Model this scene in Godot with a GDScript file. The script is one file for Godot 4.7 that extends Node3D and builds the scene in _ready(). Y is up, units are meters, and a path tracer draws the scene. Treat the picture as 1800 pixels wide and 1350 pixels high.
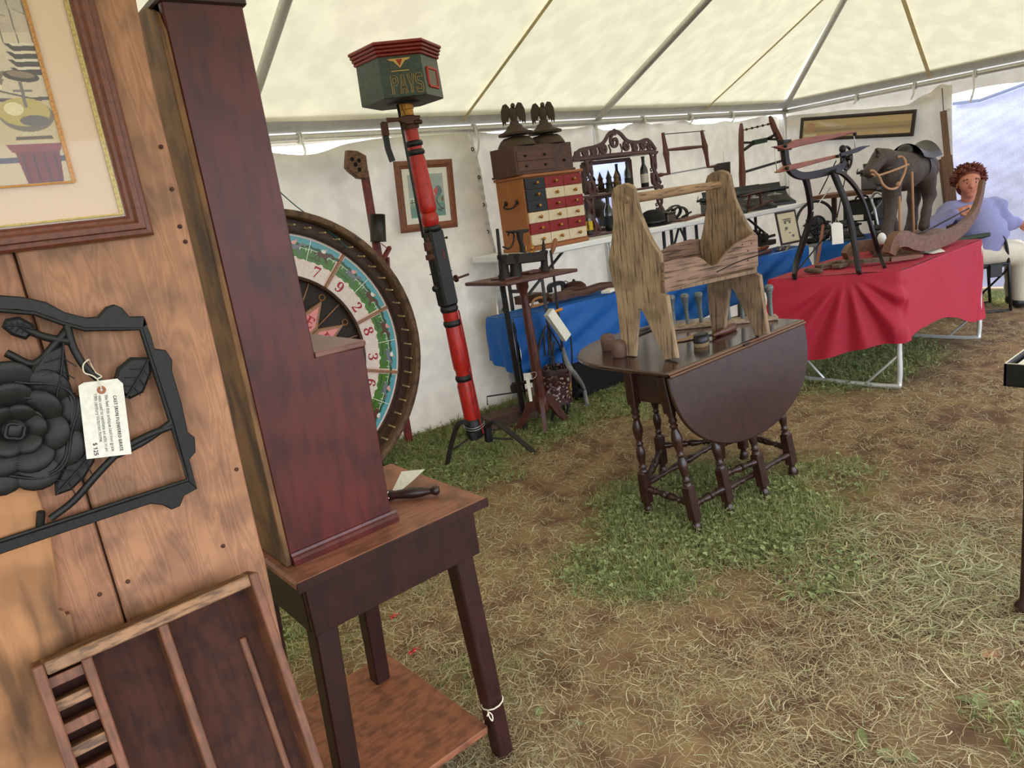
extends Node3D
# An antiques tent at a fair: tables of old tools, a gaming wheel, a drop-leaf table and a board partition.

var taken := {}
var rng := RandomNumberGenerator.new()
var N := {}   # shared noise textures
var M := {}   # shared materials


class Mb:
	# collects triangles of one mesh; front faces run clockwise
	var v := PackedVector3Array()
	var n := PackedVector3Array()
	var u := PackedVector2Array()
	var c := PackedColorArray()
	var tint := Color.WHITE
	var tinted := false

	func tri(a: Vector3, b: Vector3, d: Vector3, na: Vector3, nb: Vector3, nd: Vector3, ua := Vector2.ZERO, ub := Vector2.ZERO, ud := Vector2.ZERO) -> void:
		if (b - a).cross(d - a).dot(na + nb + nd) > 0.0:
			v.append(a); v.append(d); v.append(b)
			n.append(na); n.append(nd); n.append(nb)
			u.append(ua); u.append(ud); u.append(ub)
		else:
			v.append(a); v.append(b); v.append(d)
			n.append(na); n.append(nb); n.append(nd)
			u.append(ua); u.append(ub); u.append(ud)
		c.append(tint); c.append(tint); c.append(tint)

	func face(pts: Array, inside: Vector3) -> void:
		# a flat polygon (fan) that faces away from a point inside
		var nn := Vector3.ZERO
		for i in range(1, pts.size() - 1):
			nn += (pts[i] - pts[0]).cross(pts[i + 1] - pts[0])
		if nn.length_squared() < 1e-20:
			return
		nn = nn.normalized()
		if nn.dot(pts[0] - inside) < 0.0:
			nn = -nn
		for i in range(1, pts.size() - 1):
			tri(pts[0], pts[i], pts[i + 1], nn, nn, nn, Vector2(0, 0), Vector2(1, 0), Vector2(1, 1))

	func quad_uv(a: Vector3, b: Vector3, d: Vector3, e: Vector3, out: Vector3, r := Rect2(0, 0, 1, 1)) -> void:
		# a = top-left of the picture, then top-right, bottom-right, bottom-left
		var p := r.position
		var q := r.end
		tri(a, b, d, out, out, out, p, Vector2(q.x, p.y), q)
		tri(a, d, e, out, out, out, p, q, Vector2(p.x, q.y))

	func frustum(p: Array, w: float) -> void:
		# eight corners p[x + 2y + 4z], each edge chamfered by about w
		var mid := Vector3.ZERO
		for q in p:
			mid += q / 8.0
		if w <= 0.0:
			for f in [[0, 1, 3, 2], [4, 5, 7, 6], [0, 1, 5, 4], [2, 3, 7, 6], [0, 2, 6, 4], [1, 3, 7, 5]]:
				face([p[f[0]], p[f[1]], p[f[2]], p[f[3]]], mid)
			return
		var k := []
		for i in 8:
			var e := []
			for a in 3:
				var o: Vector3 = p[i ^ (1 << a)] - p[i]
				e.append(o.normalized() * minf(w, o.length() * 0.45))
			k.append([p[i] + e[1] + e[2], p[i] + e[0] + e[2], p[i] + e[0] + e[1]])
		for a in 3:
			var b := (a + 1) % 3
			var d := (a + 2) % 3
			for s in 2:
				var o := s << a
				face([k[o][a], k[o | 1 << b][a], k[o | 1 << b | 1 << d][a], k[o | 1 << d][a]], mid)
				for t in 2:
					var i := (s << b) | (t << d)
					face([k[i][b], k[i][d], k[i | 1 << a][d], k[i | 1 << a][b]], mid)
		for i in 8:
			face([k[i][0], k[i][1], k[i][2]], mid)

	func box(at: Vector3, size: Vector3, w := 0.0, basis := Basis.IDENTITY) -> void:
		var p := []
		for i in 8:
			p.append(at + basis * (size * Vector3((i & 1) - 0.5, ((i >> 1) & 1) - 0.5, ((i >> 2) & 1) - 0.5)))
		frustum(p, w)

	func span(lo: Vector3, hi: Vector3, w := 0.0) -> void:
		box((lo + hi) / 2.0, (hi - lo).abs(), w)

	func bar(a: Vector3, b: Vector3, s0: Vector2, s1: Vector2, w := 0.0, side := Vector3.ZERO) -> void:
		# a square-section bar from a to b; side is the direction in which s.x is measured
		var y := (b - a).normalized()
		var sd := side
		if sd == Vector3.ZERO:
			sd = Vector3.RIGHT if absf(y.x) < 0.8 else Vector3.BACK
		var z := sd.cross(y).normalized()
		var x := y.cross(z).normalized()
		var p := []
		for i in 8:
			var s := s1 if i & 2 else s0
			p.append((b if i & 2 else a) + x * s.x * ((i & 1) - 0.5) + z * s.y * (((i >> 2) & 1) - 0.5))
		frustum(p, w)

	func lathe(prof: Array, seg := 16, xf := Transform3D.IDENTITY) -> void:
		# prof: Vector2(radius, height) from bottom to top
		var sn := []
		for i in prof.size() - 1:
			var d: Vector2 = prof[i + 1] - prof[i]
			sn.append(Vector2(d.y, -d.x).normalized())
		for i in prof.size() - 1:
			if prof[i].distance_to(prof[i + 1]) < 1e-6:
				continue
			var n0: Vector2 = sn[i]
			var n1: Vector2 = sn[i]
			if i > 0 and sn[i].dot(sn[i - 1]) > 0.55:
				n0 = (sn[i] + sn[i - 1]).normalized()
			if i < sn.size() - 1 and sn[i].dot(sn[i + 1]) > 0.55:
				n1 = (sn[i] + sn[i + 1]).normalized()
			for j in seg:
				var a := TAU * j / seg
				var b := TAU * (j + 1) / seg
				var ca := Vector2(cos(a), sin(a))
				var cb := Vector2(cos(b), sin(b))
				var p := [_r(prof[i], ca), _r(prof[i], cb), _r(prof[i + 1], cb), _r(prof[i + 1], ca)]
				var q := [_r(n0, ca), _r(n0, cb), _r(n1, cb), _r(n1, ca)]
				for k in 4:
					p[k] = xf * p[k]
					q[k] = (xf.basis * q[k]).normalized()
				var t0 := Vector2(float(j) / seg, float(i) / prof.size())
				var t1 := Vector2(float(j + 1) / seg, float(i + 1) / prof.size())
				if prof[i].x > 1e-6:
					tri(p[0], p[1], p[2], q[0], q[1], q[2], t0, Vector2(t1.x, t0.y), t1)
				if prof[i + 1].x > 1e-6:
					tri(p[0], p[2], p[3], q[0], q[2], q[3], t0, t1, Vector2(t0.x, t1.y))

	func _r(p: Vector2, a: Vector2) -> Vector3:
		return Vector3(p.x * a.x, p.y, p.x * a.y)

	func turn(a: Vector3, b: Vector3, prof: Array, seg := 14) -> void:
		# a turned piece from a to b; prof: Vector2(radius in metres, 0..1 along)
		var y := b - a
		var l := y.length()
		y /= l
		var x := (Vector3.RIGHT if absf(y.x) < 0.8 else Vector3.BACK).cross(y).normalized()
		var p := []
		for q in prof:
			p.append(Vector2(q.x, q.y * l))
		lathe(p, seg, Transform3D(Basis(x, y, x.cross(y)), a))

	func rod(a: Vector3, b: Vector3, r: float, r1 := -1.0, seg := 10) -> void:
		var e := r if r1 < 0.0 else r1
		var f := minf(0.15, minf(r, e) * 0.3 / maxf(1e-5, a.distance_to(b)))
		turn(a, b, [Vector2(0, 0), Vector2(r * 0.75, 0), Vector2(r, f), Vector2(e, 1.0 - f), Vector2(e * 0.75, 1), Vector2(0, 1)], seg)

	func sweep(pts: Array, prof: Array, up := Vector3.UP, closed := false, scales := [], smooth := false) -> void:
		# a section swept along a path; prof: Vector2(across, along up)
		var m := pts.size()
		var rings := []
		for i in m:
			var d: Vector3 = (pts[(i + 1) % m] - pts[(i - 1 + m) % m]) if closed else (pts[mini(i + 1, m - 1)] - pts[maxi(i - 1, 0)])
			d = d.normalized()
			var sd := d.cross(up).normalized()
			var uu := sd.cross(d).normalized()
			var k: float = scales[i] if scales.size() else 1.0
			var ring := []
			for q in prof:
				ring.append(pts[i] + (sd * q.x + uu * q.y) * k)
			rings.append(ring)
		var g := prof.size()
		for i in (m if closed else m - 1):
			var A = rings[i]
			var B = rings[(i + 1) % m]
			var ca: Vector3 = pts[i]
			var cb: Vector3 = pts[(i + 1) % m]
			for j in g:
				var j2 := (j + 1) % g
				if smooth:
					tri(A[j], A[j2], B[j2], (A[j] - ca).normalized(), (A[j2] - ca).normalized(), (B[j2] - cb).normalized(), Vector2(float(j) / g, float(i) / m), Vector2(float(j + 1) / g, float(i) / m), Vector2(float(j + 1) / g, float(i + 1) / m))
					tri(A[j], B[j2], B[j], (A[j] - ca).normalized(), (B[j2] - cb).normalized(), (B[j] - cb).normalized(), Vector2(float(j) / g, float(i) / m), Vector2(float(j + 1) / g, float(i + 1) / m), Vector2(float(j) / g, float(i + 1) / m))
				else:
					face([A[j], A[j2], B[j2]], (ca + cb) / 2.0)
					face([A[j], B[j2], B[j]], (ca + cb) / 2.0)
		if not closed:
			face(rings[0], pts[1])
			face(rings[m - 1], pts[m - 2])

	func tube(pts: Array, r: float, seg := 8, closed := false, scales := [], up := Vector3.ZERO) -> void:
		var prof := []
		for i in seg:
			prof.append(Vector2(cos(TAU * i / seg), sin(TAU * i / seg)) * r)
		var w := up
		if w == Vector3.ZERO:
			var d: Vector3 = (pts[pts.size() - 1] - pts[0])
			if d.length() < 1e-4:
				d = pts[1] - pts[0]
			w = Vector3(0.123, 1, 0.077) if absf(d.normalized().y) < 0.75 else Vector3(1, 0.1, 0.3)
		sweep(pts, prof, w.normalized(), closed, scales, true)

	func extr(poly: Array, depth: float, xf := Transform3D.IDENTITY, w := 0.0) -> void:
		# an outline in x, y given a thickness along z (centred), its edges chamfered by w
		var p := PackedVector2Array(poly)
		if Geometry2D.is_polygon_clockwise(p):
			p.reverse()
		var m := p.size()
		var ins := PackedVector2Array()
		for i in m:
			var a := (p[i] - p[(i - 1 + m) % m]).normalized()
			var b := (p[(i + 1) % m] - p[i]).normalized()
			var na := Vector2(-a.y, a.x)
			var nb := Vector2(-b.y, b.x)
			var h := (na + nb)
			h = h / maxf(0.5, h.length_squared() / 2.0)
			ins.append(p[i] + h * w)
		var idx := Geometry2D.triangulate_polygon(ins)
		if idx.is_empty():
			ins = p
			idx = Geometry2D.triangulate_polygon(p)
		for s in [-1.0, 1.0]:
			var z: float = s * depth / 2.0
			var nn := (xf.basis * Vector3(0, 0, s)).normalized()
			for i in range(0, idx.size(), 3):
				var a := ins[idx[i]]
				var b := ins[idx[i + 1]]
				var d := ins[idx[i + 2]]
				tri(xf * Vector3(a.x, a.y, z), xf * Vector3(b.x, b.y, z), xf * Vector3(d.x, d.y, z), nn, nn, nn, a, b, d)
		for i in m:
			var j := (i + 1) % m
			var e := (p[j] - p[i])
			if e.length() < 1e-7:
				continue
			var o := Vector2(e.y, -e.x).normalized()
			var zz := depth / 2.0 - w
			var nn := (xf.basis * Vector3(o.x, o.y, 0)).normalized()
			var a := xf * Vector3(p[i].x, p[i].y, -zz)
			var b := xf * Vector3(p[j].x, p[j].y, -zz)
			var d := xf * Vector3(p[j].x, p[j].y, zz)
			var f := xf * Vector3(p[i].x, p[i].y, zz)
			tri(a, b, d, nn, nn, nn)
			tri(a, d, f, nn, nn, nn)
			if w > 0.0:
				for s in [-1.0, 1.0]:
					var n2 := (xf.basis * Vector3(o.x, o.y, s)).normalized()
					var g := xf * Vector3(p[i].x, p[i].y, s * zz)
					var h := xf * Vector3(p[j].x, p[j].y, s * zz)
					var k := xf * Vector3(ins[j].x, ins[j].y, s * depth / 2.0)
					var l := xf * Vector3(ins[i].x, ins[i].y, s * depth / 2.0)
					tri(g, h, k, n2, n2, n2)
					tri(g, k, l, n2, n2, n2)

	func sheet(f: Callable, nu: int, nv: int) -> void:
		# a cloth: f(u, v) gives the point; smooth normals
		var p := []
		for j in nv + 1:
			var row := PackedVector3Array()
			for i in nu + 1:
				row.append(f.call(float(i) / nu, float(j) / nv))
			p.append(row)
		var q := []
		for j in nv + 1:
			var row := PackedVector3Array()
			for i in nu + 1:
				var du: Vector3 = p[j][mini(i + 1, nu)] - p[j][maxi(i - 1, 0)]
				var dv: Vector3 = p[mini(j + 1, nv)][i] - p[maxi(j - 1, 0)][i]
				var cr := du.cross(dv)
				row.append(cr.normalized() if cr.length_squared() > 1e-18 else Vector3.UP)
			q.append(row)
		for j in nv:
			for i in nu:
				var t := [Vector2(float(i) / nu, float(j) / nv), Vector2(float(i + 1) / nu, float(j) / nv), Vector2(float(i + 1) / nu, float(j + 1) / nv), Vector2(float(i) / nu, float(j + 1) / nv)]
				tri(p[j][i], p[j][i + 1], p[j + 1][i + 1], q[j][i], q[j][i + 1], q[j + 1][i + 1], t[0], t[1], t[2])
				tri(p[j][i], p[j + 1][i + 1], p[j + 1][i], q[j][i], q[j + 1][i + 1], q[j + 1][i], t[0], t[2], t[3])

	func ball(at: Vector3, r: Vector3, nu := 14, nv := 9, basis := Basis.IDENTITY) -> void:
		for j in nv:
			for i in nu:
				var p := []
				var q := []
				for k in [[i, j], [i + 1, j], [i + 1, j + 1], [i, j + 1]]:
					var th: float = TAU * k[0] / nu
					var ph: float = PI * k[1] / nv
					var d := Vector3(sin(ph) * cos(th), cos(ph), sin(ph) * sin(th))
					p.append(at + basis * (d * r))
					q.append((basis * (d / r)).normalized())
				if j < nv - 1:
					tri(p[0], p[2], p[3], q[0], q[2], q[3])
				if j > 0:
					tri(p[0], p[1], p[2], q[0], q[1], q[2])

	func done() -> ArrayMesh:
		var a := []
		a.resize(Mesh.ARRAY_MAX)
		a[Mesh.ARRAY_VERTEX] = v
		a[Mesh.ARRAY_NORMAL] = n
		a[Mesh.ARRAY_TEX_UV] = u
		if tinted:
			a[Mesh.ARRAY_COLOR] = c
		var m := ArrayMesh.new()
		m.add_surface_from_arrays(Mesh.PRIMITIVE_TRIANGLES, a)
		return m


func numbered(called: String) -> String:
	if not taken.has(called):
		taken[called] = 0
		return called
	taken[called] += 1
	return "%s_%03d" % [called, taken[called]]


func meta(o: Node, label: String, category: String, group := "", kind := "") -> void:
	if label: o.set_meta("label", label)
	if category: o.set_meta("category", category)
	if group: o.set_meta("group", group)
	if kind: o.set_meta("kind", kind)


func thing(called: String, label: String, category: String, at := Vector3.ZERO, turn := 0.0, group := "") -> Node3D:
	var o := Node3D.new()
	o.name = numbered(called)
	add_child(o)
	o.position = at
	o.rotation.y = turn
	meta(o, label, category, group)
	return o


func put(called: String, m: Variant, mat: Material, parent: Node = null) -> MeshInstance3D:
	var o := MeshInstance3D.new()
	o.name = numbered(called) if parent == null else called
	o.mesh = m.done() if m is Mb else m
	o.material_override = mat
	o.cast_shadow = GeometryInstance3D.SHADOW_CASTING_SETTING_ON
	(parent if parent else self).add_child(o, true)
	return o


func one(called: String, label: String, category: String, m: Variant, mat: Material, group := "") -> MeshInstance3D:
	var o := put(called, m, mat)
	meta(o, label, category, group)
	return o


func structure(called: String, m: Variant, mat: Material, parent: Node = null) -> MeshInstance3D:
	var o := put(called, m, mat, parent)
	if parent == null:
		o.set_meta("kind", "structure")
	return o


func copy(o: Node3D, label := "") -> Node3D:
	var r: Node3D = o.duplicate()
	var base := RegEx.create_from_string("_\\d{3}$").sub(o.name, "")
	r.name = numbered(base)
	add_child(r)
	if label: r.set_meta("label", label)
	return r


func local(o: Node3D, p: Vector3) -> Vector3:
	return o.transform.affine_inverse() * p


func frame_at(at: Vector3, x: Vector3, y: Vector3) -> Transform3D:
	var z := x.cross(y).normalized()
	var xx := x.normalized()
	return Transform3D(Basis(xx, z.cross(xx), z), at)


func curve(pts: Array, sub := 6, closed := false) -> Array:
	# a smooth path through the points
	var out := []
	var m := pts.size()
	for i in (m if closed else m - 1):
		var a = pts[(i - 1 + m) % m] if closed or i > 0 else pts[0] * 2.0 - pts[1]
		var b = pts[i]
		var c = pts[(i + 1) % m]
		var d = pts[(i + 2) % m] if closed or i < m - 2 else pts[m - 1] * 2.0 - pts[m - 2]
		for k in sub:
			out.append(b.cubic_interpolate(c, a, d, float(k) / sub))
	if not closed:
		out.append(pts[m - 1])
	return out


func lettering(text: String, height: float, mat: Material, parent: Node, xf: Transform3D, serif := false, bold := 0.0, depth := 0.0006, called := "lettering") -> MeshInstance3D:
	var f: Font = SystemFont.new()
	f.font_names = PackedStringArray(["Droid Serif" if serif else "Droid Sans"])
	f.font_weight = 700 if bold > 0.5 else 400
	var t := TextMesh.new()
	t.text = text
	t.font = f
	t.font_size = 32
	t.pixel_size = height / 24.0
	t.depth = depth
	t.curve_step = 2.0
	var o := MeshInstance3D.new()
	o.name = called
	o.mesh = t
	o.material_override = mat
	o.transform = xf
	parent.add_child(o, true)
	return o


# ---------------------------------------------------------------- materials
func noise(freq: float, octaves: int, ramp: Array, seed_ := 1, kind := FastNoiseLite.TYPE_SIMPLEX_SMOOTH, size := 512, warp := 0.0) -> NoiseTexture2D:
	var f := FastNoiseLite.new()
	f.noise_type = kind
	f.frequency = freq
	f.fractal_octaves = octaves
	f.seed = seed_
	if warp > 0.0:
		f.domain_warp_enabled = true
		f.domain_warp_amplitude = warp
		f.domain_warp_frequency = freq * 0.7
	var t := NoiseTexture2D.new()
	t.width = size
	t.height = size
	t.seamless = true
	t.noise = f
	var g := Gradient.new()
	g.offsets = PackedFloat32Array(ramp[0])
	g.colors = PackedColorArray(ramp[1])
	t.color_ramp = g
	return t


func grey(v: float) -> Color:
	return Color(v, v, v)


func noises() -> void:
	N.grain = noise(0.02, 5, [[0.2, 0.45, 0.6, 0.85], [grey(0.82), grey(0.93), grey(0.97), grey(1)]], 3)
	N.strong = noise(0.018, 6, [[0.25, 0.42, 0.55, 0.8], [grey(0.66), grey(0.86), grey(0.96), grey(1)]], 7)
	N.ring = noise(0.012, 3, [[0.0, 0.3, 0.34, 0.42, 0.46, 0.54, 0.58, 0.66, 0.7, 1.0], [grey(0.94), grey(0.98), grey(0.86), grey(1), grey(0.84), grey(1), grey(0.85), grey(1), grey(0.88), grey(0.97)]], 11, FastNoiseLite.TYPE_SIMPLEX_SMOOTH, 512, 20.0)
	N.blotch = noise(0.008, 4, [[0.25, 0.5, 0.75], [grey(0.82), grey(0.95), grey(1)]], 5)
	N.rust = noise(0.02, 5, [[0.3, 0.5, 0.7], [Color(0.84, 0.79, 0.76), Color(0.94, 0.92, 0.91), Color(1, 1, 1)]], 9)
	N.cloth = noise(0.01, 5, [[0.3, 0.7], [grey(0.955), grey(1)]], 13)
	N.rough = noise(0.03, 4, [[0.3, 0.7], [grey(0.45), grey(0.85)]], 15)
	N.chips = noise(0.035, 5, [[0.0, 0.62, 0.66, 1.0], [Color(0.24, 0.075, 0.075), Color(0.3, 0.09, 0.09), Color(0.8, 0.76, 0.72), Color(0.85, 0.82, 0.8)]], 21)
	N.crack = noise(0.016, 5, [[0.0, 0.26, 0.32, 0.45, 0.7, 1.0], [grey(0.45), grey(0.62), grey(0.85), grey(0.92), grey(1), grey(0.95)]], 25)


func mat(col: Color, rough := 0.8, tex := "", scale := Vector3.ONE, metal := 0.0, bump := 0.0, blotch := 0.0) -> StandardMaterial3D:
	var m := StandardMaterial3D.new()
	m.albedo_color = col
	m.roughness = rough
	m.metallic = metal
	if tex:
		m.albedo_texture = N[tex]
		m.uv1_triplanar = true
		m.uv1_triplanar_sharpness = 4.0
		m.uv1_scale = scale
		if bump > 0.0:
			m.heightmap_enabled = true
			m.heightmap_texture = N[tex]
			m.heightmap_scale = bump
	if blotch > 0.0:
		m.detail_enabled = true
		m.detail_blend_mode = BaseMaterial3D.BLEND_MODE_MUL
		m.detail_albedo = N.blotch
		m.detail_uv_layer = BaseMaterial3D.DETAIL_UV_2
		m.uv2_triplanar = true
		m.uv2_scale = Vector3.ONE * blotch
	return m


func fabric(col: Color, through: Color, scale := 1.5, bump := 0.3) -> StandardMaterial3D:
	var m := mat(col, 0.75, "cloth", Vector3.ONE * scale, 0.0, bump)
	m.uv1_world_triplanar = true
	m.backlight_enabled = true
	m.backlight = through
	m.cull_mode = BaseMaterial3D.CULL_DISABLED
	return m


func two_sided(m: StandardMaterial3D) -> StandardMaterial3D:
	m.cull_mode = BaseMaterial3D.CULL_DISABLED
	return m


class Paint:
	# a small picture, painted in flat shapes (prints and painted panels)
	var im: Image

	func _init(w: int, h: int, c: Color) -> void:
		im = Image.create_empty(w, h, false, Image.FORMAT_RGB8)
		im.fill(c)

	func poly(pts: Array, c: Color) -> void:
		var p := PackedVector2Array(pts)
		var lo := p[0]
		var hi := p[0]
		for q in p:
			lo = lo.min(q)
			hi = hi.max(q)
		for y in range(maxi(0, int(lo.y)), mini(im.get_height(), int(hi.y) + 1)):
			var xs := []
			for i in p.size():
				var a := p[i]
				var b := p[(i + 1) % p.size()]
				if (a.y <= y + 0.5) != (b.y <= y + 0.5):
					xs.append(a.x + (y + 0.5 - a.y) / (b.y - a.y) * (b.x - a.x))
			xs.sort()
			for k in range(0, xs.size() - 1, 2):
				im.fill_rect(Rect2i(int(xs[k] + 0.5), y, maxi(1, int(xs[k + 1] + 0.5) - int(xs[k] + 0.5)), 1), c)

	func oval(x: float, y: float, rx: float, ry: float, c: Color, turn := 0.0) -> void:
		var pts := []
		for k in 24:
			pts.append(Vector2(x, y) + Vector2(cos(TAU * k / 24.0) * rx, sin(TAU * k / 24.0) * ry).rotated(turn))
		poly(pts, c)

	func line(a: Vector2, b: Vector2, w: float, c: Color) -> void:
		var s := (b - a).orthogonal().normalized() * w / 2.0
		poly([a + s, b + s, b - s, a - s], c)

	func speckle(amount: float, sd: int) -> void:
		var r := RandomNumberGenerator.new()
		r.seed = sd
		for y in im.get_height():
			for x in im.get_width():
				im.set_pixel(x, y, im.get_pixel(x, y) * (1.0 + r.randf_range(-amount, amount)))

	func material(rough := 0.8) -> StandardMaterial3D:
		var m := StandardMaterial3D.new()
		m.albedo_texture = ImageTexture.create_from_image(im)
		m.roughness = rough
		return m


func v2(p: Vector3) -> Vector2:
	return Vector2(p.x, p.y)


func flat(pts: Array) -> Array:
	return pts.map(func(p): return Vector2(p.x, p.y))


func putw(called: String, m: Variant, mat_: Material, parent: Node3D) -> MeshInstance3D:
	# a part whose mesh is given in world coordinates
	var o := put(called, m, mat_, parent)
	o.transform = parent.global_transform.affine_inverse()
	return o


func glass() -> StandardMaterial3D:
	var g := StandardMaterial3D.new()
	g.transparency = BaseMaterial3D.TRANSPARENCY_ALPHA
	g.albedo_color = Color(1, 1, 1, 0.03)
	g.roughness = 0.03
	g.metallic_specular = 0.2
	return g


func picture_frame(called: String, label: String, at: Vector3, right: Vector3, up: Vector3, w: float, h: float, rail: float, thick: float, wood: Material, print: Material, mount: float, card: Material = null) -> Node3D:
	# a framed picture: outer size w, h; four mitred rails, a mount, the print, a pane of glass
	var t := thing(called, label, "picture", Vector3.ZERO)
	t.transform = frame_at(at, right, up)
	var fr := Mb.new()
	var c := [Vector2(-w, -h) / 2.0, Vector2(w, -h) / 2.0, Vector2(w, h) / 2.0, Vector2(-w, h) / 2.0]
	var prof := [[0.0, 0.0], [0.0, 0.6], [0.12, 0.78], [0.3, 0.8], [0.36, 0.98], [0.6, 1.0], [0.72, 0.74], [0.86, 0.7], [1.0, 0.45], [1.0, 0.0]]
	for i in 4:
		var a: Vector2 = c[i]
		var b: Vector2 = c[(i + 1) % 4]
		var d := (b - a).normalized()
		var nrm := Vector2(-d.y, d.x)
		for k in prof.size() - 1:
			var q := []
			for e in [[a, 1.0, k], [b, -1.0, k], [b, -1.0, k + 1], [a, 1.0, k + 1]]:
				var g: float = prof[e[2]][0] * rail
				var p: Vector2 = e[0] + (nrm + d * e[1]) * g
				q.append(Vector3(p.x, p.y, prof[e[2]][1] * thick))
			var m2 := (a + b) / 2.0 + nrm * rail * 0.5
			fr.face(q, Vector3(m2.x, m2.y, thick * 0.2))
	put("frame", fr, wood, t)
	var iw := w - 2.0 * rail
	var ih := h - 2.0 * rail
	var z := thick * 0.3
	var bk := Mb.new()
	bk.box(Vector3(0, 0, z * 0.5), Vector3(w - rail, h - rail, z * 0.9))
	put("backing", bk, wood, t)
	if mount > 0.0:
		var mo := Mb.new()
		mo.box(Vector3(0, 0, z + 0.001), Vector3(iw + 0.004, ih + 0.004, 0.002))
		put("mount", mo, card if card else M.paper, t)
	var pr := Mb.new()
	var pw := iw / 2.0 - mount
	var ph := ih / 2.0 - mount
	pr.quad_uv(Vector3(-pw, ph, z + 0.0035), Vector3(pw, ph, z + 0.0035), Vector3(pw, -ph, z + 0.0035), Vector3(-pw, -ph, z + 0.0035), Vector3(0, 0, 1))
	put("print", pr, print, t)
	var gl := Mb.new()
	gl.box(Vector3(0, 0, z + 0.0065), Vector3(iw + 0.003, ih + 0.003, 0.0012))
	put("glass", gl, M.glass, t)
	return t


func price_tag(label: String, pts: Array, out: Vector3, loop: Array, parent_group := "") -> Node3D:
	# a shipping tag (corners given round its outline) with its string
	var mid := Vector3.ZERO
	for p in pts:
		mid += p / pts.size()
	var t := thing("price_tag", label, "tag", mid, 0.0, parent_group)
	var m := Mb.new()
	var o := out.normalized() * 0.0006
	m.face(pts.map(func(p): return p - mid + o), -out)
	m.face(pts.map(func(p): return p - mid - o), out)
	put("card", m, M.paper, t)
	if loop.size():
		var s := Mb.new()
		s.tube(curve(loop.map(func(p): return p - mid), 5), 0.0012, 6)
		put("string", s, M.string, t)
	return t



func _ready() -> void:
	rng.seed = 20240
	# ---- camera
	var cam := Camera3D.new()
	cam.name = "camera"
	add_child(cam)
	cam.transform = Transform3D(Basis(Vector3(0.753967, -0.134561, 0.642983), Vector3(0.258869, 0.960453, -0.102552), Vector3(-0.603756, 0.243770, 0.758983)), Vector3(0, 1.5, 0))
	cam.fov = 56.7381
	cam.near = 0.05
	cam.far = 400.0
	cam.current = true
	# ---- sky, exposure
	var env := Environment.new()
	env.background_mode = Environment.BG_SKY
	env.tonemap_mode = Environment.TONE_MAPPER_LINEAR
	env.tonemap_exposure = 2.7
	env.sdfgi_enabled = true
	env.ssao_enabled = true
	env.ssil_enabled = true
	var sm := ProceduralSkyMaterial.new()
	sm.sky_top_color = Color(0.80, 0.86, 0.97)
	sm.sky_horizon_color = Color(0.93, 0.95, 0.99)
	sm.sky_curve = 0.2
	sm.sky_energy_multiplier = 1.5
	sm.ground_bottom_color = Color(0.25, 0.27, 0.2)
	sm.ground_horizon_color = Color(0.5, 0.52, 0.46)
	sm.sun_angle_max = 1.0
	var sky := Sky.new()
	sky.sky_material = sm
	env.sky = sky
	var we := WorldEnvironment.new()
	we.name = "world_environment"
	we.environment = env
	add_child(we)
	# ---- sun, hazy, on the roof of the tent
	var sun := DirectionalLight3D.new()
	sun.name = "sun"
	sun.light_color = Color(1.0, 0.94, 0.82)
	sun.light_energy = 0.6
	sun.light_angular_distance = 8.0
	sun.shadow_enabled = true
	sun.sky_mode = DirectionalLight3D.SKY_MODE_LIGHT_ONLY
	add_child(sun)
	sun.rotation = Vector3(deg_to_rad(-58), deg_to_rad(150), 0)
	# ---- the place and the things
	noises()
	materials()
	tent()
	ground()
	foreground()
	game_side()
	middle()
	back_tables()
	end_tables()
	seated_person()
	ground_bits()


func materials() -> void:
	M.roof = fabric(Color(0.96, 0.92, 0.775), Color(0.56, 0.56, 0.56), 0.8, 0.04)
	M.wall = fabric(Color(0.85, 0.815, 0.755), Color(0.55, 0.55, 0.55), 1.2, 0.08)
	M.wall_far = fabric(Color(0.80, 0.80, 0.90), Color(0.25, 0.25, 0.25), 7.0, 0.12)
	M.band = fabric(Color(0.72, 0.71, 0.70), Color(0.45, 0.45, 0.45), 1.5, 0.1)
	M.hem = fabric(Color(0.88, 0.87, 0.84), Color(0.2, 0.2, 0.2), 6.0, 0.3)
	M.pole = mat(Color(0.80, 0.79, 0.76), 0.42, "cloth", Vector3.ONE * 4.0, 0.6)
	M.glass = glass()
	M.steel = mat(Color(0.7, 0.7, 0.69), 0.3, "", Vector3.ONE, 0.9)
	M.iron = mat(Color(0.135, 0.125, 0.12), 0.55, "blotch", Vector3.ONE * 6.0, 0.35, 0.05)
	M.black = mat(Color(0.06, 0.06, 0.065), 0.45)
	M.paper = mat(Color(0.93, 0.91, 0.85), 0.85, "cloth", Vector3.ONE * 12.0)
	M.string = mat(Color(0.86, 0.82, 0.72), 0.9)
	M.brass = mat(Color(0.72, 0.52, 0.25), 0.35, "rust", Vector3.ONE * 9.0, 0.8)
	M.rust = mat(Color(0.33, 0.2, 0.14), 0.75, "rust", Vector3.ONE * 6.0, 0.3, 0.1)
	M.white_plastic = mat(Color(0.88, 0.88, 0.87), 0.5)
	M.print = mat(Color(0.15, 0.14, 0.13), 0.8)


# ---------------------------------------------------------------- the tent
func roof_y(d: float) -> float:
	return 2.13 + 0.521 * d


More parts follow.
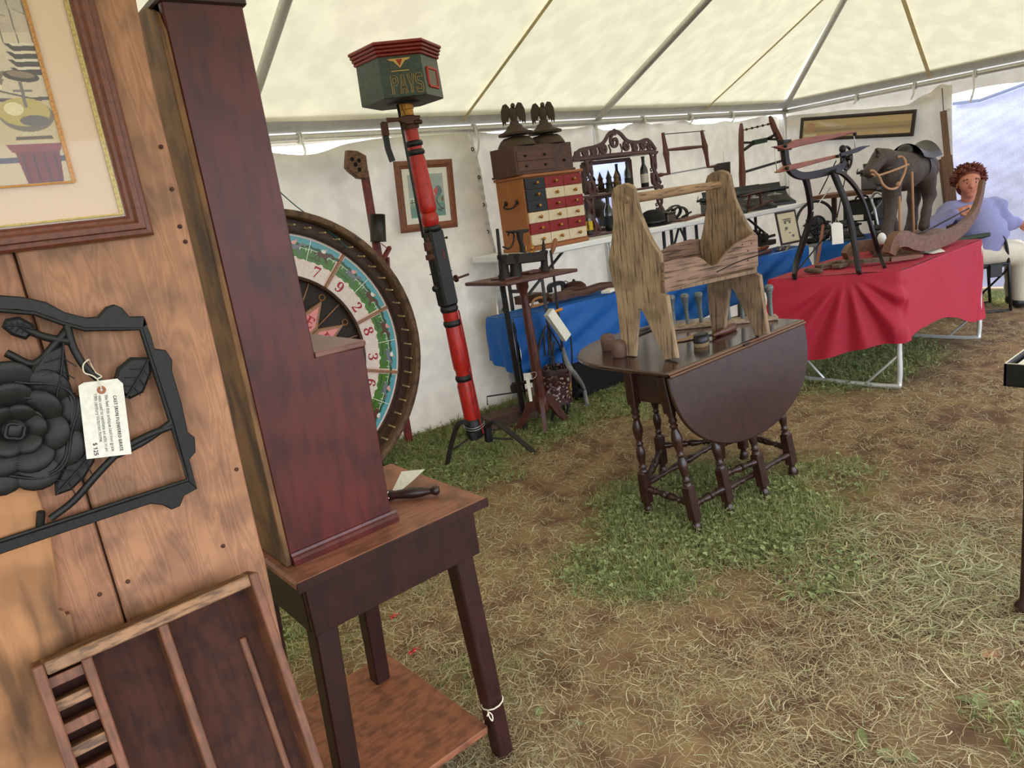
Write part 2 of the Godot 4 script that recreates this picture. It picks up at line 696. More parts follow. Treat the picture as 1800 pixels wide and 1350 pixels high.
func tent() -> void:
	var x0 := -4.41
	var x1 := 7.79
	var z0 := -4.34
	var z1 := 1.76
	var rise := roof_y(3.05)
	# four slopes of the hipped roof, each sagging a little between its rafters
	var roof := Mb.new()
	var sag := func(a: float, t: float) -> float: return -0.035 * absf(sin(a * PI / 3.05)) * sin(t * PI)
	roof.sheet(func(u: float, v: float) -> Vector3:
		var a := lerpf(x0, x1, u)
		var lo := a
		var hi := clampf(lerpf(x0, x1, u), x0 + 3.05 * v, x1 - 3.05 * v)
		hi = lerpf(x0 + 3.05 * v, x1 - 3.05 * v, u)
		return Vector3(hi, roof_y(3.05 * v) + sag.call(hi - 1.69, v), z0 - 0.03 + 3.05 * v), 96, 24)
	roof.sheet(func(u: float, v: float) -> Vector3:
		var hi := lerpf(x0 + 3.05 * v, x1 - 3.05 * v, u)
		return Vector3(hi, roof_y(3.05 * v) + sag.call(hi - 1.69, v), z1 + 0.03 - 3.05 * v), 96, 12)
	for s in 2:
		roof.sheet(func(u: float, v: float) -> Vector3:
			var w := lerpf(z0 + 3.05 * v, z1 - 3.05 * v, u)
			return Vector3(x1 + 0.03 - 3.05 * v if s else x0 - 0.03 + 3.05 * v, roof_y(3.05 * v) + sag.call(w - z0, v), w), 48, 20)
	structure("ceiling", roof, M.roof)
	# the doubled band of cloth along the eaves, and the valance that hangs outside
	var band := Mb.new()
	band.sheet(func(u: float, v: float) -> Vector3: return Vector3(lerpf(x0, x1, u), 2.10 + 0.105 * v + 0.006 * sin(u * 70.0) * v, z0 - 0.015 + 0.075 * v), 120, 3)
	band.sheet(func(u: float, v: float) -> Vector3: return Vector3(x1 + 0.015 - 0.075 * v, 2.10 + 0.09 * v, lerpf(z0, z1, u)), 60, 2)
	structure("trim_1", band, M.band)
	var val := Mb.new()
	val.sheet(func(u: float, v: float) -> Vector3: return Vector3(x1 + 0.06 + 0.01 * sin(u * 40.0) * v, 2.14 - (0.22 + 0.02 * cos(u * 30.0)) * v, lerpf(z0, z1, u)), 80, 6)
	val.sheet(func(u: float, v: float) -> Vector3: return Vector3(lerpf(x0, x1, u), 2.14 - (0.10 + 0.012 * cos(u * 60.0)) * v, z0 - 0.07 - 0.012 * sin(u * 80.0) * v), 120, 5)
	structure("trim_2", val, M.wall)
	# webbing seams under the roof cloth
	var seam := Mb.new()
	for q in [[Vector3(3.33, 2.13, -4.33), Vector3(3.30, 0, 0)], [Vector3(6.30, 2.13, -4.33), Vector3(6.0, 0, 0)]]:
		var sp := []
		for k in 9:
			var v := k / 8.0 * 0.95
			sp.append(Vector3(lerpf(q[0].x, q[1].x, v), roof_y(3.05 * v) - 0.012 + sag.call(q[0].x - 1.69, v), z0 + 3.05 * v))
		seam.sweep(sp, [Vector2(-0.013, -0.002), Vector2(0.013, -0.002), Vector2(0.013, 0.002), Vector2(-0.013, 0.002)])
	var sp2 := []
	for k in 9:
		var v := k / 8.0 * 0.95
		sp2.append(Vector3(x1 - 3.05 * v, roof_y(3.05 * v) - 0.014 + sag.call(-2.86 - z0, v), lerpf(-2.86, -2.3, v)))
	seam.sweep(sp2, [Vector2(-0.016, -0.002), Vector2(0.016, -0.002), Vector2(0.016, 0.002), Vector2(-0.016, 0.002)])
	structure("trim_3", seam, fabric(Color(0.92, 0.87, 0.70), Color(0.8, 0.8, 0.8)))
	# aluminium frame: eave poles, legs, rafters and hips
	var pl := func(a: Vector3, b: Vector3, r: float, label: String, g: String) -> void:
		var m := Mb.new()
		m.rod(a, b, r, r, 14)
		var o := one("tent_pole", label, "pole", m, M.pole, g)
		o.set_meta("kind", "structure")
	pl.call(Vector3(x0, 2.065, z0), Vector3(x1, 2.065, z0), 0.024, "long aluminium eave pole above the white back wall", "")
	pl.call(Vector3(x1, 2.065, z0), Vector3(x1, 2.065, z1), 0.022, "aluminium eave pole above the panoramic picture and the open end", "")
	pl.call(Vector3(1.69, 2.09, z0 + 0.02), Vector3(1.69, rise - 0.04, -1.29), 0.028, "aluminium rafter rising behind the tall maroon cabinet", "")
	pl.call(Vector3(4.74, 2.09, z0 + 0.02), Vector3(4.74, rise - 0.04, -1.29), 0.028, "aluminium rafter that meets the eave above the carved mirror shelf", "")
	pl.call(Vector3(x1, 2.09, z0), Vector3(4.74, rise - 0.04, -1.29), 0.028, "aluminium hip pole rising from the corner above the two bow saws", "")
	pl.call(Vector3(x1, 2.09, z1), Vector3(4.74, rise - 0.04, -1.29), 0.028, "", "tent poles out of the picture")
	pl.call(Vector3(x1, 0, z0), Vector3(x1, 2.05, z0), 0.024, "upright aluminium corner pole between back wall and end wall", "")
	pl.call(Vector3(4.74, 0, z0 - 0.01), Vector3(4.74, 2.05, z0 - 0.01), 0.024, "upright aluminium tent leg behind the carved mirror shelf", "")
	pl.call(Vector3(-1.36, rise - 0.03, -1.29), Vector3(4.74, rise - 0.03, -1.29), 0.028, "", "tent poles out of the picture")
	# hooks and ties on the eave pole
	for p in [[Vector3(2.05, 2.065, z0), 0.17], [Vector3(2.66, 2.065, z0), 0.05], [Vector3(3.42, 2.065, z0), 0.2], [Vector3(4.1, 2.065, z0), 0.08], [Vector3(5.35, 2.065, z0), 0.07], [Vector3(6.05, 2.065, z0), 0.06], [Vector3(6.75, 2.065, z0), 0.07], [Vector3(7.79, 2.065, -3.55), 0.06], [Vector3(7.79, 2.065, -3.0), 0.12], [Vector3(7.79, 2.065, -2.49), 0.24]]:
		var m := Mb.new()
		var along := Vector3.RIGHT if absf(p[0].z - z0) < 0.01 else Vector3.BACK
		var inn := Vector3.BACK if absf(p[0].z - z0) < 0.01 else Vector3.LEFT
		var ring := []
		for k in 10:
			ring.append(p[0] + (inn * cos(TAU * k / 10.0) + Vector3.UP * sin(TAU * k / 10.0)) * 0.031)
		m.tube(ring, 0.006, 6, true, [], along)
		m.tube(ring.map(func(q): return q + along * 0.016), 0.006, 6, true, [], along)
		m.sweep(curve([p[0] + inn * 0.03, p[0] + inn * 0.034 + Vector3.DOWN * p[1] * 0.5 + along * 0.012, p[0] + inn * 0.022 + Vector3.DOWN * p[1] - along * 0.02], 4), [Vector2(-0.008, -0.002), Vector2(0.008, -0.002), Vector2(0.008, 0.002), Vector2(-0.008, 0.002)], inn)
		one("wall_tie", "pale webbing tie knotted round the tent eave pole", "tie", m, M.hem, "ties along the eave poles")
	# back wall: the near panel billows over the far one at a hemmed edge with eyelets
	var edge := [Vector3(3.321, 2.010, -4.300), Vector3(3.355, 1.768, -4.300), Vector3(3.359, 1.356, -4.300), Vector3(3.395, 1.008, -4.300), Vector3(3.399, 0.654, -4.300), Vector3(3.392, 0.290, -4.300), Vector3(3.391, 0.056, -4.300)]
	var ex := func(y: float) -> float:
		for k in edge.size() - 1:
			if y >= edge[k + 1].y:
				return lerpf(edge[k + 1].x, edge[k].x, clampf((y - edge[k + 1].y) / (edge[k].y - edge[k + 1].y), 0, 1.2))
		return edge[6].x
	var near := func(u: float, v: float) -> Vector3:
		var x := lerpf(-4.4, 3.3, u)
		var top := 2.035 - 0.065 * exp(-pow((x - 2.08) / 0.24, 2.0)) - 0.04 * exp(-pow((x - 1.5) / 0.2, 2.0)) - 0.03 * pow(sin(x * 4.2), 2.0) * smoothstep(2.6, 2.2, x)
		var y := top * v
		x = lerpf(-4.4, ex.call(y), u)
		var z := -4.31 + 0.03 * sin(x * 5.0 + y * 2.0) + 0.026 * sin(x * 2.0 - y * 5.2 + 1.0) + 0.012 * sin(x * 11.0 + y * 1.5) * v + 0.014 * sin(y * 9.0 + x * 1.3)
		z += 0.022 * exp(-pow((y - 1.42 - 0.12 * sin(x * 2.2)) / 0.05, 2.0)) * smoothstep(1.5, 2.2, x)
		return Vector3(x, y, z + 0.05 * (1.0 - v) * (1.0 - v))
	var back := Mb.new()
	back.sheet(near, 150, 60)
	structure("wall_back", back, M.wall)
	var hem := Mb.new()
	hem.sheet(func(u: float, v: float) -> Vector3:
		var y := 2.03 * v
		var x: float = ex.call(y)
		return Vector3(x - 0.012 + (0.085 + 0.03 * (1.0 - v)) * u, y, -4.318 + 0.004 * sin(y * 95.0 + u * 2.0) - 0.012 * u + 0.05 * (1.0 - v) * (1.0 - v)), 6, 130)
	structure("trim_4", hem, M.hem)
	for k in 10:
		var y := 0.12 + k * 0.2
		var m := Mb.new()
		var ring := []
		for j in 10:
			ring.append(Vector3(ex.call(y) + 0.03 + 0.011 * cos(TAU * j / 10.0), y + 0.011 * sin(TAU * j / 10.0), -4.305 + 0.05 * pow(1.0 - y / 2.03, 2.0)))
		m.tube(ring, 0.004, 6, true, [], Vector3.BACK)
		one("eyelet", "dark metal eyelet in the hemmed wall edge beside the flag chest", "eyelet", m, M.iron, "eyelets in the wall hem")
	var far := Mb.new()
	far.sheet(func(u: float, v: float) -> Vector3:
		var x := lerpf(3.2, 7.84, u)
		var pin := 0.0
		for q in [3.45, 4.1, 4.74, 5.35, 6.05, 6.75, 7.5]:
			pin = maxf(pin, exp(-pow((x - q) / 0.14, 2.0)))
		var y := (2.03 + 0.02 * pin - 0.028 * smoothstep(6.0, 6.2, x) * smoothstep(7.3, 6.9, x) - 0.03 * smoothstep(4.8, 4.9, x) * smoothstep(5.2, 5.1, x)) * v
		var fold := sin((x - 5.35) * 26.0) * exp(-pow((x - 5.35) / 0.5, 2.0)) * 0.012 * v
		return Vector3(x, y, -4.40 + fold + 0.012 * sin(x * 7.0 + y) + 0.01 * sin(x * 3.0 - y * 4.0) + 0.008 * sin(y * 7.5 + x) + 0.006 * sin(x * 19.0)), 120, 50)
	structure("wall_back_far", far, M.wall)
	# end wall, hung by its hooks in one deep swag; it stops at an eyeletted edge
	var top := [Vector3(7.790, 2.017, -4.330), Vector3(7.790, 1.974, -3.759), Vector3(7.790, 1.929, -3.355), Vector3(7.790, 1.906, -3.086), Vector3(7.790, 1.971, -2.882), Vector3(7.790, 2.033, -2.760), Vector3(7.790, 2.006, -2.678)]
	var endw := Mb.new()
	endw.sheet(func(u: float, v: float) -> Vector3:
		var z := lerpf(-4.43, -2.66, u)
		var t := 2.0
		for k in top.size() - 1:
			if z >= top[k].z and z <= top[k + 1].z + 0.02:
				t = lerpf(top[k].y, top[k + 1].y, smoothstep(top[k].z, top[k + 1].z, z))
		var y := t * v
		return Vector3(7.78 + 0.012 * sin(z * 9.0 + y * 2.0) + 0.01 * sin(z * 4.0 - y * 6.0) + 0.012 * sin(z * 24.0) * smoothstep(0.5, 1.0, u), y, z + 0.05 * (1.0 - v) * u), 60, 40)
	structure("wall_end", endw, M.wall)
	for k in 7:
		var m := Mb.new()
		var ring := []
		for j in 10:
			ring.append(Vector3(7.755, 1.79 - 0.26 * k + 0.012 * sin(TAU * j / 10.0), -2.685 + 0.012 * k * 0.6 + 0.012 * cos(TAU * j / 10.0)))
		m.tube(ring, 0.004, 6, true, [], Vector3.LEFT)
		one("eyelet", "metal eyelet in the free edge of the end wall", "eyelet", m, M.steel, "eyelets in the end wall edge")
	var cordm := Mb.new()
	cordm.tube(curve([Vector3(7.740, 1.993, -2.737), Vector3(7.740, 1.557, -2.702), Vector3(7.740, 1.240, -2.659), Vector3(7.740, 1.000, -2.636)], 5), 0.004, 6)
	one("dark_string", "thin dark cord hanging down the free edge of the end wall", "cord", cordm, M.black)
	# closed on the far side out of the picture
	var side := Mb.new()
	side.sheet(func(u: float, v: float) -> Vector3: return Vector3(-4.41 + 0.02 * sin(u * 30.0), 2.05 * v, lerpf(z0, z1, u)), 40, 8)
	structure("wall_side", side, M.wall)
	# the next stall's white wall, seen through the open end
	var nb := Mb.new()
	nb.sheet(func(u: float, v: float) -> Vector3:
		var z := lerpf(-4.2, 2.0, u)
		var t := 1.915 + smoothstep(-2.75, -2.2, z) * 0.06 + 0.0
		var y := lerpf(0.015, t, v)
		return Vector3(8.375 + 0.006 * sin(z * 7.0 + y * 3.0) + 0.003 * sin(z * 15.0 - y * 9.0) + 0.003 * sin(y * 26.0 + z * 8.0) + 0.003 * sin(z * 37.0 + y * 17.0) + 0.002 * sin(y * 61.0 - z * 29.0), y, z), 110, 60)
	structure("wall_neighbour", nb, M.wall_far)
	var rail := Mb.new()
	rail.bar(Vector3(8.330, 1.866, -2.845), Vector3(8.330, 1.854, -2.611), Vector2(0.03, 0.03), Vector2(0.03, 0.03), 0.003)
	rail.bar(Vector3(8.330, 1.851, -2.621), Vector3(8.33, 2.03, -1.75), Vector2(0.028, 0.028), Vector2(0.028, 0.028), 0.003)
	one("awning_rail", "grey folding rail along the top of the next stall's bluish white wall", "rail", rail, mat(Color(0.5, 0.52, 0.58), 0.5, "", Vector3.ONE, 0.5)).set_meta("kind", "structure")


# ---------------------------------------------------------------- the ground
var green_spots := []
var hay_spots := []


func greenness(x: float, z: float) -> float:
	var g := 0.0
	for s in green_spots:
		var d := Vector2((x - s[0]) / s[2], (z - s[1]) / s[3]).length_squared()
		g = maxf(g, s[4] * exp(-d * d))
	return g


func ground() -> void:
	# x, z, radius x, radius z, strength
	green_spots = [[2.55, -1.85, 0.62, 0.62, 1.0], [1.95, -1.85, 0.35, 0.35, 0.75], [2.35, -1.25, 0.35, 0.25, 0.6], [3.2, -1.6, 0.35, 0.3, 0.6], [2.2, -3.75, 0.55, 0.75, 1.0], [3.0, -3.75, 0.7, 0.62, 1.0], [4.2, -3.5, 1.0, 0.7, 0.9], [5.2, -2.35, 0.9, 0.5, 0.95], [6.0, -3.2, 2.0, 0.9, 0.8], [7.9, -2.4, 0.5, 0.8, 1.0], [1.15, -1.75, 0.25, 0.2, 0.35], [1.9, -0.5, 0.35, 0.18, 0.3], [0.3, -3.4, 1.8, 1.2, 0.7]]
	hay_spots = [[2.55, -0.85, 0.42, 0.28, 1.0], [2.62, -1.22, 0.35, 0.16, 0.8]]
	var n1 := FastNoiseLite.new()
	n1.seed = 4
	n1.frequency = 0.9
	n1.fractal_octaves = 4
	var n2 := FastNoiseLite.new()
	n2.seed = 8
	n2.frequency = 5.0
	n2.fractal_octaves = 4
	var im := Image.create_empty(1024, 640, false, Image.FORMAT_RGB8)
	var soil := Color(0.50, 0.375, 0.255)
	var dark := Color(0.39, 0.28, 0.19)
	var pale := Color(0.63, 0.51, 0.34)
	var turf := Color(0.38, 0.37, 0.17)
	for j in 640:
		for i in 1024:
			var x := -1.0 + i * 0.01
			var z := -5.2 + j * 0.01
			var a := n2.get_noise_2d(x, z)
			var b := n1.get_noise_2d(x, z)
			var col := soil.lerp(pale, clampf(0.35 + a * 1.1 + b * 0.7, 0, 1)).lerp(dark, clampf(-a * 1.3 - b * 0.8 - 0.02, 0, 1))
			var g := clampf(greenness(x, z) + b * 0.25 + a * 0.25 - 0.1, 0, 1)
			im.set_pixel(i, j, col.lerp(turf, g * 0.85))
	var fm := StandardMaterial3D.new()
	fm.albedo_texture = ImageTexture.create_from_image(im)
	fm.texture_repeat = false
	fm.roughness = 0.95
	fm.heightmap_enabled = true
	fm.heightmap_texture = N.strong
	fm.heightmap_scale = 1.0
	fm.detail_enabled = true
	fm.detail_blend_mode = BaseMaterial3D.BLEND_MODE_MUL
	fm.detail_albedo = N.strong
	fm.detail_uv_layer = BaseMaterial3D.DETAIL_UV_2
	fm.uv2_triplanar = true
	fm.uv2_scale = Vector3.ONE * 5.0
	fm.heightmap_enabled = false
	var fl := Mb.new()
	fl.sheet(func(u: float, v: float) -> Vector3:
		var x := -1.0 + 10.24 * u
		var z := -5.2 + 6.4 * v
		return Vector3(x, 0.012 * n1.get_noise_2d(x, z) + 0.008 * n2.get_noise_2d(x, z), z), 200, 128)
	structure("floor", fl, fm)
	var around := Mb.new()
	around.sheet(func(u: float, v: float) -> Vector3: return Vector3(lerpf(-40, 50, u), -0.03, lerpf(-45, 45, v)), 20, 20)
	structure("ground", around, mat(Color(0.34, 0.35, 0.17), 0.95, "strong", Vector3.ONE * 1.5))
	# dry straw and clippings, green tufts, clover: nobody could count them
	var vm := StandardMaterial3D.new()
	vm.vertex_color_use_as_albedo = true
	vm.roughness = 0.8
	vm.cull_mode = BaseMaterial3D.CULL_DISABLED
	vm.backlight_enabled = true
	vm.backlight = Color(0.5, 0.5, 0.5)
	var blade := Mb.new()
	var prev := []
	for k in 5:
		var t := k / 4.0
		var w := 0.016 * (1.0 - 0.75 * t)
		var c := Vector3(t - 0.5, 0.05 * sin(t * PI) + 0.02, 0.11 * (t - 0.5) * (t - 0.5) * 4.0)
		var pr := [c + Vector3(0, w * 0.5, -w), c + Vector3(0, w * 0.5, w)]
		if k:
			blade.face([prev[0], prev[1], pr[1], pr[0]], c + Vector3.DOWN * 9.0)
		prev = pr
	var tuft := Mb.new()
	for b in 7:
		var ang := TAU * b / 7.0 + b * b
		var lean := 0.25 + 0.13 * ((b * 5) % 7)
		prev = []
		for k in 4:
			var t := k / 3.0
			var w := 0.045 * (1.0 - t * 0.9)
			var r := lean * t * t
			var c := Vector3(cos(ang) * (0.06 + r), t * (1.0 - 0.07 * b) * (1.0 - lean * 0.3 * t), sin(ang) * (0.06 + r))
			var sd := Vector3(-sin(ang), 0, cos(ang)) * w
			if k:
				tuft.face([prev[0], prev[1], c + sd, c - sd], c - Vector3(cos(ang), -0.4, sin(ang)) * 9.0)
			prev = [c - sd, c + sd]
	var clover := Mb.new()
	for b in 3:
		var ang := TAU * b / 3.0
		var c := Vector3(cos(ang), 0.12, sin(ang)) * 0.55
		var pts := []
		for k in 7:
			pts.append(c + Vector3(cos(TAU * k / 7.0) * 0.5, 0.1 * cos(TAU * k / 7.0 - ang), sin(TAU * k / 7.0) * 0.5))
		clover.face(pts, c + Vector3.DOWN * 5.0)
	var place := func(called: String, label: String, cat: String, shape: Mb, count: int, far: float, pick: Callable) -> void:
		var mm := MultiMesh.new()
		mm.transform_format = MultiMesh.TRANSFORM_3D
		mm.use_colors = true
		mm.mesh = shape.done()
		var xf := []
		var cl := []
		var tries := 0
		while xf.size() < count and tries < count * 12:
			tries += 1
			var r := 0.7 + (far - 0.7) * pow(rng.randf(), 1.15)
			var ang := deg_to_rad(rng.randf_range(-98.0, -6.0))
			var x := r * cos(ang)
			var z := r * sin(ang)
			if z < -4.25 or x > 8.3 or x < -0.3:
				continue
			var got = pick.call(x, z, r)
			if got == null:
				continue
			xf.append(got[0])
			cl.append(got[1])
		mm.instance_count = xf.size()
		for i in xf.size():
			mm.set_instance_transform(i, xf[i])
			mm.set_instance_color(i, cl[i])
		var o := MultiMeshInstance3D.new()
		o.name = called
		o.multimesh = mm
		o.material_override = vm
		add_child(o)
		meta(o, label, cat, "", "stuff")
	place.call("dry_straw", "dry tan straw and grass clippings trodden over the bare earth", "straw", blade, 130000, 8.5, func(x: float, z: float, r: float) -> Variant:
		var g := greenness(x, z)
		var hay := 0.0
		for s in hay_spots:
			hay = maxf(hay, s[4] * exp(-Vector2((x - s[0]) / s[2], (z - s[1]) / s[3]).length_squared()))
		var dens := 0.68 + 0.8 * n1.get_noise_2d(x * 1.6 + 7.0, z * 1.6) + 0.5 * n2.get_noise_2d(x, z) + hay
		if rng.randf() > dens * (1.0 - 0.75 * g):
			return null
		var l := rng.randf_range(0.028, 0.07) * (1.5 if rng.randf() < hay else 1.0) * (1.0 + r * 0.06)
		var th := l * rng.randf_range(0.6, 1.1) if rng.randf() < 0.85 else l * 1.7
		var bs := Basis.from_euler(Vector3(rng.randf_range(-0.3, 0.3), rng.randf() * TAU, rng.randf_range(-0.25, 0.3))) * Basis.from_scale(Vector3(l, th, th))
		var t := rng.randf()
		var col := Color(0.45, 0.33, 0.17).lerp(Color(0.62, 0.52, 0.30), t)
		if rng.randf() < 0.35:
			col = Color(0.24, 0.17, 0.09)
		if rng.randf() < 0.12 + 0.5 * hay:
			col = Color(0.36, 0.36, 0.15).lerp(Color(0.52, 0.52, 0.3), t)
		return [Transform3D(bs, Vector3(x, 0.004 + 0.012 * rng.randf() * (1.0 + hay), z)), col])
	place.call("grass", "short green grass growing at the table feet and along the walls", "grass", tuft, 42000, 8.5, func(x: float, z: float, r: float) -> Variant:
		var g := greenness(x, z) + 0.3 * n2.get_noise_2d(x * 0.8, z * 0.8) + 0.3 * n1.get_noise_2d(x * 2.0, z * 2.0)
		if rng.randf() > smoothstep(0.25, 0.95, g):
			return null
		var h := rng.randf_range(0.02, 0.055) * (0.6 + 0.6 * clampf(g, 0, 1))
		if z < -3.85 and rng.randf() < 0.2:
			h *= 1.8
		var bs := Basis.from_euler(Vector3(rng.randf_range(-0.35, 0.35), rng.randf() * TAU, rng.randf_range(-0.35, 0.35))) * Basis.from_scale(Vector3(h * 0.9, h, h * 0.9))
		var col := Color(0.11, 0.165, 0.045).lerp(Color(0.33, 0.36, 0.12), rng.randf())
		if rng.randf() < 0.25:
			col = Color(0.42, 0.40, 0.17)
		return [Transform3D(bs, Vector3(x, -0.003, z)), col])
	place.call("clover", "small round clover leaves low among the grass", "clover", clover, 16000, 7.0, func(x: float, z: float, r: float) -> Variant:
		var g := greenness(x, z) + 0.35 * n2.get_noise_2d(x * 0.7 + 3.0, z * 0.7)
		if rng.randf() > smoothstep(0.35, 1.0, g):
			return null
		var h := rng.randf_range(0.006, 0.013)
		var bs := Basis.from_euler(Vector3(rng.randf_range(-0.4, 0.4), rng.randf() * TAU, rng.randf_range(-0.4, 0.4))) * Basis.from_scale(Vector3.ONE * h)
		return [Transform3D(bs, Vector3(x, rng.randf_range(0.008, 0.04), z)), Color(0.15, 0.19, 0.06).lerp(Color(0.31, 0.35, 0.14), rng.randf())])



# ---------------------------------------------------------------- left: board partition and what hangs on it, cabinet, small table
func foreground() -> void:
	var zb := -1.36
	M.board = mat(Color(0.72, 0.51, 0.37), 0.62, "ring", Vector3(2.2, 0.28, 2.2), 0.0, 0.1, 1.7)
	M.board_dark = mat(Color(0.69, 0.475, 0.34), 0.62, "ring", Vector3(2.6, 0.3, 2.6), 0.0, 0.1, 1.9)
	M.board_rough = mat(Color(0.74, 0.52, 0.34), 0.75, "strong", Vector3(1.6, 0.25, 1.6), 0.0, 0.2, 1.3)
	# the partition: upright planks, each its own piece
	var wall := thing("wall_partition", "", "", Vector3(0, 0, zb - 0.011))
	wall.set_meta("kind", "structure")
	for q in [[-0.93, -0.56, M.board_dark], [-0.557, -0.19, M.board], [-0.187, 0.1345, M.board_dark]]:
		var m := Mb.new()
		m.box(Vector3((q[0] + q[1]) / 2.0, 1.1, 0), Vector3(q[1] - q[0], 2.2, 0.022), 0.003)
		put("plank", m, q[2], wall)
	var ed := Mb.new()
	ed.extr([Vector2(0.1385, 0), Vector2(0.385, 0), Vector2(0.39, 0.5), v2(Vector3(0.389, 0.691, -1.360)), v2(Vector3(0.395, 0.888, -1.360)), v2(Vector3(0.394, 0.925, -1.360)), v2(Vector3(0.395, 1.065, -1.360)), v2(Vector3(0.399, 1.231, -1.360)), v2(Vector3(0.402, 1.486, -1.360)), v2(Vector3(0.402, 1.596, -1.360)), v2(Vector3(0.401, 1.698, -1.360)), v2(Vector3(0.402, 1.784, -1.360)), v2(Vector3(0.405, 1.873, -1.360)), v2(Vector3(0.407, 1.908, -1.360)), Vector2(0.40, 2.2), Vector2(0.1385, 2.2)], 0.022, Transform3D.IDENTITY, 0.003)
	put("plank", ed, M.board, wall)
	var bk := Mb.new()
	bk.extr([v2(Vector3(0.070, 1.080, -1.345)), v2(Vector3(0.068, 1.066, -1.345)), v2(Vector3(0.058, 0.992, -1.345)), v2(Vector3(0.048, 0.952, -1.345)), v2(Vector3(0.054, 0.947, -1.345)), v2(Vector3(0.056, 0.939, -1.345)), v2(Vector3(0.062, 0.938, -1.345)), v2(Vector3(0.059, 0.894, -1.345)), Vector2(0.04, 0.4), Vector2(0.04, 0), Vector2(-0.6, 0), Vector2(-0.6, 1.2), Vector2(0.07, 1.2)], 0.018, Transform3D(Basis.IDENTITY, Vector3(0, 0, 0.0205)), 0.002)
	put("broken_plank", bk, M.board_rough, wall)
	var batten := Mb.new()
	batten.box(Vector3(-0.3, 1.1, -0.022), Vector3(1.26, 2.2, 0.016))
	put("back_lining", batten, M.board_dark, wall)
	var nails := [Vector3(0.111, 0.945, -1.359), Vector3(0.157, 0.948, -1.359), Vector3(0.325, 0.944, -1.359), Vector3(0.390, 1.604, -1.359), Vector3(0.389, 1.675, -1.359), Vector3(0.391, 1.513, -1.359), Vector3(0.388, 1.540, -1.359), Vector3(0.383, 1.081, -1.359)]
	for p in nails:
		var m := Mb.new()
		m.lathe([Vector2(0.004, -0.003), Vector2(0.004, 0.001), Vector2(0.0025, 0.0018), Vector2(0, 0.002)], 8, Transform3D(Basis(Vector3.RIGHT, PI / 2), p - wall.position))
		put("nail", m, M.rust, wall)

	# framed harbour print
	var pa := Paint.new(512, 400, Color(0.74, 0.67, 0.58))
	var ink := Color(0.30, 0.27, 0.26)
	for k in 40:
		pa.oval((k * 97) % 512, 20 + (k * 53) % 110, 46, 14, Color(0.74, 0.67, 0.58).lerp(Color(0.60, 0.53, 0.47), (k % 5) * 0.2))
	pa.poly([Vector2(0, 150), Vector2(512, 128), Vector2(512, 250), Vector2(0, 260)], Color(0.80, 0.73, 0.62))
	for k in 24:
		var x := 14.0 + k * 21.5
		pa.line(Vector2(x, 8 + (k * 37) % 50), Vector2(x + 3, 150), 1.8, Color(0.45, 0.40, 0.36))
		pa.line(Vector2(x - 14, 60 + (k * 23) % 50), Vector2(x + 15, 50 + (k * 31) % 60), 1.4, Color(0.50, 0.45, 0.40))
	for k in 26:
		var o := Vector2(10.0 + (k * 83) % 500, 140.0 + (k * 29) % 80)
		var w2 := 20.0 + (k * 7) % 22
		pa.poly([o + Vector2(-w2, -5), o + Vector2(w2, -8), o + Vector2(w2 * 0.75, 8), o + Vector2(-w2 * 0.7, 9)], ink.lerp(Color(0.55, 0.47, 0.40), (k % 3) * 0.4))
		pa.poly([o + Vector2(-w2 * 0.85, -6), o + Vector2(w2 * 0.85, -8), o + Vector2(w2 * 0.7, -3), o + Vector2(-w2 * 0.7, -1)], Color(0.86, 0.80, 0.70))
	pa.oval(398, 212, 44, 14, Color(0.66, 0.44, 0.34), 0.25)
	pa.oval(420, 218, 30, 11, Color(0.88, 0.80, 0.66), 0.25)
	pa.oval(480, 206, 26, 10, ink, 0.15)
	pa.oval(480, 203, 20, 6, Color(0.55, 0.47, 0.40), 0.15)
	pa.poly([Vector2(0, 262), Vector2(512, 244), Vector2(512, 400), Vector2(0, 400)], Color(0.79, 0.71, 0.58))
	pa.line(Vector2(0, 262), Vector2(512, 246), 6, Color(0.36, 0.33, 0.36))
	pa.line(Vector2(410, 222), Vector2(500, 250), 3, Color(0.40, 0.36, 0.34))
	pa.poly([Vector2(0, 346), Vector2(512, 352), Vector2(512, 362), Vector2(0, 358)], Color(0.33, 0.31, 0.37))
	pa.poly([Vector2(300, 312), Vector2(352, 312), Vector2(350, 322), Vector2(368, 350), Vector2(290, 350), Vector2(304, 322)], Color(0.30, 0.29, 0.36))
	pa.poly([Vector2(440, 340), Vector2(506, 340), Vector2(500, 400), Vector2(446, 400)], Color(0.44, 0.15, 0.18))
	for k in 4:
		pa.line(Vector2(449 + k * 16, 346), Vector2(451 + k * 15, 400), 3, Color(0.30, 0.09, 0.13))
	pa.poly([Vector2(430, 328), Vector2(512, 328), Vector2(508, 342), Vector2(436, 342)], Color(0.52, 0.20, 0.21))
	for k in 3:
		pa.poly([Vector2(448, 306 + k * 8), Vector2(500, 306 + k * 8), Vector2(502, 312 + k * 8), Vector2(446, 312 + k * 8)], Color(0.80, 0.74, 0.62) if k % 2 == 0 else Color(0.42, 0.38, 0.36))
	pa.oval(472, 276, 40, 30, Color(0.50, 0.46, 0.42))
	pa.oval(470, 270, 38, 26, Color(0.74, 0.66, 0.42))
	pa.oval(456, 264, 14, 12, Color(0.88, 0.83, 0.66))
	pa.oval(482, 286, 22, 10, Color(0.45, 0.42, 0.42))
	pa.line(Vector2(476, 216), Vector2(474, 262), 5, Color(0.48, 0.45, 0.43))
	pa.line(Vector2(462, 232), Vector2(490, 232), 4, Color(0.48, 0.45, 0.43))
	pa.speckle(0.06, 2)
	var wood := mat(Color(0.46, 0.25, 0.17), 0.45, "grain", Vector3(6, 6, 6), 0.0, 0.03)
	var corner := Vector3(0.339, 1.531, -1.345)
	var w := 0.66
	var h := 0.52
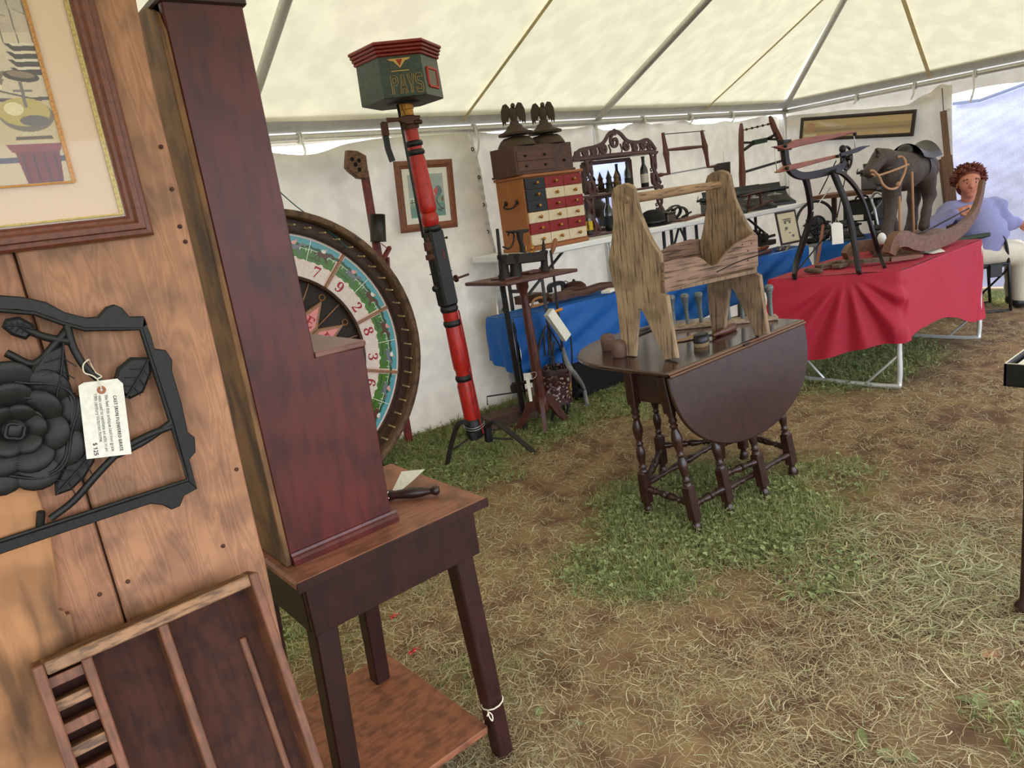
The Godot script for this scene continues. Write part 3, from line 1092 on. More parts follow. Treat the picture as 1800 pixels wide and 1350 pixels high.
	var pf := picture_frame("framed_print", "brown wood framed harbour print with cream mount on the board partition", Vector3(corner.x - w / 2.0, corner.y + h / 2.0, -1.36), Vector3.RIGHT, Vector3.UP, w, h, 0.036, 0.03, wood, pa.material(), 0.063, mat(Color(0.86, 0.74, 0.62), 0.85))
	for s in [[0.040, 0.007, Color(0.72, 0.63, 0.34), "gilt_liner"], [0.0965, 0.006, Color(0.72, 0.50, 0.2), "gilt_fillet"]]:
		var m := Mb.new()
		var x: float = w / 2.0 - s[0]
		var y: float = h / 2.0 - s[0]
		for r in [[Vector3(-x, y, 0), Vector3(x, y, 0)], [Vector3(-x, -y, 0), Vector3(x, -y, 0)], [Vector3(-x, -y, 0), Vector3(-x, y, 0)], [Vector3(x, -y, 0), Vector3(x, y, 0)]]:
			m.bar(r[0] + Vector3(0, 0, 0.0135), r[1] + Vector3(0, 0, 0.0135), Vector2(s[1], 0.003), Vector2(s[1], 0.003))
		put(s[3], m, mat(s[2], 0.4, "rust", Vector3.ONE * 20.0, 0.4), pf)

	# cast iron grate with a rose
	var gz := -1.338
	var gr := thing("cast_iron_grate", "black cast iron grate with a rose, leaves and stems on the board partition", "grate", Vector3(0.05, 1.05, gz))
	var gi := mat(Color(0.135, 0.13, 0.125), 0.5, "grain", Vector3.ONE * 9.0, 0.3, 0.05)
	var f := Mb.new()
	var xf := Transform3D(Basis.IDENTITY, Vector3(0, 0, gz))
	f.extr([v2(Vector3(-0.030, 1.462, -1.338)), v2(Vector3(0.038, 1.473, -1.338)), v2(Vector3(0.101, 1.471, -1.338)), v2(Vector3(0.129, 1.463, -1.338)), v2(Vector3(0.156, 1.450, -1.338)), v2(Vector3(0.176, 1.430, -1.338)), v2(Vector3(0.204, 1.415, -1.338)), v2(Vector3(0.221, 1.413, -1.338)), v2(Vector3(0.237, 1.426, -1.338)), v2(Vector3(0.249, 1.428, -1.338)), v2(Vector3(0.259, 1.420, -1.338)), v2(Vector3(0.266, 1.404, -1.338)), v2(Vector3(0.288, 1.400, -1.338)), v2(Vector3(0.290, 1.385, -1.338)), v2(Vector3(0.279, 1.378, -1.338)), v2(Vector3(0.238, 1.385, -1.338)), v2(Vector3(0.199, 1.396, -1.338)), v2(Vector3(0.170, 1.413, -1.338)), v2(Vector3(0.144, 1.432, -1.338)), v2(Vector3(0.116, 1.445, -1.338)), v2(Vector3(0.095, 1.448, -1.338)), v2(Vector3(0.032, 1.449, -1.338)), v2(Vector3(-0.036, 1.438, -1.338))], 0.018, xf, 0.002)
	f.extr([v2(Vector3(0.287, 1.400, -1.338)), v2(Vector3(0.291, 1.365, -1.338)), v2(Vector3(0.291, 1.343, -1.338)), v2(Vector3(0.308, 1.336, -1.338)), v2(Vector3(0.314, 1.317, -1.338)), v2(Vector3(0.309, 1.298, -1.338)), v2(Vector3(0.311, 1.242, -1.338)), v2(Vector3(0.309, 1.185, -1.338)), v2(Vector3(0.318, 1.172, -1.338)), v2(Vector3(0.313, 1.145, -1.338)), v2(Vector3(0.300, 1.136, -1.338)), v2(Vector3(0.300, 1.078, -1.338)), v2(Vector3(0.289, 1.096, -1.338)), v2(Vector3(0.288, 1.211, -1.338)), v2(Vector3(0.279, 1.381, -1.338))], 0.018, xf, 0.002)
	f.extr([v2(Vector3(0.301, 1.079, -1.338)), v2(Vector3(0.276, 1.074, -1.338)), v2(Vector3(0.265, 1.058, -1.338)), v2(Vector3(0.250, 1.057, -1.338)), v2(Vector3(0.238, 1.071, -1.338)), v2(Vector3(0.220, 1.080, -1.338)), v2(Vector3(0.111, 1.081, -1.338)), v2(Vector3(-0.001, 1.081, -1.338)), v2(Vector3(-0.134, 1.078, -1.338)), v2(Vector3(-0.128, 1.101, -1.338)), v2(Vector3(0.004, 1.100, -1.338)), v2(Vector3(0.116, 1.099, -1.338)), v2(Vector3(0.289, 1.099, -1.338))], 0.018, xf, 0.002)
	put("frame", f, gi, gr).position = -gr.position
	var bead := Mb.new()
	bead.tube([Vector3(0.026, 1.454, -1.328), Vector3(0.094, 1.449, -1.328), Vector3(0.136, 1.436, -1.328), Vector3(0.169, 1.413, -1.328), Vector3(0.197, 1.397, -1.328), Vector3(0.277, 1.381, -1.328), Vector3(0.285, 1.214, -1.328), Vector3(0.288, 1.101, -1.328), Vector3(0.115, 1.102, -1.328), Vector3(-0.067, 1.103, -1.328)], 0.0035, 6, false, [], Vector3.BACK)
	put("bead", bead, gi, gr).position = -gr.position
	var st := Mb.new()
	for q in [[Vector3(0.086, 1.384, -1.335), Vector3(0.117, 1.359, -1.335), Vector3(0.155, 1.387, -1.330), Vector3(0.174, 1.403, -1.335)], [Vector3(0.174, 1.409, -1.330), Vector3(0.174, 1.373, -1.330), Vector3(0.182, 1.338, -1.328), Vector3(0.197, 1.312, -1.330)], [Vector3(0.170, 1.383, -1.330), Vector3(0.141, 1.397, -1.330), Vector3(0.122, 1.412, -1.330), Vector3(0.114, 1.423, -1.330)], [Vector3(0.284, 1.203, -1.330), Vector3(0.246, 1.200, -1.328), Vector3(0.201, 1.189, -1.326), Vector3(0.159, 1.163, -1.326), Vector3(0.113, 1.128, -1.330), Vector3(0.075, 1.111, -1.330)], [Vector3(0.285, 1.210, -1.330), Vector3(0.238, 1.191, -1.330), Vector3(0.191, 1.181, -1.330)], [Vector3(0.066, 1.127, -1.330), Vector3(0.059, 1.103, -1.335)], [Vector3(0.153, 1.302, -1.330), Vector3(0.148, 1.275, -1.328), Vector3(0.133, 1.231, -1.330)]]:
		st.tube(curve(q, 4), 0.0062, 8)
	put("stem", st, gi, gr).position = -gr.position
	for q in [[[Vector3(0.163, 1.382, -1.330), Vector3(0.134, 1.375, -1.330), Vector3(0.110, 1.352, -1.330), Vector3(0.102, 1.329, -1.330), Vector3(0.109, 1.315, -1.330), Vector3(0.130, 1.296, -1.330), Vector3(0.146, 1.304, -1.330), Vector3(0.157, 1.325, -1.330), Vector3(0.160, 1.358, -1.330)], Vector3(0.162, 1.383, -1.322), Vector3(0.129, 1.297, -1.322)], [[Vector3(0.280, 1.330, -1.330), Vector3(0.251, 1.337, -1.330), Vector3(0.227, 1.324, -1.330), Vector3(0.219, 1.309, -1.330), Vector3(0.222, 1.283, -1.330), Vector3(0.233, 1.268, -1.330), Vector3(0.256, 1.274, -1.330), Vector3(0.276, 1.304, -1.330)], Vector3(0.276, 1.328, -1.322), Vector3(0.227, 1.273, -1.322)], [[Vector3(0.165, 1.200, -1.330), Vector3(0.142, 1.210, -1.330), Vector3(0.118, 1.194, -1.330), Vector3(0.095, 1.165, -1.330), Vector3(0.091, 1.145, -1.330), Vector3(0.114, 1.146, -1.330), Vector3(0.138, 1.161, -1.330), Vector3(0.157, 1.181, -1.330)], Vector3(0.162, 1.201, -1.322), Vector3(0.091, 1.148, -1.322)], [[Vector3(0.132, 1.419, -1.330), Vector3(0.116, 1.435, -1.330), Vector3(0.098, 1.435, -1.330), Vector3(0.090, 1.424, -1.330), Vector3(0.099, 1.409, -1.330), Vector3(0.115, 1.398, -1.330), Vector3(0.127, 1.406, -1.330)], Vector3(0.128, 1.413, -1.322), Vector3(0.094, 1.426, -1.322)], [[Vector3(0.060, 1.373, -1.330), Vector3(0.032, 1.398, -1.330), Vector3(-0.004, 1.389, -1.330), Vector3(-0.003, 1.346, -1.330), Vector3(0.029, 1.337, -1.330)], Vector3(0.056, 1.371, -1.322), Vector3(0.001, 1.372, -1.322)]]:
		var m := Mb.new()
		m.extr(q[0].map(func(p): return Vector2(p.x, p.y)), 0.014, Transform3D(Basis.IDENTITY, Vector3(0, 0, -1.333)), 0.0045)
		m.tube(curve([q[1], (q[1] + q[2]) / 2.0 + Vector3(0.003, 0.002, 0.001), q[2]], 4), 0.0016, 5)
		var d: Vector3 = (q[2] - q[1])
		for k in 3:
			var b: Vector3 = q[1] + d * (0.25 + 0.22 * k)
			for s in [-1, 1]:
				m.tube([b, b + d * 0.13 + Vector3(-d.y, d.x, 0) * 0.24 * s + Vector3(0, 0, -0.001)], 0.0009, 4)
		put("leaf", m, gi, gr).position = -gr.position
	var rose := Mb.new()
	var rc := Vector3(0.065, 1.268, -1.338)
	for k in 22:
		var ring := 0 if k < 9 else (1 if k < 16 else 2)
		var cnt: int = [9, 7, 6][ring]
		var ang := TAU * (k % cnt) / cnt + ring * 0.5
		var rr: float = [0.072, 0.047, 0.024][ring]
		var b := Basis(Vector3.BACK, ang) * Basis(Vector3.UP, [-0.28, -0.4, -0.6][ring])
		rose.ball(rc + Vector3(cos(ang), sin(ang) * 1.0, 0) * rr + Vector3(0, 0, 0.004 + 0.009 * ring), Vector3([0.036, 0.03, 0.022][ring], [0.037, 0.032, 0.021][ring], [0.009, 0.009, 0.008][ring]), 16, 9, b)
	for q in [[0.034, 0.0, 4.6, 0.027], [0.056, 0.6, 5.2, 0.019], [0.012, 1.0, 6.5, 0.032], [0.08, 3.6, 6.4, 0.014], [0.078, 5.0, 7.6, 0.014]]:
		var arc := []
		for k in 22:
			var a: float = lerpf(q[1], q[2], k / 21.0)
			var r: float = q[0] * (1.0 + 0.12 * sin(a * 4.0) + 0.05 * k / 21.0)
			arc.append(rc + Vector3(cos(a) * r * 1.05, sin(a) * r, q[3]))
		rose.tube(arc, 0.0028, 6, false, [], Vector3.BACK)
	rose.ball(rc + Vector3(0, 0, 0.02), Vector3(0.02, 0.02, 0.012), 14, 8)
	rose.lathe([Vector2(0, 0), Vector2(0.085, 0.0), Vector2(0.083, 0.006), Vector2(0, 0.01)], 24, Transform3D(Basis(Vector3.RIGHT, PI / 2), rc + Vector3(0, 0, -0.002)))
	put("rose", rose, gi, gr).position = -gr.position
	# its price tag
	var tp := [Vector3(0.164, 1.312, -1.318), Vector3(0.173, 1.315, -1.318), Vector3(0.221, 1.309, -1.318), Vector3(0.227, 1.299, -1.318), Vector3(0.211, 1.179, -1.318), Vector3(0.146, 1.192, -1.318)]
	var tag := price_tag("cream price tag with printed lines tied to the cast iron grate", tp, Vector3.BACK, [Vector3(0.194, 1.300, -1.314), Vector3(0.192, 1.315, -1.312), Vector3(0.186, 1.324, -1.312), Vector3(0.177, 1.331, -1.314), Vector3(0.179, 1.343, -1.318), Vector3(0.189, 1.349, -1.322), Vector3(0.192, 1.340, -1.335), Vector3(0.194, 1.326, -1.325), Vector3(0.199, 1.319, -1.314), Vector3(0.191, 1.317, -1.310)])
	var ax: Vector3 = (tp[4] - tp[3]).normalized()
	var eye := Mb.new()
	var ering := []
	for k in 12:
		ering.append(Vector3(0.194, 1.297, -1.317) - tag.position + Vector3(cos(TAU * k / 12.0), sin(TAU * k / 12.0), 0) * 0.0045)
	eye.tube(ering, 0.0024, 6, true, [], Vector3.BACK)
	put("eyelet", eye, mat(Color(0.66, 0.42, 0.3), 0.8), tag)
	var lines := [["CAST IRON FLOWERED GRATE", 209, 742, 0.0062, 0.7], ["We feel this antique cast iron grate", 193, 742, 0.0056, 0.0], ["was used to ventilate an attic in an", 183, 742, 0.0056, 0.0], ["19th century Victorian home.", 172, 735, 0.0058, 0.0], ["$ 125", 170, 790, 0.008, 0.7]]
	var lp := [Vector3(0.204, 1.236, -1.317), Vector3(0.192, 1.240, -1.317), Vector3(0.183, 1.242, -1.317), Vector3(0.178, 1.253, -1.317), Vector3(0.162, 1.204, -1.317)]
	for k in 5:
		lettering(lines[k][0], lines[k][3] * 0.82, M.print, tag, Transform3D(Basis(ax, ax.cross(Vector3.FORWARD), Vector3.BACK), lp[k] - tag.position), false, lines[k][4], 0.0003)

	# the shallow partitioned tray that leans on the boards
	var top := Vector3(0.007, 0.919, -1.270)
	var tr := thing("wooden_tray", "worn wooden partitioned tray leaning against the board partition below the grate", "tray")
	tr.transform = frame_at(Vector3(0.167, 0.0, -1.0), Vector3.RIGHT, Vector3(0, 0.9, -0.275))
	var tw := mat(Color(0.52, 0.32, 0.21), 0.6, "grain", Vector3(9, 1, 9), 0.0, 0.1, 3.0)
	var tw2 := mat(Color(0.64, 0.47, 0.33), 0.65, "strong", Vector3(2, 9, 9), 0.0, 0.1, 3.0)
	var tin := mat(Color(0.29, 0.15, 0.09), 0.9, "grain", Vector3(6, 1, 6), 0.0, 0.1, 4.0)
	var L := 0.95
	var fl := Mb.new()
	fl.span(Vector3(-0.172, 0.005, -0.04), Vector3(0.172, L - 0.005, -0.032))
	put("bottom", fl, tin, tr)
	var rails := [[-0.178, -0.162, tw, "side"], [0.162, 0.178, tw, "side"], [-0.115, -0.1, tw, "divider"], [0.001, 0.016, tw, "divider"]]
	for q in rails:
		var m := Mb.new()
		var hi := 0.03 if q[3] == "side" else 0.022
		m.span(Vector3(q[0], 0.0 if q[3] == "side" else 0.016, -0.034), Vector3(q[1], L if q[3] == "side" else L - 0.02, hi), 0.002)
		put(q[3], m, q[2], tr)
	for y in [0.009, L - 0.01]:
		var m := Mb.new()
		m.box(Vector3(0, y, -0.002), Vector3(0.322, 0.02, 0.062), 0.002)
		m.box(Vector3(0, y + 0.002, -0.005), Vector3(0.35, 0.016, 0.05), 0.002)
		put("end", m, tw2, tr)
	for k in 22:
		var m := Mb.new()
		m.box(Vector3(-0.139, L - 0.035 - k * 0.038, -0.008), Vector3(0.048, 0.017, 0.044), 0.001)
		put("slot_block", m, tw2 if k % 2 else tw, tr)
	var sl := Mb.new()
	sl.bar(Vector3(0.13, L - 0.11, -0.03), Vector3(0.135, 0.05, -0.03), Vector2(0.012, 0.01), Vector2(0.012, 0.01), 0.002)
	put("loose_strip", sl, tw, tr)

	small_table()


func small_table() -> void:
	var red := mat(Color(0.36, 0.125, 0.105), 0.42, "grain", Vector3(3, 0.6, 3), 0.0, 0.03, 1.4)
	var dark := mat(Color(0.20, 0.075, 0.06), 0.4, "grain", Vector3(8, 0.8, 8), 0.0, 0.05, 3.0)
	var worn := mat(Color(0.60, 0.38, 0.28), 0.5, "grain", Vector3(0.8, 8, 6), 0.0, 0.04, 2.2)
	var raw := mat(Color(0.54, 0.38, 0.22), 0.7, "strong", Vector3(6, 0.35, 1.2), 0.0, 0.1, 2.0)
	var t := thing("small_table", "small dark red side table with a worn top and low shelf holding the cabinet", "table", Vector3(0.715, 0, -1.64))
	var a := Mb.new()
	a.span(Vector3(0.459, 0.757, -1.885), Vector3(0.985, 0.78, -1.405), 0.006)
	putw("top", a, worn, t)
	var edge := Mb.new()
	edge.span(Vector3(0.4585, 0.7565, -1.407), Vector3(0.9855, 0.7795, -1.403), 0.001)
	putw("top_edge", edge, dark, t)
	for q in [[Vector3(0.482, 0.625, -1.452), Vector3(0.955, 0.757, -1.432)], [Vector3(0.482, 0.625, -1.86), Vector3(0.955, 0.757, -1.84)], [Vector3(0.4815, 0.626, -1.835), Vector3(0.498, 0.757, -1.4525)], [Vector3(0.942, 0.626, -1.835), Vector3(0.9555, 0.757, -1.4525)]]:
		var m := Mb.new()
		m.span(q[0], q[1], 0.003)
		putw("apron", m, dark, t)
	for q in [[Vector3(0.512, 0.63, -1.462), Vector3(0.47, 0, -1.428)], [Vector3(0.905, 0.63, -1.462), Vector3(0.925, -0.0, -1.435)], [Vector3(0.512, 0.63, -1.838), Vector3(0.485, 0, -1.87)], [Vector3(0.81, 0.63, -1.86), Vector3(0.795, 0, -1.87)]]:
		var m := Mb.new()
		m.bar(q[0], q[1], Vector2(0.056, 0.056), Vector2(0.046, 0.046), 0.004, Vector3.RIGHT)
		putw("leg", m, dark, t)
	var s := Mb.new()
	s.extr([Vector2(0.45, 1.435), Vector2(0.885, 1.435), Vector2(0.893, 1.442), Vector2(0.883, 1.97), Vector2(0.46, 1.97)], 0.02, Transform3D(Basis(Vector3.RIGHT, -PI / 2), Vector3(0, 0.112, 0)), 0.003)
	putw("shelf", s, mat(Color(0.60, 0.36, 0.23), 0.55, "grain", Vector3(0.9, 8, 5), 0.0, 0.05, 4.0), t)
	var str := Mb.new()
	var loop := []
	for k in 13:
		loop.append(Vector3(0.918 + 0.031 * cos(TAU * k / 12.0), 0.185 + 0.006 * sin(TAU * k / 12.0 + 1.0), -1.437 + 0.031 * sin(TAU * k / 12.0)))
	str.tube(loop, 0.0022, 6, false, [], Vector3.UP)
	str.tube(curve([Vector3(0.888, 0.183, -1.42), Vector3(0.883, 0.172, -1.408), Vector3(0.889, 0.158, -1.406), Vector3(0.894, 0.17, -1.41), Vector3(0.885, 0.185, -1.41), Vector3(0.877, 0.178, -1.41)], 5), 0.0018, 6)
	one("string_loop", "white string tied round the front leg of the small red table", "string", str, M.string)
	# tall step-back cabinet, seen from its painted end
	var c := thing("stepback_cabinet", "tall narrow maroon painted step-back cabinet standing on the small table", "cabinet", Vector3(0.61, 0.78, -1.64))
	var z0 := -1.50
	var z1 := -1.80
	var lo := Mb.new()
	lo.extr([Vector2(0.490, 0.783), Vector2(0.757, 0.783), Vector2(0.768, 1.225), Vector2(0.646, 1.229), Vector2(0.647, 1.955), Vector2(0.4905, 1.955)], 0.02, Transform3D(Basis.IDENTITY, Vector3(0, 0, z0 - 0.01)), 0.003)
	putw("side_panel", lo, red, c)
	var b2 := Mb.new()
	b2.extr([Vector2(0.490, 0.783), Vector2(0.757, 0.783), Vector2(0.768, 1.225), Vector2(0.646, 1.229), Vector2(0.647, 1.955), Vector2(0.4905, 1.955)], 0.02, Transform3D(Basis.IDENTITY, Vector3(0, 0, z1 + 0.01)), 0.003)
	putw("side_panel", b2, red, c)
	var bkp := Mb.new()
	bkp.extr([Vector2(-z0, 0.782), Vector2(-z1, 0.782), Vector2(-z1, 1.97), Vector2(-z0 + 0.06, 1.955), Vector2(-z0 + 0.015, 1.935), Vector2(-z0, 1.9)], 0.014, Transform3D(Basis(Vector3.UP, PI / 2), Vector3(0.484, 0, 0)), 0.002)
	putw("back_panel", bkp, raw, c)
	var st := Mb.new()
	st.extr([Vector2(0.646, 1.497), Vector2(0.766, 1.494), Vector2(0.777, 1.504), Vector2(0.777, 1.80), Vector2(0.646, 1.80)], 0.014, Transform3D(Basis(Vector3.RIGHT, -PI / 2), Vector3(0, 1.232, 0)), 0.003)
	putw("ledge", st, mat(Color(0.50, 0.33, 0.29), 0.4, "grain", Vector3(1, 4, 4)), c)
	var fr := Mb.new()
	fr.span(Vector3(0.635, 1.24, z1 + 0.02), Vector3(0.646, 1.95, z0 - 0.02))
	fr.span(Vector3(0.75, 0.783, z1 + 0.02), Vector3(0.76, 1.224, z0 - 0.02))
	putw("front_panel", fr, red, c)
	var co := Mb.new()
	co.span(Vector3(0.484, 1.95, z1), Vector3(0.655, 1.968, z0 + 0.006), 0.004)
	putw("cornice", co, dark, c)
	var mo := Mb.new()
	var pr := [Vector2(0, 0.0), Vector2(0.014, 0.0), Vector2(0.015, 0.012), Vector2(0.011, 0.018), Vector2(0.006, 0.021), Vector2(0.004, 0.027), Vector2(0, 0.028)]
	mo.sweep([Vector3(0.492, 0.781, z0), Vector3(0.672, 0.781, z0)], pr, Vector3.UP)
	mo.sweep([Vector3(0.6725, 0.781, z0), Vector3(0.768, 0.781, z0)], pr, Vector3.UP)
	putw("base_moulding", mo, red, c)
	# turned handle with its tag, on the table top
	var hn := thing("turned_grip_tool", "dark turned wooden handle lying on the worn table top beside the cabinet", "handle", Vector3(0.889, 0.780, -1.600))
	var hm := Mb.new()
	hm.turn(Vector3(0.811, 0.797, -1.626), Vector3(0.921, 0.797, -1.525), [Vector2(0, 0), Vector2(0.012, 0.0), Vector2(0.015, 0.08), Vector2(0.011, 0.2), Vector2(0.012, 0.3), Vector2(0.015, 0.5), Vector2(0.013, 0.68), Vector2(0.0085, 0.82), Vector2(0.0095, 0.86), Vector2(0.013, 0.9), Vector2(0.0135, 0.95), Vector2(0.009, 0.99), Vector2(0, 1.0)], 16)
	putw("grip", hm, mat(Color(0.17, 0.075, 0.055), 0.4, "grain", Vector3.ONE * 6.0), hn)
	var col := Mb.new()
	col.rod(Vector3(0.792, 0.797, -1.642), Vector3(0.815, 0.797, -1.626), 0.008, 0.01)
	putw("ferrule", col, M.iron, hn)
	var tg := price_tag("cream price tag with small print leaning on the turned handle", [Vector3(0.841, 0.800, -1.634), Vector3(0.841, 0.800, -1.605), Vector3(0.880, 0.822, -1.590), Vector3(0.937, 0.832, -1.610), Vector3(0.890, 0.832, -1.657)], Vector3(-0.3, 1, 0.6), [Vector3(0.837, 0.800, -1.640), Vector3(0.818, 0.810, -1.615), Vector3(0.797, 0.812, -1.585), Vector3(0.800, 0.805, -1.582)])
	tg.set_meta("group", "")
	tg.remove_meta("group")



# ---------------------------------------------------------------- the gaming wheel, its post, the strength tester, the jockey print
func horse_panel(grey_first: bool) -> Paint:
	var p := Paint.new(512, 300, Color(0.86, 0.72, 0.68))
	p.poly([Vector2(22, 20), Vector2(490, 20), Vector2(490, 170), Vector2(22, 170)], Color(0.35, 0.62, 0.66))
	p.poly([Vector2(22, 74), Vector2(490, 84), Vector2(490, 172), Vector2(22, 172)], Color(0.27, 0.45, 0.14))
	for k in 15:
		p.oval(30.0 + k * 33.0, 66.0 + (k * 7) % 12, 20, 11, Color(0.17, 0.32, 0.17))
	for s in 2:
		var x := 24.0 + 234.0 * s
		p.line(Vector2(x, 84), Vector2(x + 232, 92), 3.5, Color(0.93, 0.93, 0.9))
		for k in 5:
			p.line(Vector2(x + 20 + k * 48, 82), Vector2(x + 20 + k * 48, 108), 3.5, Color(0.93, 0.93, 0.9))
		var c := Color(0.45, 0.46, 0.49) if (s == 0) == grey_first else Color(0.36, 0.19, 0.12)
		var o := Vector2(x + 110, 92)
		p.oval(o.x, o.y, 44, 19, c)
		p.poly([o + Vector2(28, -8), o + Vector2(66, -40), o + Vector2(78, -30), o + Vector2(42, 10)], c)
		p.oval(o.x + 82, o.y - 26, 18, 8, c, 0.5)
		for q in [[-34, -52], [-22, -8], [26, 52], [34, 70]]:
			p.line(o + Vector2(q[0], 10), o + Vector2(q[1], 46), 8, c.darkened(0.15))
		p.line(o + Vector2(-40, -4), o + Vector2(-66, 14), 7, c.darkened(0.3))
		p.oval(o.x + 2, o.y - 28, 19, 13, [Color(0.88, 0.62, 0.58), Color(0.9, 0.88, 0.82)][s])
		p.oval(o.x + 16, o.y - 45, 8, 8, Color(0.82, 0.62, 0.5))
		p.oval(o.x - 50, 142, 60, 9, Color(0.22, 0.34, 0.12))
	# lace-like field that carries the number
	for s in 2:
		var x := 24.0 + 234.0 * s
		var pts := []
		for k in 25:
			pts.append(Vector2(x + 8 + k * 9.0, 176 + 10.0 * sin(k * 0.78) - (8 if k > 7 and k < 17 else 0)))
		pts.append(Vector2(x + 224, 290))
		pts.append(Vector2(x + 8, 290))
		p.poly(pts, Color(0.88, 0.83, 0.78))
	var r := RandomNumberGenerator.new()
	r.seed = 5
	for k in 900:
		var q := Vector2(r.randf_range(34, 480), r.randf_range(184, 286))
		p.line(q, q + Vector2(r.randf_range(-7, 7), r.randf_range(-7, 7)), 1.3, Color(0.74, 0.63, 0.60))
	p.line(Vector2(256, 14), Vector2(256, 292), 5, Color(0.93, 0.9, 0.86))
	p.line(Vector2(12, 16), Vector2(500, 16), 9, Color(0.9, 0.86, 0.8))
	p.speckle(0.07, 4)
	return p


func game_side() -> void:
	var c := Vector3(1.428, 0.822, -3.77)
	var w := thing("gaming_wheel", "large wooden horse race gaming wheel with numbered picture panels and pegs behind the cabinet", "wheel")
	w.transform = Transform3D(Basis(Vector3.UP, deg_to_rad(-3)), c)
	var wood := mat(Color(0.44, 0.32, 0.21), 0.7, "strong", Vector3(2, 2, 6), 0.0, 0.2, 2.0)
	var brown := mat(Color(0.25, 0.155, 0.09), 0.55, "grain", Vector3(3, 3, 3), 0.0, 0.05)
	var dark := mat(Color(0.15, 0.10, 0.065), 0.7, "strong", Vector3(1, 6, 3), 0.0, 0.05)
	var turn := Transform3D(Basis(Vector3.RIGHT, PI / 2), Vector3.ZERO)
	var rim := Mb.new()
	rim.lathe([Vector2(0.785, -0.055), Vector2(0.826, -0.055), Vector2(0.83, -0.05), Vector2(0.83, 0.062), Vector2(0.826, 0.068), Vector2(0.80, 0.07), Vector2(0.794, 0.064), Vector2(0.79, 0.0), Vector2(0.785, -0.055)], 72, turn)
	put("rim", rim, wood, w)
	var fel := Mb.new()
	fel.lathe([Vector2(0.715, -0.03), Vector2(0.787, -0.03), Vector2(0.787, 0.004), Vector2(0.74, 0.012), Vector2(0.724, 0.014), Vector2(0.716, 0.022), Vector2(0.712, 0.01), Vector2(0.715, -0.03)], 72, turn)
	put("felloe", fel, brown, w)
	var disc := Mb.new()
	disc.lathe([Vector2(0, -0.035), Vector2(0.72, -0.035), Vector2(0.72, -0.02), Vector2(0.0, -0.02)], 60, turn)
	put("backboard", disc, dark, w)
	var inr := Mb.new()
	inr.lathe([Vector2(0.472, -0.02), Vector2(0.492, -0.02), Vector2(0.492, 0.014), Vector2(0.486, 0.02), Vector2(0.476, 0.016), Vector2(0.472, -0.02)], 60, turn)
	put("inner_ring", inr, brown, w)
	var pm := [horse_panel(true).material(0.35), horse_panel(false).material(0.35)]
	var nm := mat(Color(0.62, 0.06, 0.10), 0.5)
	var barm := mat(Color(0.62, 0.46, 0.34), 0.5, "rust", Vector3.ONE * 8.0, 0.2)
	var step := TAU / 11.0
	var nums := [["9", "2"], ["8", "3"], ["6", "4"], ["5", "10"], ["1", "11"], ["12", "7"], ["9", "2"], ["8", "3"], ["6", "4"], ["5", "10"], ["1", "7"]]
	for k in 11:
		var a0 := deg_to_rad(48.0) - step * k
		var m := Mb.new()
		var g := 12
		for i in g:
			var b0 := a0 - step * i / g
			var b1 := a0 - step * (i + 1) / g
			for j in 2:
				var r0 := lerpf(0.716, 0.49, j / 2.0)
				var r1 := lerpf(0.716, 0.49, (j + 1) / 2.0)
				var q := [Vector3(cos(b0) * r0, sin(b0) * r0, -0.004), Vector3(cos(b1) * r0, sin(b1) * r0, -0.004), Vector3(cos(b1) * r1, sin(b1) * r1, -0.004), Vector3(cos(b0) * r1, sin(b0) * r1, -0.004)]
				m.quad_uv(q[0], q[1], q[2], q[3], Vector3.BACK, Rect2(float(i) / g, j / 2.0, 1.0 / g, 0.5))
		# the panel has a thickness
		for e in [a0, a0 - step]:
			m.face([Vector3(cos(e) * 0.716, sin(e) * 0.716, -0.02), Vector3(cos(e) * 0.49, sin(e) * 0.49, -0.02), Vector3(cos(e) * 0.49, sin(e) * 0.49, -0.004), Vector3(cos(e) * 0.716, sin(e) * 0.716, -0.004)], Vector3(cos(a0 - step / 2), sin(a0 - step / 2), 0) * 0.6)
		var panel := put("picture_panel", m, pm[k % 2], w)
		for s in 2:
			var a := a0 - step * (0.25 + 0.5 * s) + 0.01
			var up := Vector3(cos(a), sin(a), 0)
			lettering(nums[k][s], 0.062, nm, panel, Transform3D(Basis(Vector3(up.y, -up.x, 0), up, Vector3.BACK), up * 0.543 + Vector3(0, 0, -0.003)), true, 1.0, 0.001, "numeral")
		var bar := Mb.new()
		var d := Vector3(cos(a0), sin(a0), 0)
		bar.bar(d * 0.492, d * 0.716, Vector2(0.016, 0.014), Vector2(0.016, 0.014), 0.003, Vector3(-d.y, d.x, 0))
		put("divider", bar, barm, w)
	var pegm := mat(Color(0.74, 0.64, 0.45), 0.4, "", Vector3.ONE, 0.25)
	for k in 55:
		var a := deg_to_rad(48.0) + TAU * (k + 0.1) / 55.0
		var d := Vector3(cos(a), sin(a), 0)
		var m := Mb.new()
		m.rod(d * 0.752 + Vector3(0, 0, 0.0), d * 0.752 + Vector3(0, 0, 0.09), 0.0048, 0.0048, 8)
		m.lathe([Vector2(0, 0.004), Vector2(0.0085, 0.004), Vector2(0.0085, 0.009), Vector2(0.004, 0.011)], 8, Transform3D(Basis(Vector3.RIGHT, PI / 2), d * 0.752))
		put("peg", m, pegm, w)
	var pink := mat(Color(0.85, 0.52, 0.52), 0.5)
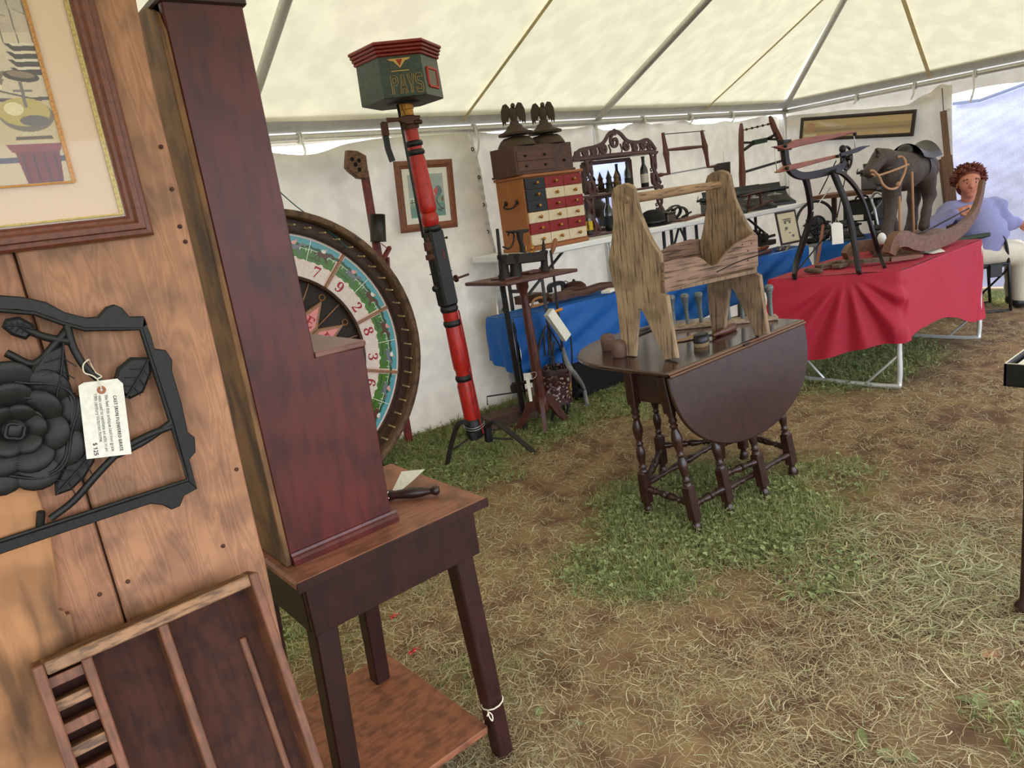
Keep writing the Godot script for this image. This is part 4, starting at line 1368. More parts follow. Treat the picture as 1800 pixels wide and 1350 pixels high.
	for k in 14:
		var a := deg_to_rad(20.3) + TAU * k / 14.0
		var u := Vector3(cos(a), sin(a), 0)
		var v := Vector3(-u.y, u.x, 0)
		var xf := Transform3D(Basis(u, v, Vector3.BACK), Vector3(0, 0, 0.004))
		var m := Mb.new()
		m.extr([Vector2(0.06, 0.0), Vector2(0.27, 0.062), Vector2(0.415, 0.0), Vector2(0.27, -0.062)], 0.03, xf, 0.004)
		var arm := put("star_arm", m, barm, w)
		var f := Mb.new()
		f.extr([Vector2(0.12, 0.0), Vector2(0.27, 0.042), Vector2(0.375, 0.0), Vector2(0.27, -0.042)], 0.004, xf.translated_local(Vector3(0, 0, 0.0165)))
		put("pink_field", f, pink, arm)
		lettering("E", 0.06, nm, arm, Transform3D(Basis(v * -1.0, u, Vector3.BACK), u * 0.275 + Vector3(0, 0, 0.023)), true, 1.0, 0.001)
		var gear := Mb.new()
		var ring := []
		for j in 16:
			ring.append(u * 0.437 + (u * cos(TAU * j / 16.0) + v * sin(TAU * j / 16.0)) * (0.0145 if j % 2 else 0.019) + Vector3(0, 0, -0.012))
		gear.tube(ring, 0.0025, 5, true, [], Vector3.BACK)
		put("rosette", gear, M.brass, w)
		var sp := Mb.new()
		var b := a + PI / 14.0
		sp.rod(Vector3(cos(b), sin(b), 0) * 0.25 + Vector3(0, 0, -0.012), Vector3(cos(b), sin(b), 0) * 0.475 + Vector3(0, 0, -0.012), 0.004)
		put("spoke", sp, barm, w)
	var hub := Mb.new()
	hub.lathe([Vector2(0, -0.02), Vector2(0.09, -0.02), Vector2(0.09, 0.02), Vector2(0.07, 0.03), Vector2(0.04, 0.045), Vector2(0, 0.048)], 24, turn)
	put("hub", hub, brown, w)

	# the post with a drilled paddle and a hanging tin
	var pz := -4.12
	var red := mat(Color(0.50, 0.16, 0.115), 0.55, "grain", Vector3(6, 1, 6), 0.0, 0.05, 3.0)
	var p := thing("paddle_post", "dark red wooden post with drilled brown paddle head behind the gaming wheel", "post", Vector3(2.12, 0, pz))
	var pm2 := Mb.new()
	var a0 := Vector3(2.340, 1.823, -4.120)
	var a1 := Vector3(2.283, 1.335, -4.120)
	pm2.bar(Vector3(a1.x + 0.03, 0.01, pz), a0, Vector2(0.052, 0.03), Vector2(0.05, 0.03), 0.004, Vector3.RIGHT)
	pm2.bar(Vector3(a1.x + 0.06, 0.6, pz + 0.012), a1 + Vector3(0.016, -0.0, 0.012), Vector2(0.11, 0.03), Vector2(0.1, 0.03), 0.004, Vector3.RIGHT)
	putw("post", pm2, red, p)
	var hd := Mb.new()
	hd.extr([v2(Vector3(2.225, 1.947, -4.100)), v2(Vector3(2.290, 1.940, -4.100)), v2(Vector3(2.347, 1.906, -4.100)), v2(Vector3(2.340, 1.779, -4.100)), v2(Vector3(2.318, 1.767, -4.100)), v2(Vector3(2.264, 1.778, -4.100)), v2(Vector3(2.214, 1.823, -4.100)), v2(Vector3(2.196, 1.848, -4.100))], 0.045, Transform3D(Basis.IDENTITY, Vector3(0, 0, -4.09)), 0.006)
	var head := putw("paddle", hd, mat(Color(0.48, 0.33, 0.2), 0.6, "strong", Vector3(2, 7, 7), 0.0, 0.1), p)
	var holes := Mb.new()
	for q in [Vector3(2.242, 1.891, -4.066), Vector3(2.287, 1.881, -4.066), Vector3(2.259, 1.860, -4.066), Vector3(2.280, 1.828, -4.066)]:
		holes.lathe([Vector2(0.0, 0.0), Vector2(0.0125, 0.0), Vector2(0.0135, 0.0012), Vector2(0.0105, 0.0016), Vector2(0.0, 0.0012)], 12, Transform3D(Basis(Vector3.RIGHT, PI / 2), q))
	var hl := putw("drilled_hole", holes, mat(Color(0.03, 0.025, 0.02), 0.9), p)
	var can := Mb.new()
	var ca := Vector3(2.317, 1.381, -4.060)
	var cb := Vector3(2.343, 1.548, -4.060)
	can.turn(ca, cb, [Vector2(0, 0), Vector2(0.05, 0), Vector2(0.053, 0.02), Vector2(0.05, 0.04), Vector2(0.05, 0.96), Vector2(0.053, 0.98), Vector2(0.05, 1), Vector2(0.045, 0.97), Vector2(0, 0.95)], 20)
	putw("tin_cylinder", can, mat(Color(0.18, 0.175, 0.13), 0.4, "rust", Vector3.ONE * 5.0, 0.4), p)
	var arm := Mb.new()
	arm.bar(Vector3(2.327, 1.247, -4.090), Vector3(2.415, 1.340, -4.090), Vector2(0.034, 0.03), Vector2(0.03, 0.03), 0.01, Vector3.RIGHT)
	arm.bar(Vector3(2.371, 1.181, -4.100), Vector3(2.386, 1.275, -4.100), Vector2(0.02, 0.03), Vector2(0.02, 0.03), 0.004, Vector3.RIGHT)
	arm.tube([Vector3(2.335, 1.368, -4.060), Vector3(2.385, 1.329, -4.080)], 0.003, 5)
	putw("trigger_arm", arm, red, p)
	# green cord from the cabinet side down to a wheel peg
	var cd := Mb.new()
	cd.tube(curve([Vector3(1.610, 1.751, -3.800), Vector3(1.703, 1.646, -3.800), Vector3(1.811, 1.529, -3.760), Vector3(1.917, 1.380, -3.700)], 5), 0.0035, 6)
	one("green_cord", "thin green cord running down to a peg of the gaming wheel", "cord", cd, mat(Color(0.10, 0.34, 0.29), 0.7))

	# framed jockey print on the back wall
	var jp := Paint.new(220, 220, Color(0.64, 0.69, 0.66))
	jp.poly([Vector2(0, 120), Vector2(220, 112), Vector2(220, 220), Vector2(0, 220)], Color(0.50, 0.60, 0.50))
	jp.poly([Vector2(0, 168), Vector2(220, 150), Vector2(220, 220), Vector2(0, 220)], Color(0.38, 0.55, 0.50))
	for k in 6:
		jp.line(Vector2(4 + k * 20, 116), Vector2(4 + k * 20, 152), 4, Color(0.85, 0.86, 0.8))
	jp.line(Vector2(0, 122), Vector2(130, 118), 5, Color(0.86, 0.87, 0.82))
	jp.line(Vector2(0, 142), Vector2(110, 136), 4, Color(0.25, 0.25, 0.25))
	jp.oval(186, 88, 22, 26, Color(0.34, 0.43, 0.47))
	jp.poly([Vector2(150, 84), Vector2(182, 68), Vector2(178, 100), Vector2(156, 122)], Color(0.80, 0.30, 0.26))
	jp.poly([Vector2(118, 70), Vector2(150, 78), Vector2(160, 110), Vector2(124, 118)], Color(0.86, 0.84, 0.8))
	jp.line(Vector2(184, 96), Vector2(166, 138), 15, Color(0.36, 0.42, 0.44))
	jp.line(Vector2(166, 138), Vector2(192, 180), 9, Color(0.27, 0.28, 0.3))
	jp.line(Vector2(190, 182), Vector2(212, 184), 8, Color(0.15, 0.13, 0.13))
	jp.line(Vector2(172, 186), Vector2(196, 194), 8, Color(0.15, 0.13, 0.13))
	jp.oval(206, 132, 6, 14, Color(0.45, 0.26, 0.2))
	jp.oval(60, 40, 30, 20, Color(0.72, 0.52, 0.50))
	jp.oval(110, 34, 22, 20, Color(0.82, 0.76, 0.72))
	jp.speckle(0.08, 6)
	var tl := Vector3(2.653, 1.875, -4.260)
	var tr := Vector3(3.126, 1.862, -4.260)
	var br := Vector3(3.096, 1.390, -4.260)
	var bl := Vector3(2.629, 1.406, -4.260)
	picture_frame("framed_print", "oak framed sporting print of a jockey hung on the back wall behind the red pole", (tl + tr + br + bl) / 4.0 + Vector3(0, 0, -0.012), (tr - tl + br - bl) + Vector3(0, 0, 0.02), Vector3(-0.02, 1, 0.06), ((tr - tl).length() + (br - bl).length()) / 2.0, ((tl - bl).length() + (tr - br).length()) / 2.0, 0.052, 0.02, mat(Color(0.52, 0.29, 0.15), 0.45, "grain", Vector3.ONE * 3.0, 0.0, 0.05), jp.material(), 0.04)

	strength_tester()


func strength_tester() -> void:
	var z := -3.45
	var t := thing("payout_machine", "tall red turned pole with a green six-sided PAYS box on top and iron tripod", "game machine", Vector3(2.45, 0, z))
	var red := mat(Color(0.72, 0.13, 0.075), 0.42, "rust", Vector3(3, 1.5, 3), 0.0, 0.03)
	var black := mat(Color(0.075, 0.08, 0.09), 0.5, "rust", Vector3(4, 2, 4), 0.0, 0.05)
	var top := Vector3(2.281, 2.1, z)
	var bot := Vector3(2.409, 0.15, z)
	var ax := func(y: float) -> Vector3: return bot.lerp(top, (y - 0.15) / 1.95)
	var seg := func(called: String, y0: float, y1: float, prof: Array, m: Material, parent: Node) -> MeshInstance3D:
		var b := Mb.new()
		b.turn(ax.call(y0), ax.call(y1), prof, 18)
		var o := put(called, b, m, parent)
		o.transform = (parent as Node3D).global_transform.affine_inverse()
		return o
	seg.call("collar", 2.03, 2.115, [Vector2(0.03, 0), Vector2(0.034, 0), Vector2(0.036, 0.4), Vector2(0.042, 0.42), Vector2(0.044, 0.95), Vector2(0.07, 1.0), Vector2(0, 1.0)], M.brass, t)
	var up := seg.call("upper_pole", 1.44, 2.035, [Vector2(0.04, 0), Vector2(0.046, 0.02), Vector2(0.05, 0.05), Vector2(0.05, 0.09), Vector2(0.04, 0.12), Vector2(0.048, 0.14), Vector2(0.052, 0.18), Vector2(0.052, 0.2), Vector2(0.046, 0.62), Vector2(0.038, 0.66), Vector2(0.041, 0.72), Vector2(0.036, 0.76), Vector2(0.04, 0.9), Vector2(0.037, 1.0)], red, t)
	for y in [1.888, 1.842, 1.425]:
		seg.call("black_ring", y - 0.016, y + 0.016, [Vector2(0.038, 0), Vector2(0.048, 0.1), Vector2(0.052, 0.5), Vector2(0.048, 0.9), Vector2(0.038, 1)], black, up)
	var lo := seg.call("lower_pole", 0.25, 0.955, [Vector2(0.05, 0), Vector2(0.052, 0.02), Vector2(0.052, 0.33), Vector2(0.045, 0.36), Vector2(0.043, 0.46), Vector2(0.05, 0.49), Vector2(0.05, 0.6), Vector2(0.046, 0.86), Vector2(0.042, 0.88), Vector2(0.046, 0.92), Vector2(0.045, 1.0)], red, t)
	for y in [0.53, 0.87, 0.957]:
		seg.call("black_ring", y - 0.02, y + 0.02, [Vector2(0.042, 0), Vector2(0.05, 0.1), Vector2(0.054, 0.5), Vector2(0.05, 0.9), Vector2(0.042, 1)], black, lo)
	# square mid section with its plates, slot, knobs
	var bx := Mb.new()
	bx.bar(ax.call(0.975), ax.call(1.415), Vector2(0.098, 0.09), Vector2(0.098, 0.09), 0.012, Vector3.RIGHT)
	bx.bar(ax.call(1.17) + Vector3(-0.004, 0, 0.001), ax.call(1.175) + Vector3(-0.004, 0, 0.001), Vector2(0.1, 0.092), Vector2(0.1, 0.092))
	var mid := putw("slot_case", bx, black, t)
	var sl := Mb.new()
	sl.bar(ax.call(1.25) + Vector3(0.012, 0, 0.0455), ax.call(1.3) + Vector3(0.012, 0, 0.0455), Vector2(0.011, 0.003), Vector2(0.011, 0.003), 0.001, Vector3.RIGHT)
	putw("coin_slot", sl, mat(Color(0.4, 0.1, 0.06), 0.6), mid)
	var kn := Mb.new()
	kn.rod(ax.call(1.09) + Vector3(-0.045, 0, 0.02), ax.call(1.09) + Vector3(-0.085, 0, 0.02), 0.008)
	kn.ball(ax.call(1.09) + Vector3(-0.08, 0, 0.02), Vector3(0.016, 0.02, 0.02), 10, 7)
	kn.rod(ax.call(1.36) + Vector3(0.04, 0, 0), ax.call(1.36) + Vector3(0.085, 0.002, 0), 0.004)
	kn.ball(ax.call(1.36) + Vector3(0.086, 0.002, 0), Vector3(0.008, 0.008, 0.008), 8, 6)
	putw("knob", kn, M.iron, mid)
	var cr := Mb.new()
	cr.rod(ax.call(1.115) + Vector3(0.045, 0, 0), ax.call(1.13) + Vector3(0.19, 0.0, 0), 0.007)
	cr.rod(ax.call(1.12) + Vector3(0.085, 0, 0), ax.call(1.121) + Vector3(0.1, 0, 0), 0.022)
	putw("crank_rod", cr, M.rust, mid)
	var bk := Mb.new()
	bk.box(ax.call(1.33) + Vector3(-0.065, 0, 0.02), Vector3(0.04, 0.05, 0.03), 0.004)
	bk.box(ax.call(1.27) + Vector3(-0.06, 0, 0.02), Vector3(0.06, 0.03, 0.03), 0.004)
	bk.rod(ax.call(1.38) + Vector3(-0.055, 0, 0.02), ax.call(1.25) + Vector3(-0.05, 0, 0.02), 0.01)
	putw("rod_bracket", bk, M.rust, mid)
	var rd := Mb.new()
	rd.rod(Vector3(2.244, 1.382, -3.430), Vector3(2.219, 2.101, -3.430), 0.0075)
	putw("pull_rod", rd, black, t)
	var cl := Mb.new()
	cl.turn(ax.call(1.965), ax.call(2.015), [Vector2(0.036, 0), Vector2(0.05, 0), Vector2(0.05, 1), Vector2(0.036, 1)], 18)
	cl.extr([v2(Vector3(2.122, 2.021, -3.450)), v2(Vector3(2.185, 2.019, -3.450)), v2(Vector3(2.246, 2.032, -3.450)), v2(Vector3(2.333, 2.026, -3.450)), v2(Vector3(2.317, 1.985, -3.450)), v2(Vector3(2.243, 1.982, -3.450)), v2(Vector3(2.189, 2.001, -3.450)), v2(Vector3(2.121, 1.998, -3.450))], 0.018, Transform3D(Basis.IDENTITY, Vector3(0, 0, z + 0.045)), 0.004)
	cl.rod(Vector3(2.283, 1.993, -3.400), Vector3(2.335, 1.994, -3.400), 0.012)
	var clamp_ := putw("clamp", cl, mat(Color(0.33, 0.21, 0.15), 0.5, "rust", Vector3.ONE * 5.0, 0.5), t)
	var st := Mb.new()
	st.sweep([Vector3(2.109, 2.003, -3.410), Vector3(2.101, 1.929, -3.410), Vector3(2.102, 1.866, -3.410), Vector3(2.117, 1.801, -3.410)], [Vector2(-0.017, -0.004), Vector2(0.017, -0.004), Vector2(0.017, 0.004), Vector2(-0.017, 0.004)], Vector3.BACK)
	putw("strap", st, mat(Color(0.07, 0.06, 0.055), 0.6), clamp_)
	var sl2 := Mb.new()
	sl2.sweep([Vector3(2.101, 1.997, -3.405), Vector3(2.099, 1.934, -3.405)], [Vector2(-0.02, -0.006), Vector2(0.02, -0.006), Vector2(0.02, 0.006), Vector2(-0.02, 0.006)], Vector3.BACK)
	putw("strap_sleeve", sl2, M.rust, clamp_)
	# six-sided box
	var cen := Vector3(2.27, 2.1, z)
	var hex := func(r: float, k: int) -> Vector3:
		var a := deg_to_rad(-28.0 - 90.0 + 30.0 - 60.0 * k)
		# corner k: k = 0 is between the front and the window face
		return Vector3(cos(a), 0, -sin(a)) * r
	var box := Mb.new()
	var layer := func(m: Mb, y0: float, r0: float, y1: float, r1: float) -> void:
		for k in 6:
			m.face([cen + hex.call(r0, k) + Vector3(0, y0, 0), cen + hex.call(r0, k + 1) + Vector3(0, y0, 0), cen + hex.call(r1, k + 1) + Vector3(0, y1, 0), cen + hex.call(r1, k) + Vector3(0, y1, 0)], cen + Vector3(0, (y0 + y1) / 2.0, 0))
	var cap := func(m: Mb, y: float, r: float, up_: float) -> void:
		var pts := []
		for k in 6:
			pts.append(cen + hex.call(r, k) + Vector3(0, y, 0))
		m.face(pts, cen + Vector3(0, y - up_, 0))
	layer.call(box, 0.0, 0.218, 0.004, 0.222)
	layer.call(box, 0.004, 0.222, 0.205, 0.216)
	var green := mat(Color(0.19, 0.26, 0.225), 0.33, "rust", Vector3.ONE * 2.5, 0.0, 0.02)
	var b := putw("box", box, green, t)
	var bt := Mb.new()
	cap.call(bt, 0.0, 0.218, -1.0)
	bt.lathe([Vector2(0, 0.0), Vector2(0.075, -0.012), Vector2(0.09, -0.006), Vector2(0.095, 0.0)], 20, Transform3D(Basis.IDENTITY, cen))
	putw("box_bottom", bt, mat(Color(0.2, 0.19, 0.17), 0.6, "strong", Vector3.ONE * 3.0, 0.3), t)
	var rim := Mb.new()
	var y := 0.2
	for k in 4:
		var r := 0.222 + 0.007 * k
		layer.call(rim, y, r, y + 0.004, r + 0.006)
		layer.call(rim, y + 0.004, r + 0.006, y + 0.012, r + 0.006)
		layer.call(rim, y + 0.012, r + 0.006, y + 0.017, r + 0.001)
		y += 0.017
	cap.call(rim, y, 0.244, 1.0)
	cap.call(rim, 0.2, 0.222, -1.0)
	putw("rim", rim, mat(Color(0.52, 0.115, 0.085), 0.45, "rust", Vector3.ONE * 4.0), t)
	# front face: letters and winged emblem in gold paint
	var gold := mat(Color(0.78, 0.62, 0.32), 0.45)
	var p0: Vector3 = cen + hex.call(0.22, 1)
	var p1: Vector3 = cen + hex.call(0.22, 0)
	if p0.x > p1.x:
		var sw := p0
		p0 = p1
		p1 = sw
	var fx := (p1 - p0).normalized()
	var fz := fx.cross(Vector3.UP)
	var fm := (p0 + p1) / 2.0 + fz * 0.0005
	var on := func(x: float, yy: float) -> Transform3D: return Transform3D(Basis(fx, Vector3.UP, fz), fm + fx * x + Vector3.UP * yy + fz * (0.0 - 0.028 * (yy / 1.0) * 0.03))
	var inv: Transform3D = b.global_transform.affine_inverse()
	# the word PAYS in thin gold outline: P, A, Y, S
	var word := [[[0, 0, 0, 1, .7, 1, .95, .85, .95, .6, .7, .45, .25, .45, .25, 0], [.25, .6, .25, .85, .62, .85, .7, .78, .7, .67, .62, .6]], [[0, 0, .38, 1, .65, 1, 1, 0, .76, 0, .68, .25, .33, .25, .25, 0], [.38, .4, .51, .8, .63, .4]], [[0, 1, .26, 1, .5, .62, .75, 1, 1, 1, .62, .42, .62, 0, .38, 0, .38, .42]], [[1, .8, .9, 1, .2, 1, 0, .85, 0, .6, .2, .48, .7, .4, .75, .3, .7, .17, .25, .17, .2, .28, 0, .28, .1, 0, .8, 0, 1, .15, 1, .42, .8, .55, .3, .63, .25, .72, .3, .83, .7, .83]]]
	var lt := Mb.new()
	for k in 4:
		for loop in word[k]:
			var pts := []
			for j in range(0, loop.size(), 2):
				pts.append(on.call(-0.062 + 0.042 * k + 0.037 * loop[j], 0.018 + 0.09 * loop[j + 1]) * Vector3(0, 0, 0.0008))
			lt.tube(pts, 0.0014, 4, true, [], fz)
	putw("lettering", lt, gold, b)
	var em := Mb.new()
	var e: Transform3D = on.call(-0.005, 0.165)
	em.extr([Vector2(-0.06, 0.022), Vector2(0.06, 0.022), Vector2(0.045, 0.012), Vector2(0.03, 0.01), Vector2(0.0, -0.024), Vector2(-0.03, 0.01), Vector2(-0.045, 0.012)], 0.0016, e)
	em.extr([Vector2(-0.047, -0.035), Vector2(0.045, -0.035), Vector2(0.045, -0.039), Vector2(-0.047, -0.039)], 0.0014, e)
	var eo := putw("winged_emblem", em, gold, b)
	var e2 := Mb.new()
	e2.extr([Vector2(-0.018, 0.018), Vector2(0.018, 0.018), Vector2(0, -0.015)], 0.0022, e)
	putw("emblem_centre", e2, mat(Color(0.62, 0.14, 0.09), 0.5), b)
	# pay-out window on the next face
	var q0: Vector3 = cen + hex.call(0.22, 0)
	var q1: Vector3 = cen + hex.call(0.22, 5)
	if q0.distance_to(p1) > q1.distance_to(p1):
		var sw2 := q0
		q0 = q1
		q1 = sw2
	var gx := (q1 - q0).normalized()
	var gz := gx.cross(Vector3.UP)
	var gm := (q0 + q1) / 2.0
	var wf := Mb.new()
	var wxf := Transform3D(Basis(gx, Vector3.UP, gz), gm)
	for r in [[Vector3(-0.06, 0.05, 0), Vector3(0.06, 0.05, 0)], [Vector3(-0.06, 0.14, 0), Vector3(0.06, 0.14, 0)], [Vector3(-0.06, 0.05, 0), Vector3(-0.06, 0.14, 0)], [Vector3(0.06, 0.05, 0), Vector3(0.06, 0.14, 0)]]:
		wf.bar(wxf * r[0], wxf * r[1], Vector2(0.014, 0.014), Vector2(0.014, 0.014), 0.003)
	putw("window_frame", wf, red, b)
	var wg := Mb.new()
	wg.box(wxf * Vector3(0, 0.095, 0.001), Vector3(0.11, 0.085, 0.003), 0.0, wxf.basis)
	putw("window_pane", wg, mat(Color(0.30, 0.21, 0.09), 0.25), b)
	# iron tripod and its bindings
	var lg := mat(Color(0.16, 0.13, 0.105), 0.6, "rust", Vector3.ONE * 5.0, 0.4)
	for q in [[Vector3(2.339, 0.264, -3.420), Vector3(2.278, 0.267, -3.430), Vector3(2.234, 0.170, -3.460), Vector3(2.181, 0.010, -3.488)], [Vector3(2.459, 0.190, -3.420), Vector3(2.505, 0.219, -3.380), Vector3(2.547, 0.167, -3.320), Vector3(2.630, 0.010, -3.169)], [Vector3(2.42, 0.26, -3.5), Vector3(2.46, 0.27, -3.56), Vector3(2.53, 0.2, -3.66), Vector3(2.62, 0.01, -3.86)]]:
		var m := Mb.new()
		m.sweep(curve(q, 6), [Vector2(-0.014, -0.006), Vector2(0.014, -0.006), Vector2(0.014, 0.006), Vector2(-0.014, 0.006)], Vector3.BACK)
		putw("leg", m, lg, t)
	var br := Mb.new()
	br.rod(Vector3(2.327, 0.156, -3.430), Vector3(2.232, 0.116, -3.460), 0.006)
	br.rod(Vector3(2.466, 0.122, -3.410), Vector3(2.589, 0.090, -3.320), 0.006)
	putw("brace", br, lg, t)
	var so := Mb.new()
	so.turn(Vector3(2.411, 0.13, z), ax.call(0.27), [Vector2(0.02, 0), Vector2(0.045, 0.1), Vector2(0.058, 0.2), Vector2(0.06, 0.95), Vector2(0.05, 1.0)], 14)
	so.box(Vector3(2.485, 0.143, -3.430), Vector3(0.045, 0.11, 0.04), 0.006)
	so.box(Vector3(2.365, 0.168, -3.420), Vector3(0.05, 0.05, 0.04), 0.006)
	putw("socket", so, black, t)
	var wi := Mb.new()
	for yy in [0.21, 0.225]:
		var ring := []
		for k in 14:
			ring.append(ax.call(yy) + Vector3(cos(TAU * k / 14.0) * 0.066, 0.008 * sin(TAU * k / 14.0 * 2.0), sin(TAU * k / 14.0) * 0.066))
		wi.tube(ring, 0.003, 5, true, [], Vector3.UP)
	putw("binding_wire", wi, M.steel, t)
	var rc := Mb.new()
	rc.tube(curve([Vector3(2.382, 0.945, -3.395), Vector3(2.396, 0.685, -3.390), Vector3(2.398, 0.439, -3.385), Vector3(2.405, 0.264, -3.385), Vector3(2.419, 0.171, -3.385)], 4), 0.005, 6)
	putw("red_cord", rc, mat(Color(0.55, 0.05, 0.07), 0.7), t)



# ---------------------------------------------------------------- middle: drop-leaf table, the weathered carrier and what lies round it
func leg_profile() -> Array:
	# a baluster turned leg between its square blocks, 0..1
	return [Vector2(0.019, 0), Vector2(0.019, 0.03), Vector2(0.013, 0.05), Vector2(0.02, 0.075), Vector2(0.013, 0.1), Vector2(0.016, 0.16), Vector2(0.021, 0.24), Vector2(0.0215, 0.3), Vector2(0.015, 0.37), Vector2(0.012, 0.39), Vector2(0.019, 0.42), Vector2(0.012, 0.45), Vector2(0.017, 0.5), Vector2(0.0235, 0.6), Vector2(0.024, 0.66), Vector2(0.016, 0.75), Vector2(0.013, 0.78), Vector2(0.02, 0.81), Vector2(0.013, 0.84), Vector2(0.02, 0.88), Vector2(0.014, 0.92), Vector2(0.02, 0.96), Vector2(0.02, 1.0)]


func turned_leg(foot: Vector3, lean: Vector3, top_y: float) -> Mb:
	# foot on the ground; lean is the shift per metre of height
	var m := Mb.new()
	var at := func(y: float) -> Vector3: return foot + lean * y + Vector3.UP * y
	m.turn(at.call(0.0), at.call(0.07), [Vector2(0, 0), Vector2(0.02, 0.0), Vector2(0.024, 0.3), Vector2(0.018, 0.65), Vector2(0.014, 0.8), Vector2(0.02, 1.0)], 12)
	m.bar(at.call(0.065), at.call(0.225), Vector2(0.046, 0.046), Vector2(0.046, 0.046), 0.006, Vector3.RIGHT)
	m.turn(at.call(0.223), at.call(0.56), leg_profile(), 14)
	if top_y > 0.57:
		m.bar(at.call(0.555), at.call(top_y), Vector2(0.046, 0.046), Vector2(0.046, 0.046), 0.004, Vector3.RIGHT)
	return m


func turned_rail(a: Vector3, b: Vector3) -> Mb:
	var m := Mb.new()
	m.turn(a, b, [Vector2(0.017, 0), Vector2(0.017, 0.12), Vector2(0.01, 0.16), Vector2(0.017, 0.2), Vector2(0.01, 0.25), Vector2(0.016, 0.36), Vector2(0.019, 0.46), Vector2(0.01, 0.49), Vector2(0.018, 0.5), Vector2(0.01, 0.52), Vector2(0.019, 0.56), Vector2(0.016, 0.66), Vector2(0.01, 0.76), Vector2(0.017, 0.81), Vector2(0.01, 0.85), Vector2(0.017, 0.9), Vector2(0.017, 1)], 12)
	return m


func middle() -> void:
	var H := 0.74
	var mah := mat(Color(0.22, 0.11, 0.08), 0.34, "grain", Vector3(5, 1, 5), 0.0, 0.02, 3.0)
	var topm := mat(Color(0.235, 0.125, 0.095), 0.2, "grain", Vector3(0.7, 5, 6), 0.0, 0.015, 2.5)
	topm.clearcoat_enabled = true
	topm.clearcoat = 0.5
	topm.clearcoat_roughness = 0.12
	var t := thing("drop_leaf_table", "dark mahogany drop-leaf gateleg table with turned legs under the weathered wooden carrier", "table", Vector3(2.8, 0, -1.95))
	var lean := Vector3(-0.05, 0, 0)
	# top and raised leaf behind, half oval; front leaf hanging
	var tp := []
	for q in [Vector2(2.262, 1.822), Vector2(3.365, 1.822), Vector2(3.375, 2.12)]:
		tp.append(q)
	for k in range(1, 24):
		var a := PI * k / 24.0
		tp.append(Vector2(2.82 + 0.553 * cos(a), 2.12 + 0.5 * pow(sin(a), 0.8)))
	tp.append(Vector2(2.266, 2.12))
	var m := Mb.new()
	m.extr(tp, 0.02, Transform3D(Basis(Vector3.RIGHT, -PI / 2), Vector3(0, H - 0.01, 0)), 0.006)
	putw("tabletop", m, topm, t)
	var lf := Mb.new()
	var lp := []
	for k in 29:
		var a := PI * k / 28.0
		lp.append(Vector2(2.795 + 0.552 * cos(a) + 0.02 * sin(a), 0.722 - 0.415 * pow(sin(a), 0.78)))
	lf.extr(lp.map(func(p): return Vector2(p.x, p.y - 0.722)), 0.018, Transform3D(Basis(Vector3.RIGHT, -0.13), Vector3(0, 0.722, -1.806)), 0.005)
	putw("drop_leaf", lf, mah, t)
	var rule := Mb.new()
	rule.bar(Vector3(2.265, H - 0.006, -1.8135), Vector3(3.365, H - 0.006, -1.8135), Vector2(0.01, 0.012), Vector2(0.01, 0.012), 0.004)
	rule.bar(Vector3(2.262, H - 0.0145, -1.803), Vector3(3.363, H - 0.0145, -1.803), Vector2(0.012, 0.009), Vector2(0.012, 0.009), 0.004)
	putw("rule_joint", rule, mat(Color(0.42, 0.29, 0.22), 0.3), t)
	var hg := Mb.new()
	hg.box(Vector3(2.83, H - 0.004, -1.806), Vector3(0.05, 0.003, 0.016), 0.001)
	hg.rod(Vector3(2.81, H - 0.006, -1.801), Vector3(2.85, H - 0.006, -1.801), 0.004)
	putw("hinge", hg, M.iron, t)
	for q in [[Vector3(2.33, 0.575, -2.06), Vector3(2.34, 0.72, -1.85)], [Vector3(3.05, 0.575, -2.06), Vector3(3.06, 0.72, -1.85)], [Vector3(2.33, 0.575, -1.90), Vector3(3.06, 0.72, -1.885)], [Vector3(2.33, 0.575, -2.075), Vector3(3.06, 0.72, -2.06)]]:
		var a := Mb.new()
		a.span(q[0], q[1], 0.002)
		putw("apron", a, mah, t)
	var feet := [Vector3(2.356, 0, -2.07), Vector3(2.33, 0, -1.775), Vector3(2.565, 0, -1.765), Vector3(2.79, 0, -1.72), Vector3(3.09, 0, -1.745), Vector3(2.775, 0, -2.308), Vector3(3.164, 0, -2.07), Vector3(2.98, 0, -2.09)]
	var tops := [0.72, 0.72, 0.55, 0.55, 0.72, 0.71, 0.72, 0.55]
	var lz := [0.0, -0.13, -0.13, -0.15, -0.13, 0.0, 0.0, 0.0]
	for k in 8:
		putw("leg", turned_leg(feet[k], lean + Vector3(0, 0, lz[k]), tops[k]), mah, t)
	var up := func(k: int, y: float) -> Vector3: return feet[k] + (lean + Vector3(0, 0, lz[k])) * y + Vector3.UP * y
	for q in [[0, 1, 0.14], [1, 2, 0.13], [2, 4, 0.12], [2, 3, 0.19], [4, 6, 0.15], [6, 7, 0.14], [7, 5, 0.17], [0, 5, 0.15], [0, 7, 0.16]]:
		var a: Vector3 = up.call(q[0], q[2])
		var b: Vector3 = up.call(q[1], q[2])
		var d := (b - a).normalized() * 0.022
		putw("stretcher", turned_rail(a + d, b - d), mah, t)

	# weathered wooden carrier
	var c := thing("wooden_carrier", "big weathered grey-brown wooden tote carrier standing on the drop-leaf table", "carrier", Vector3(2.71, H, -2.06))
	var old := mat(Color(0.66, 0.55, 0.43), 0.85, "crack", Vector3(8, 0.5, 8), 0.0, 0.35, 1.8)
	var old2 := mat(Color(0.61, 0.50, 0.39), 0.85, "crack", Vector3(8, 0.5, 8), 0.0, 0.35, 1.8)
	var slat := mat(Color(0.60, 0.47, 0.39), 0.85, "crack", Vector3(0.5, 8, 8), 0.0, 0.35, 1.8)
	var zy := func(p: Vector3) -> Vector2: return Vector2(-p.z, maxf(p.y, H + 0.0015))
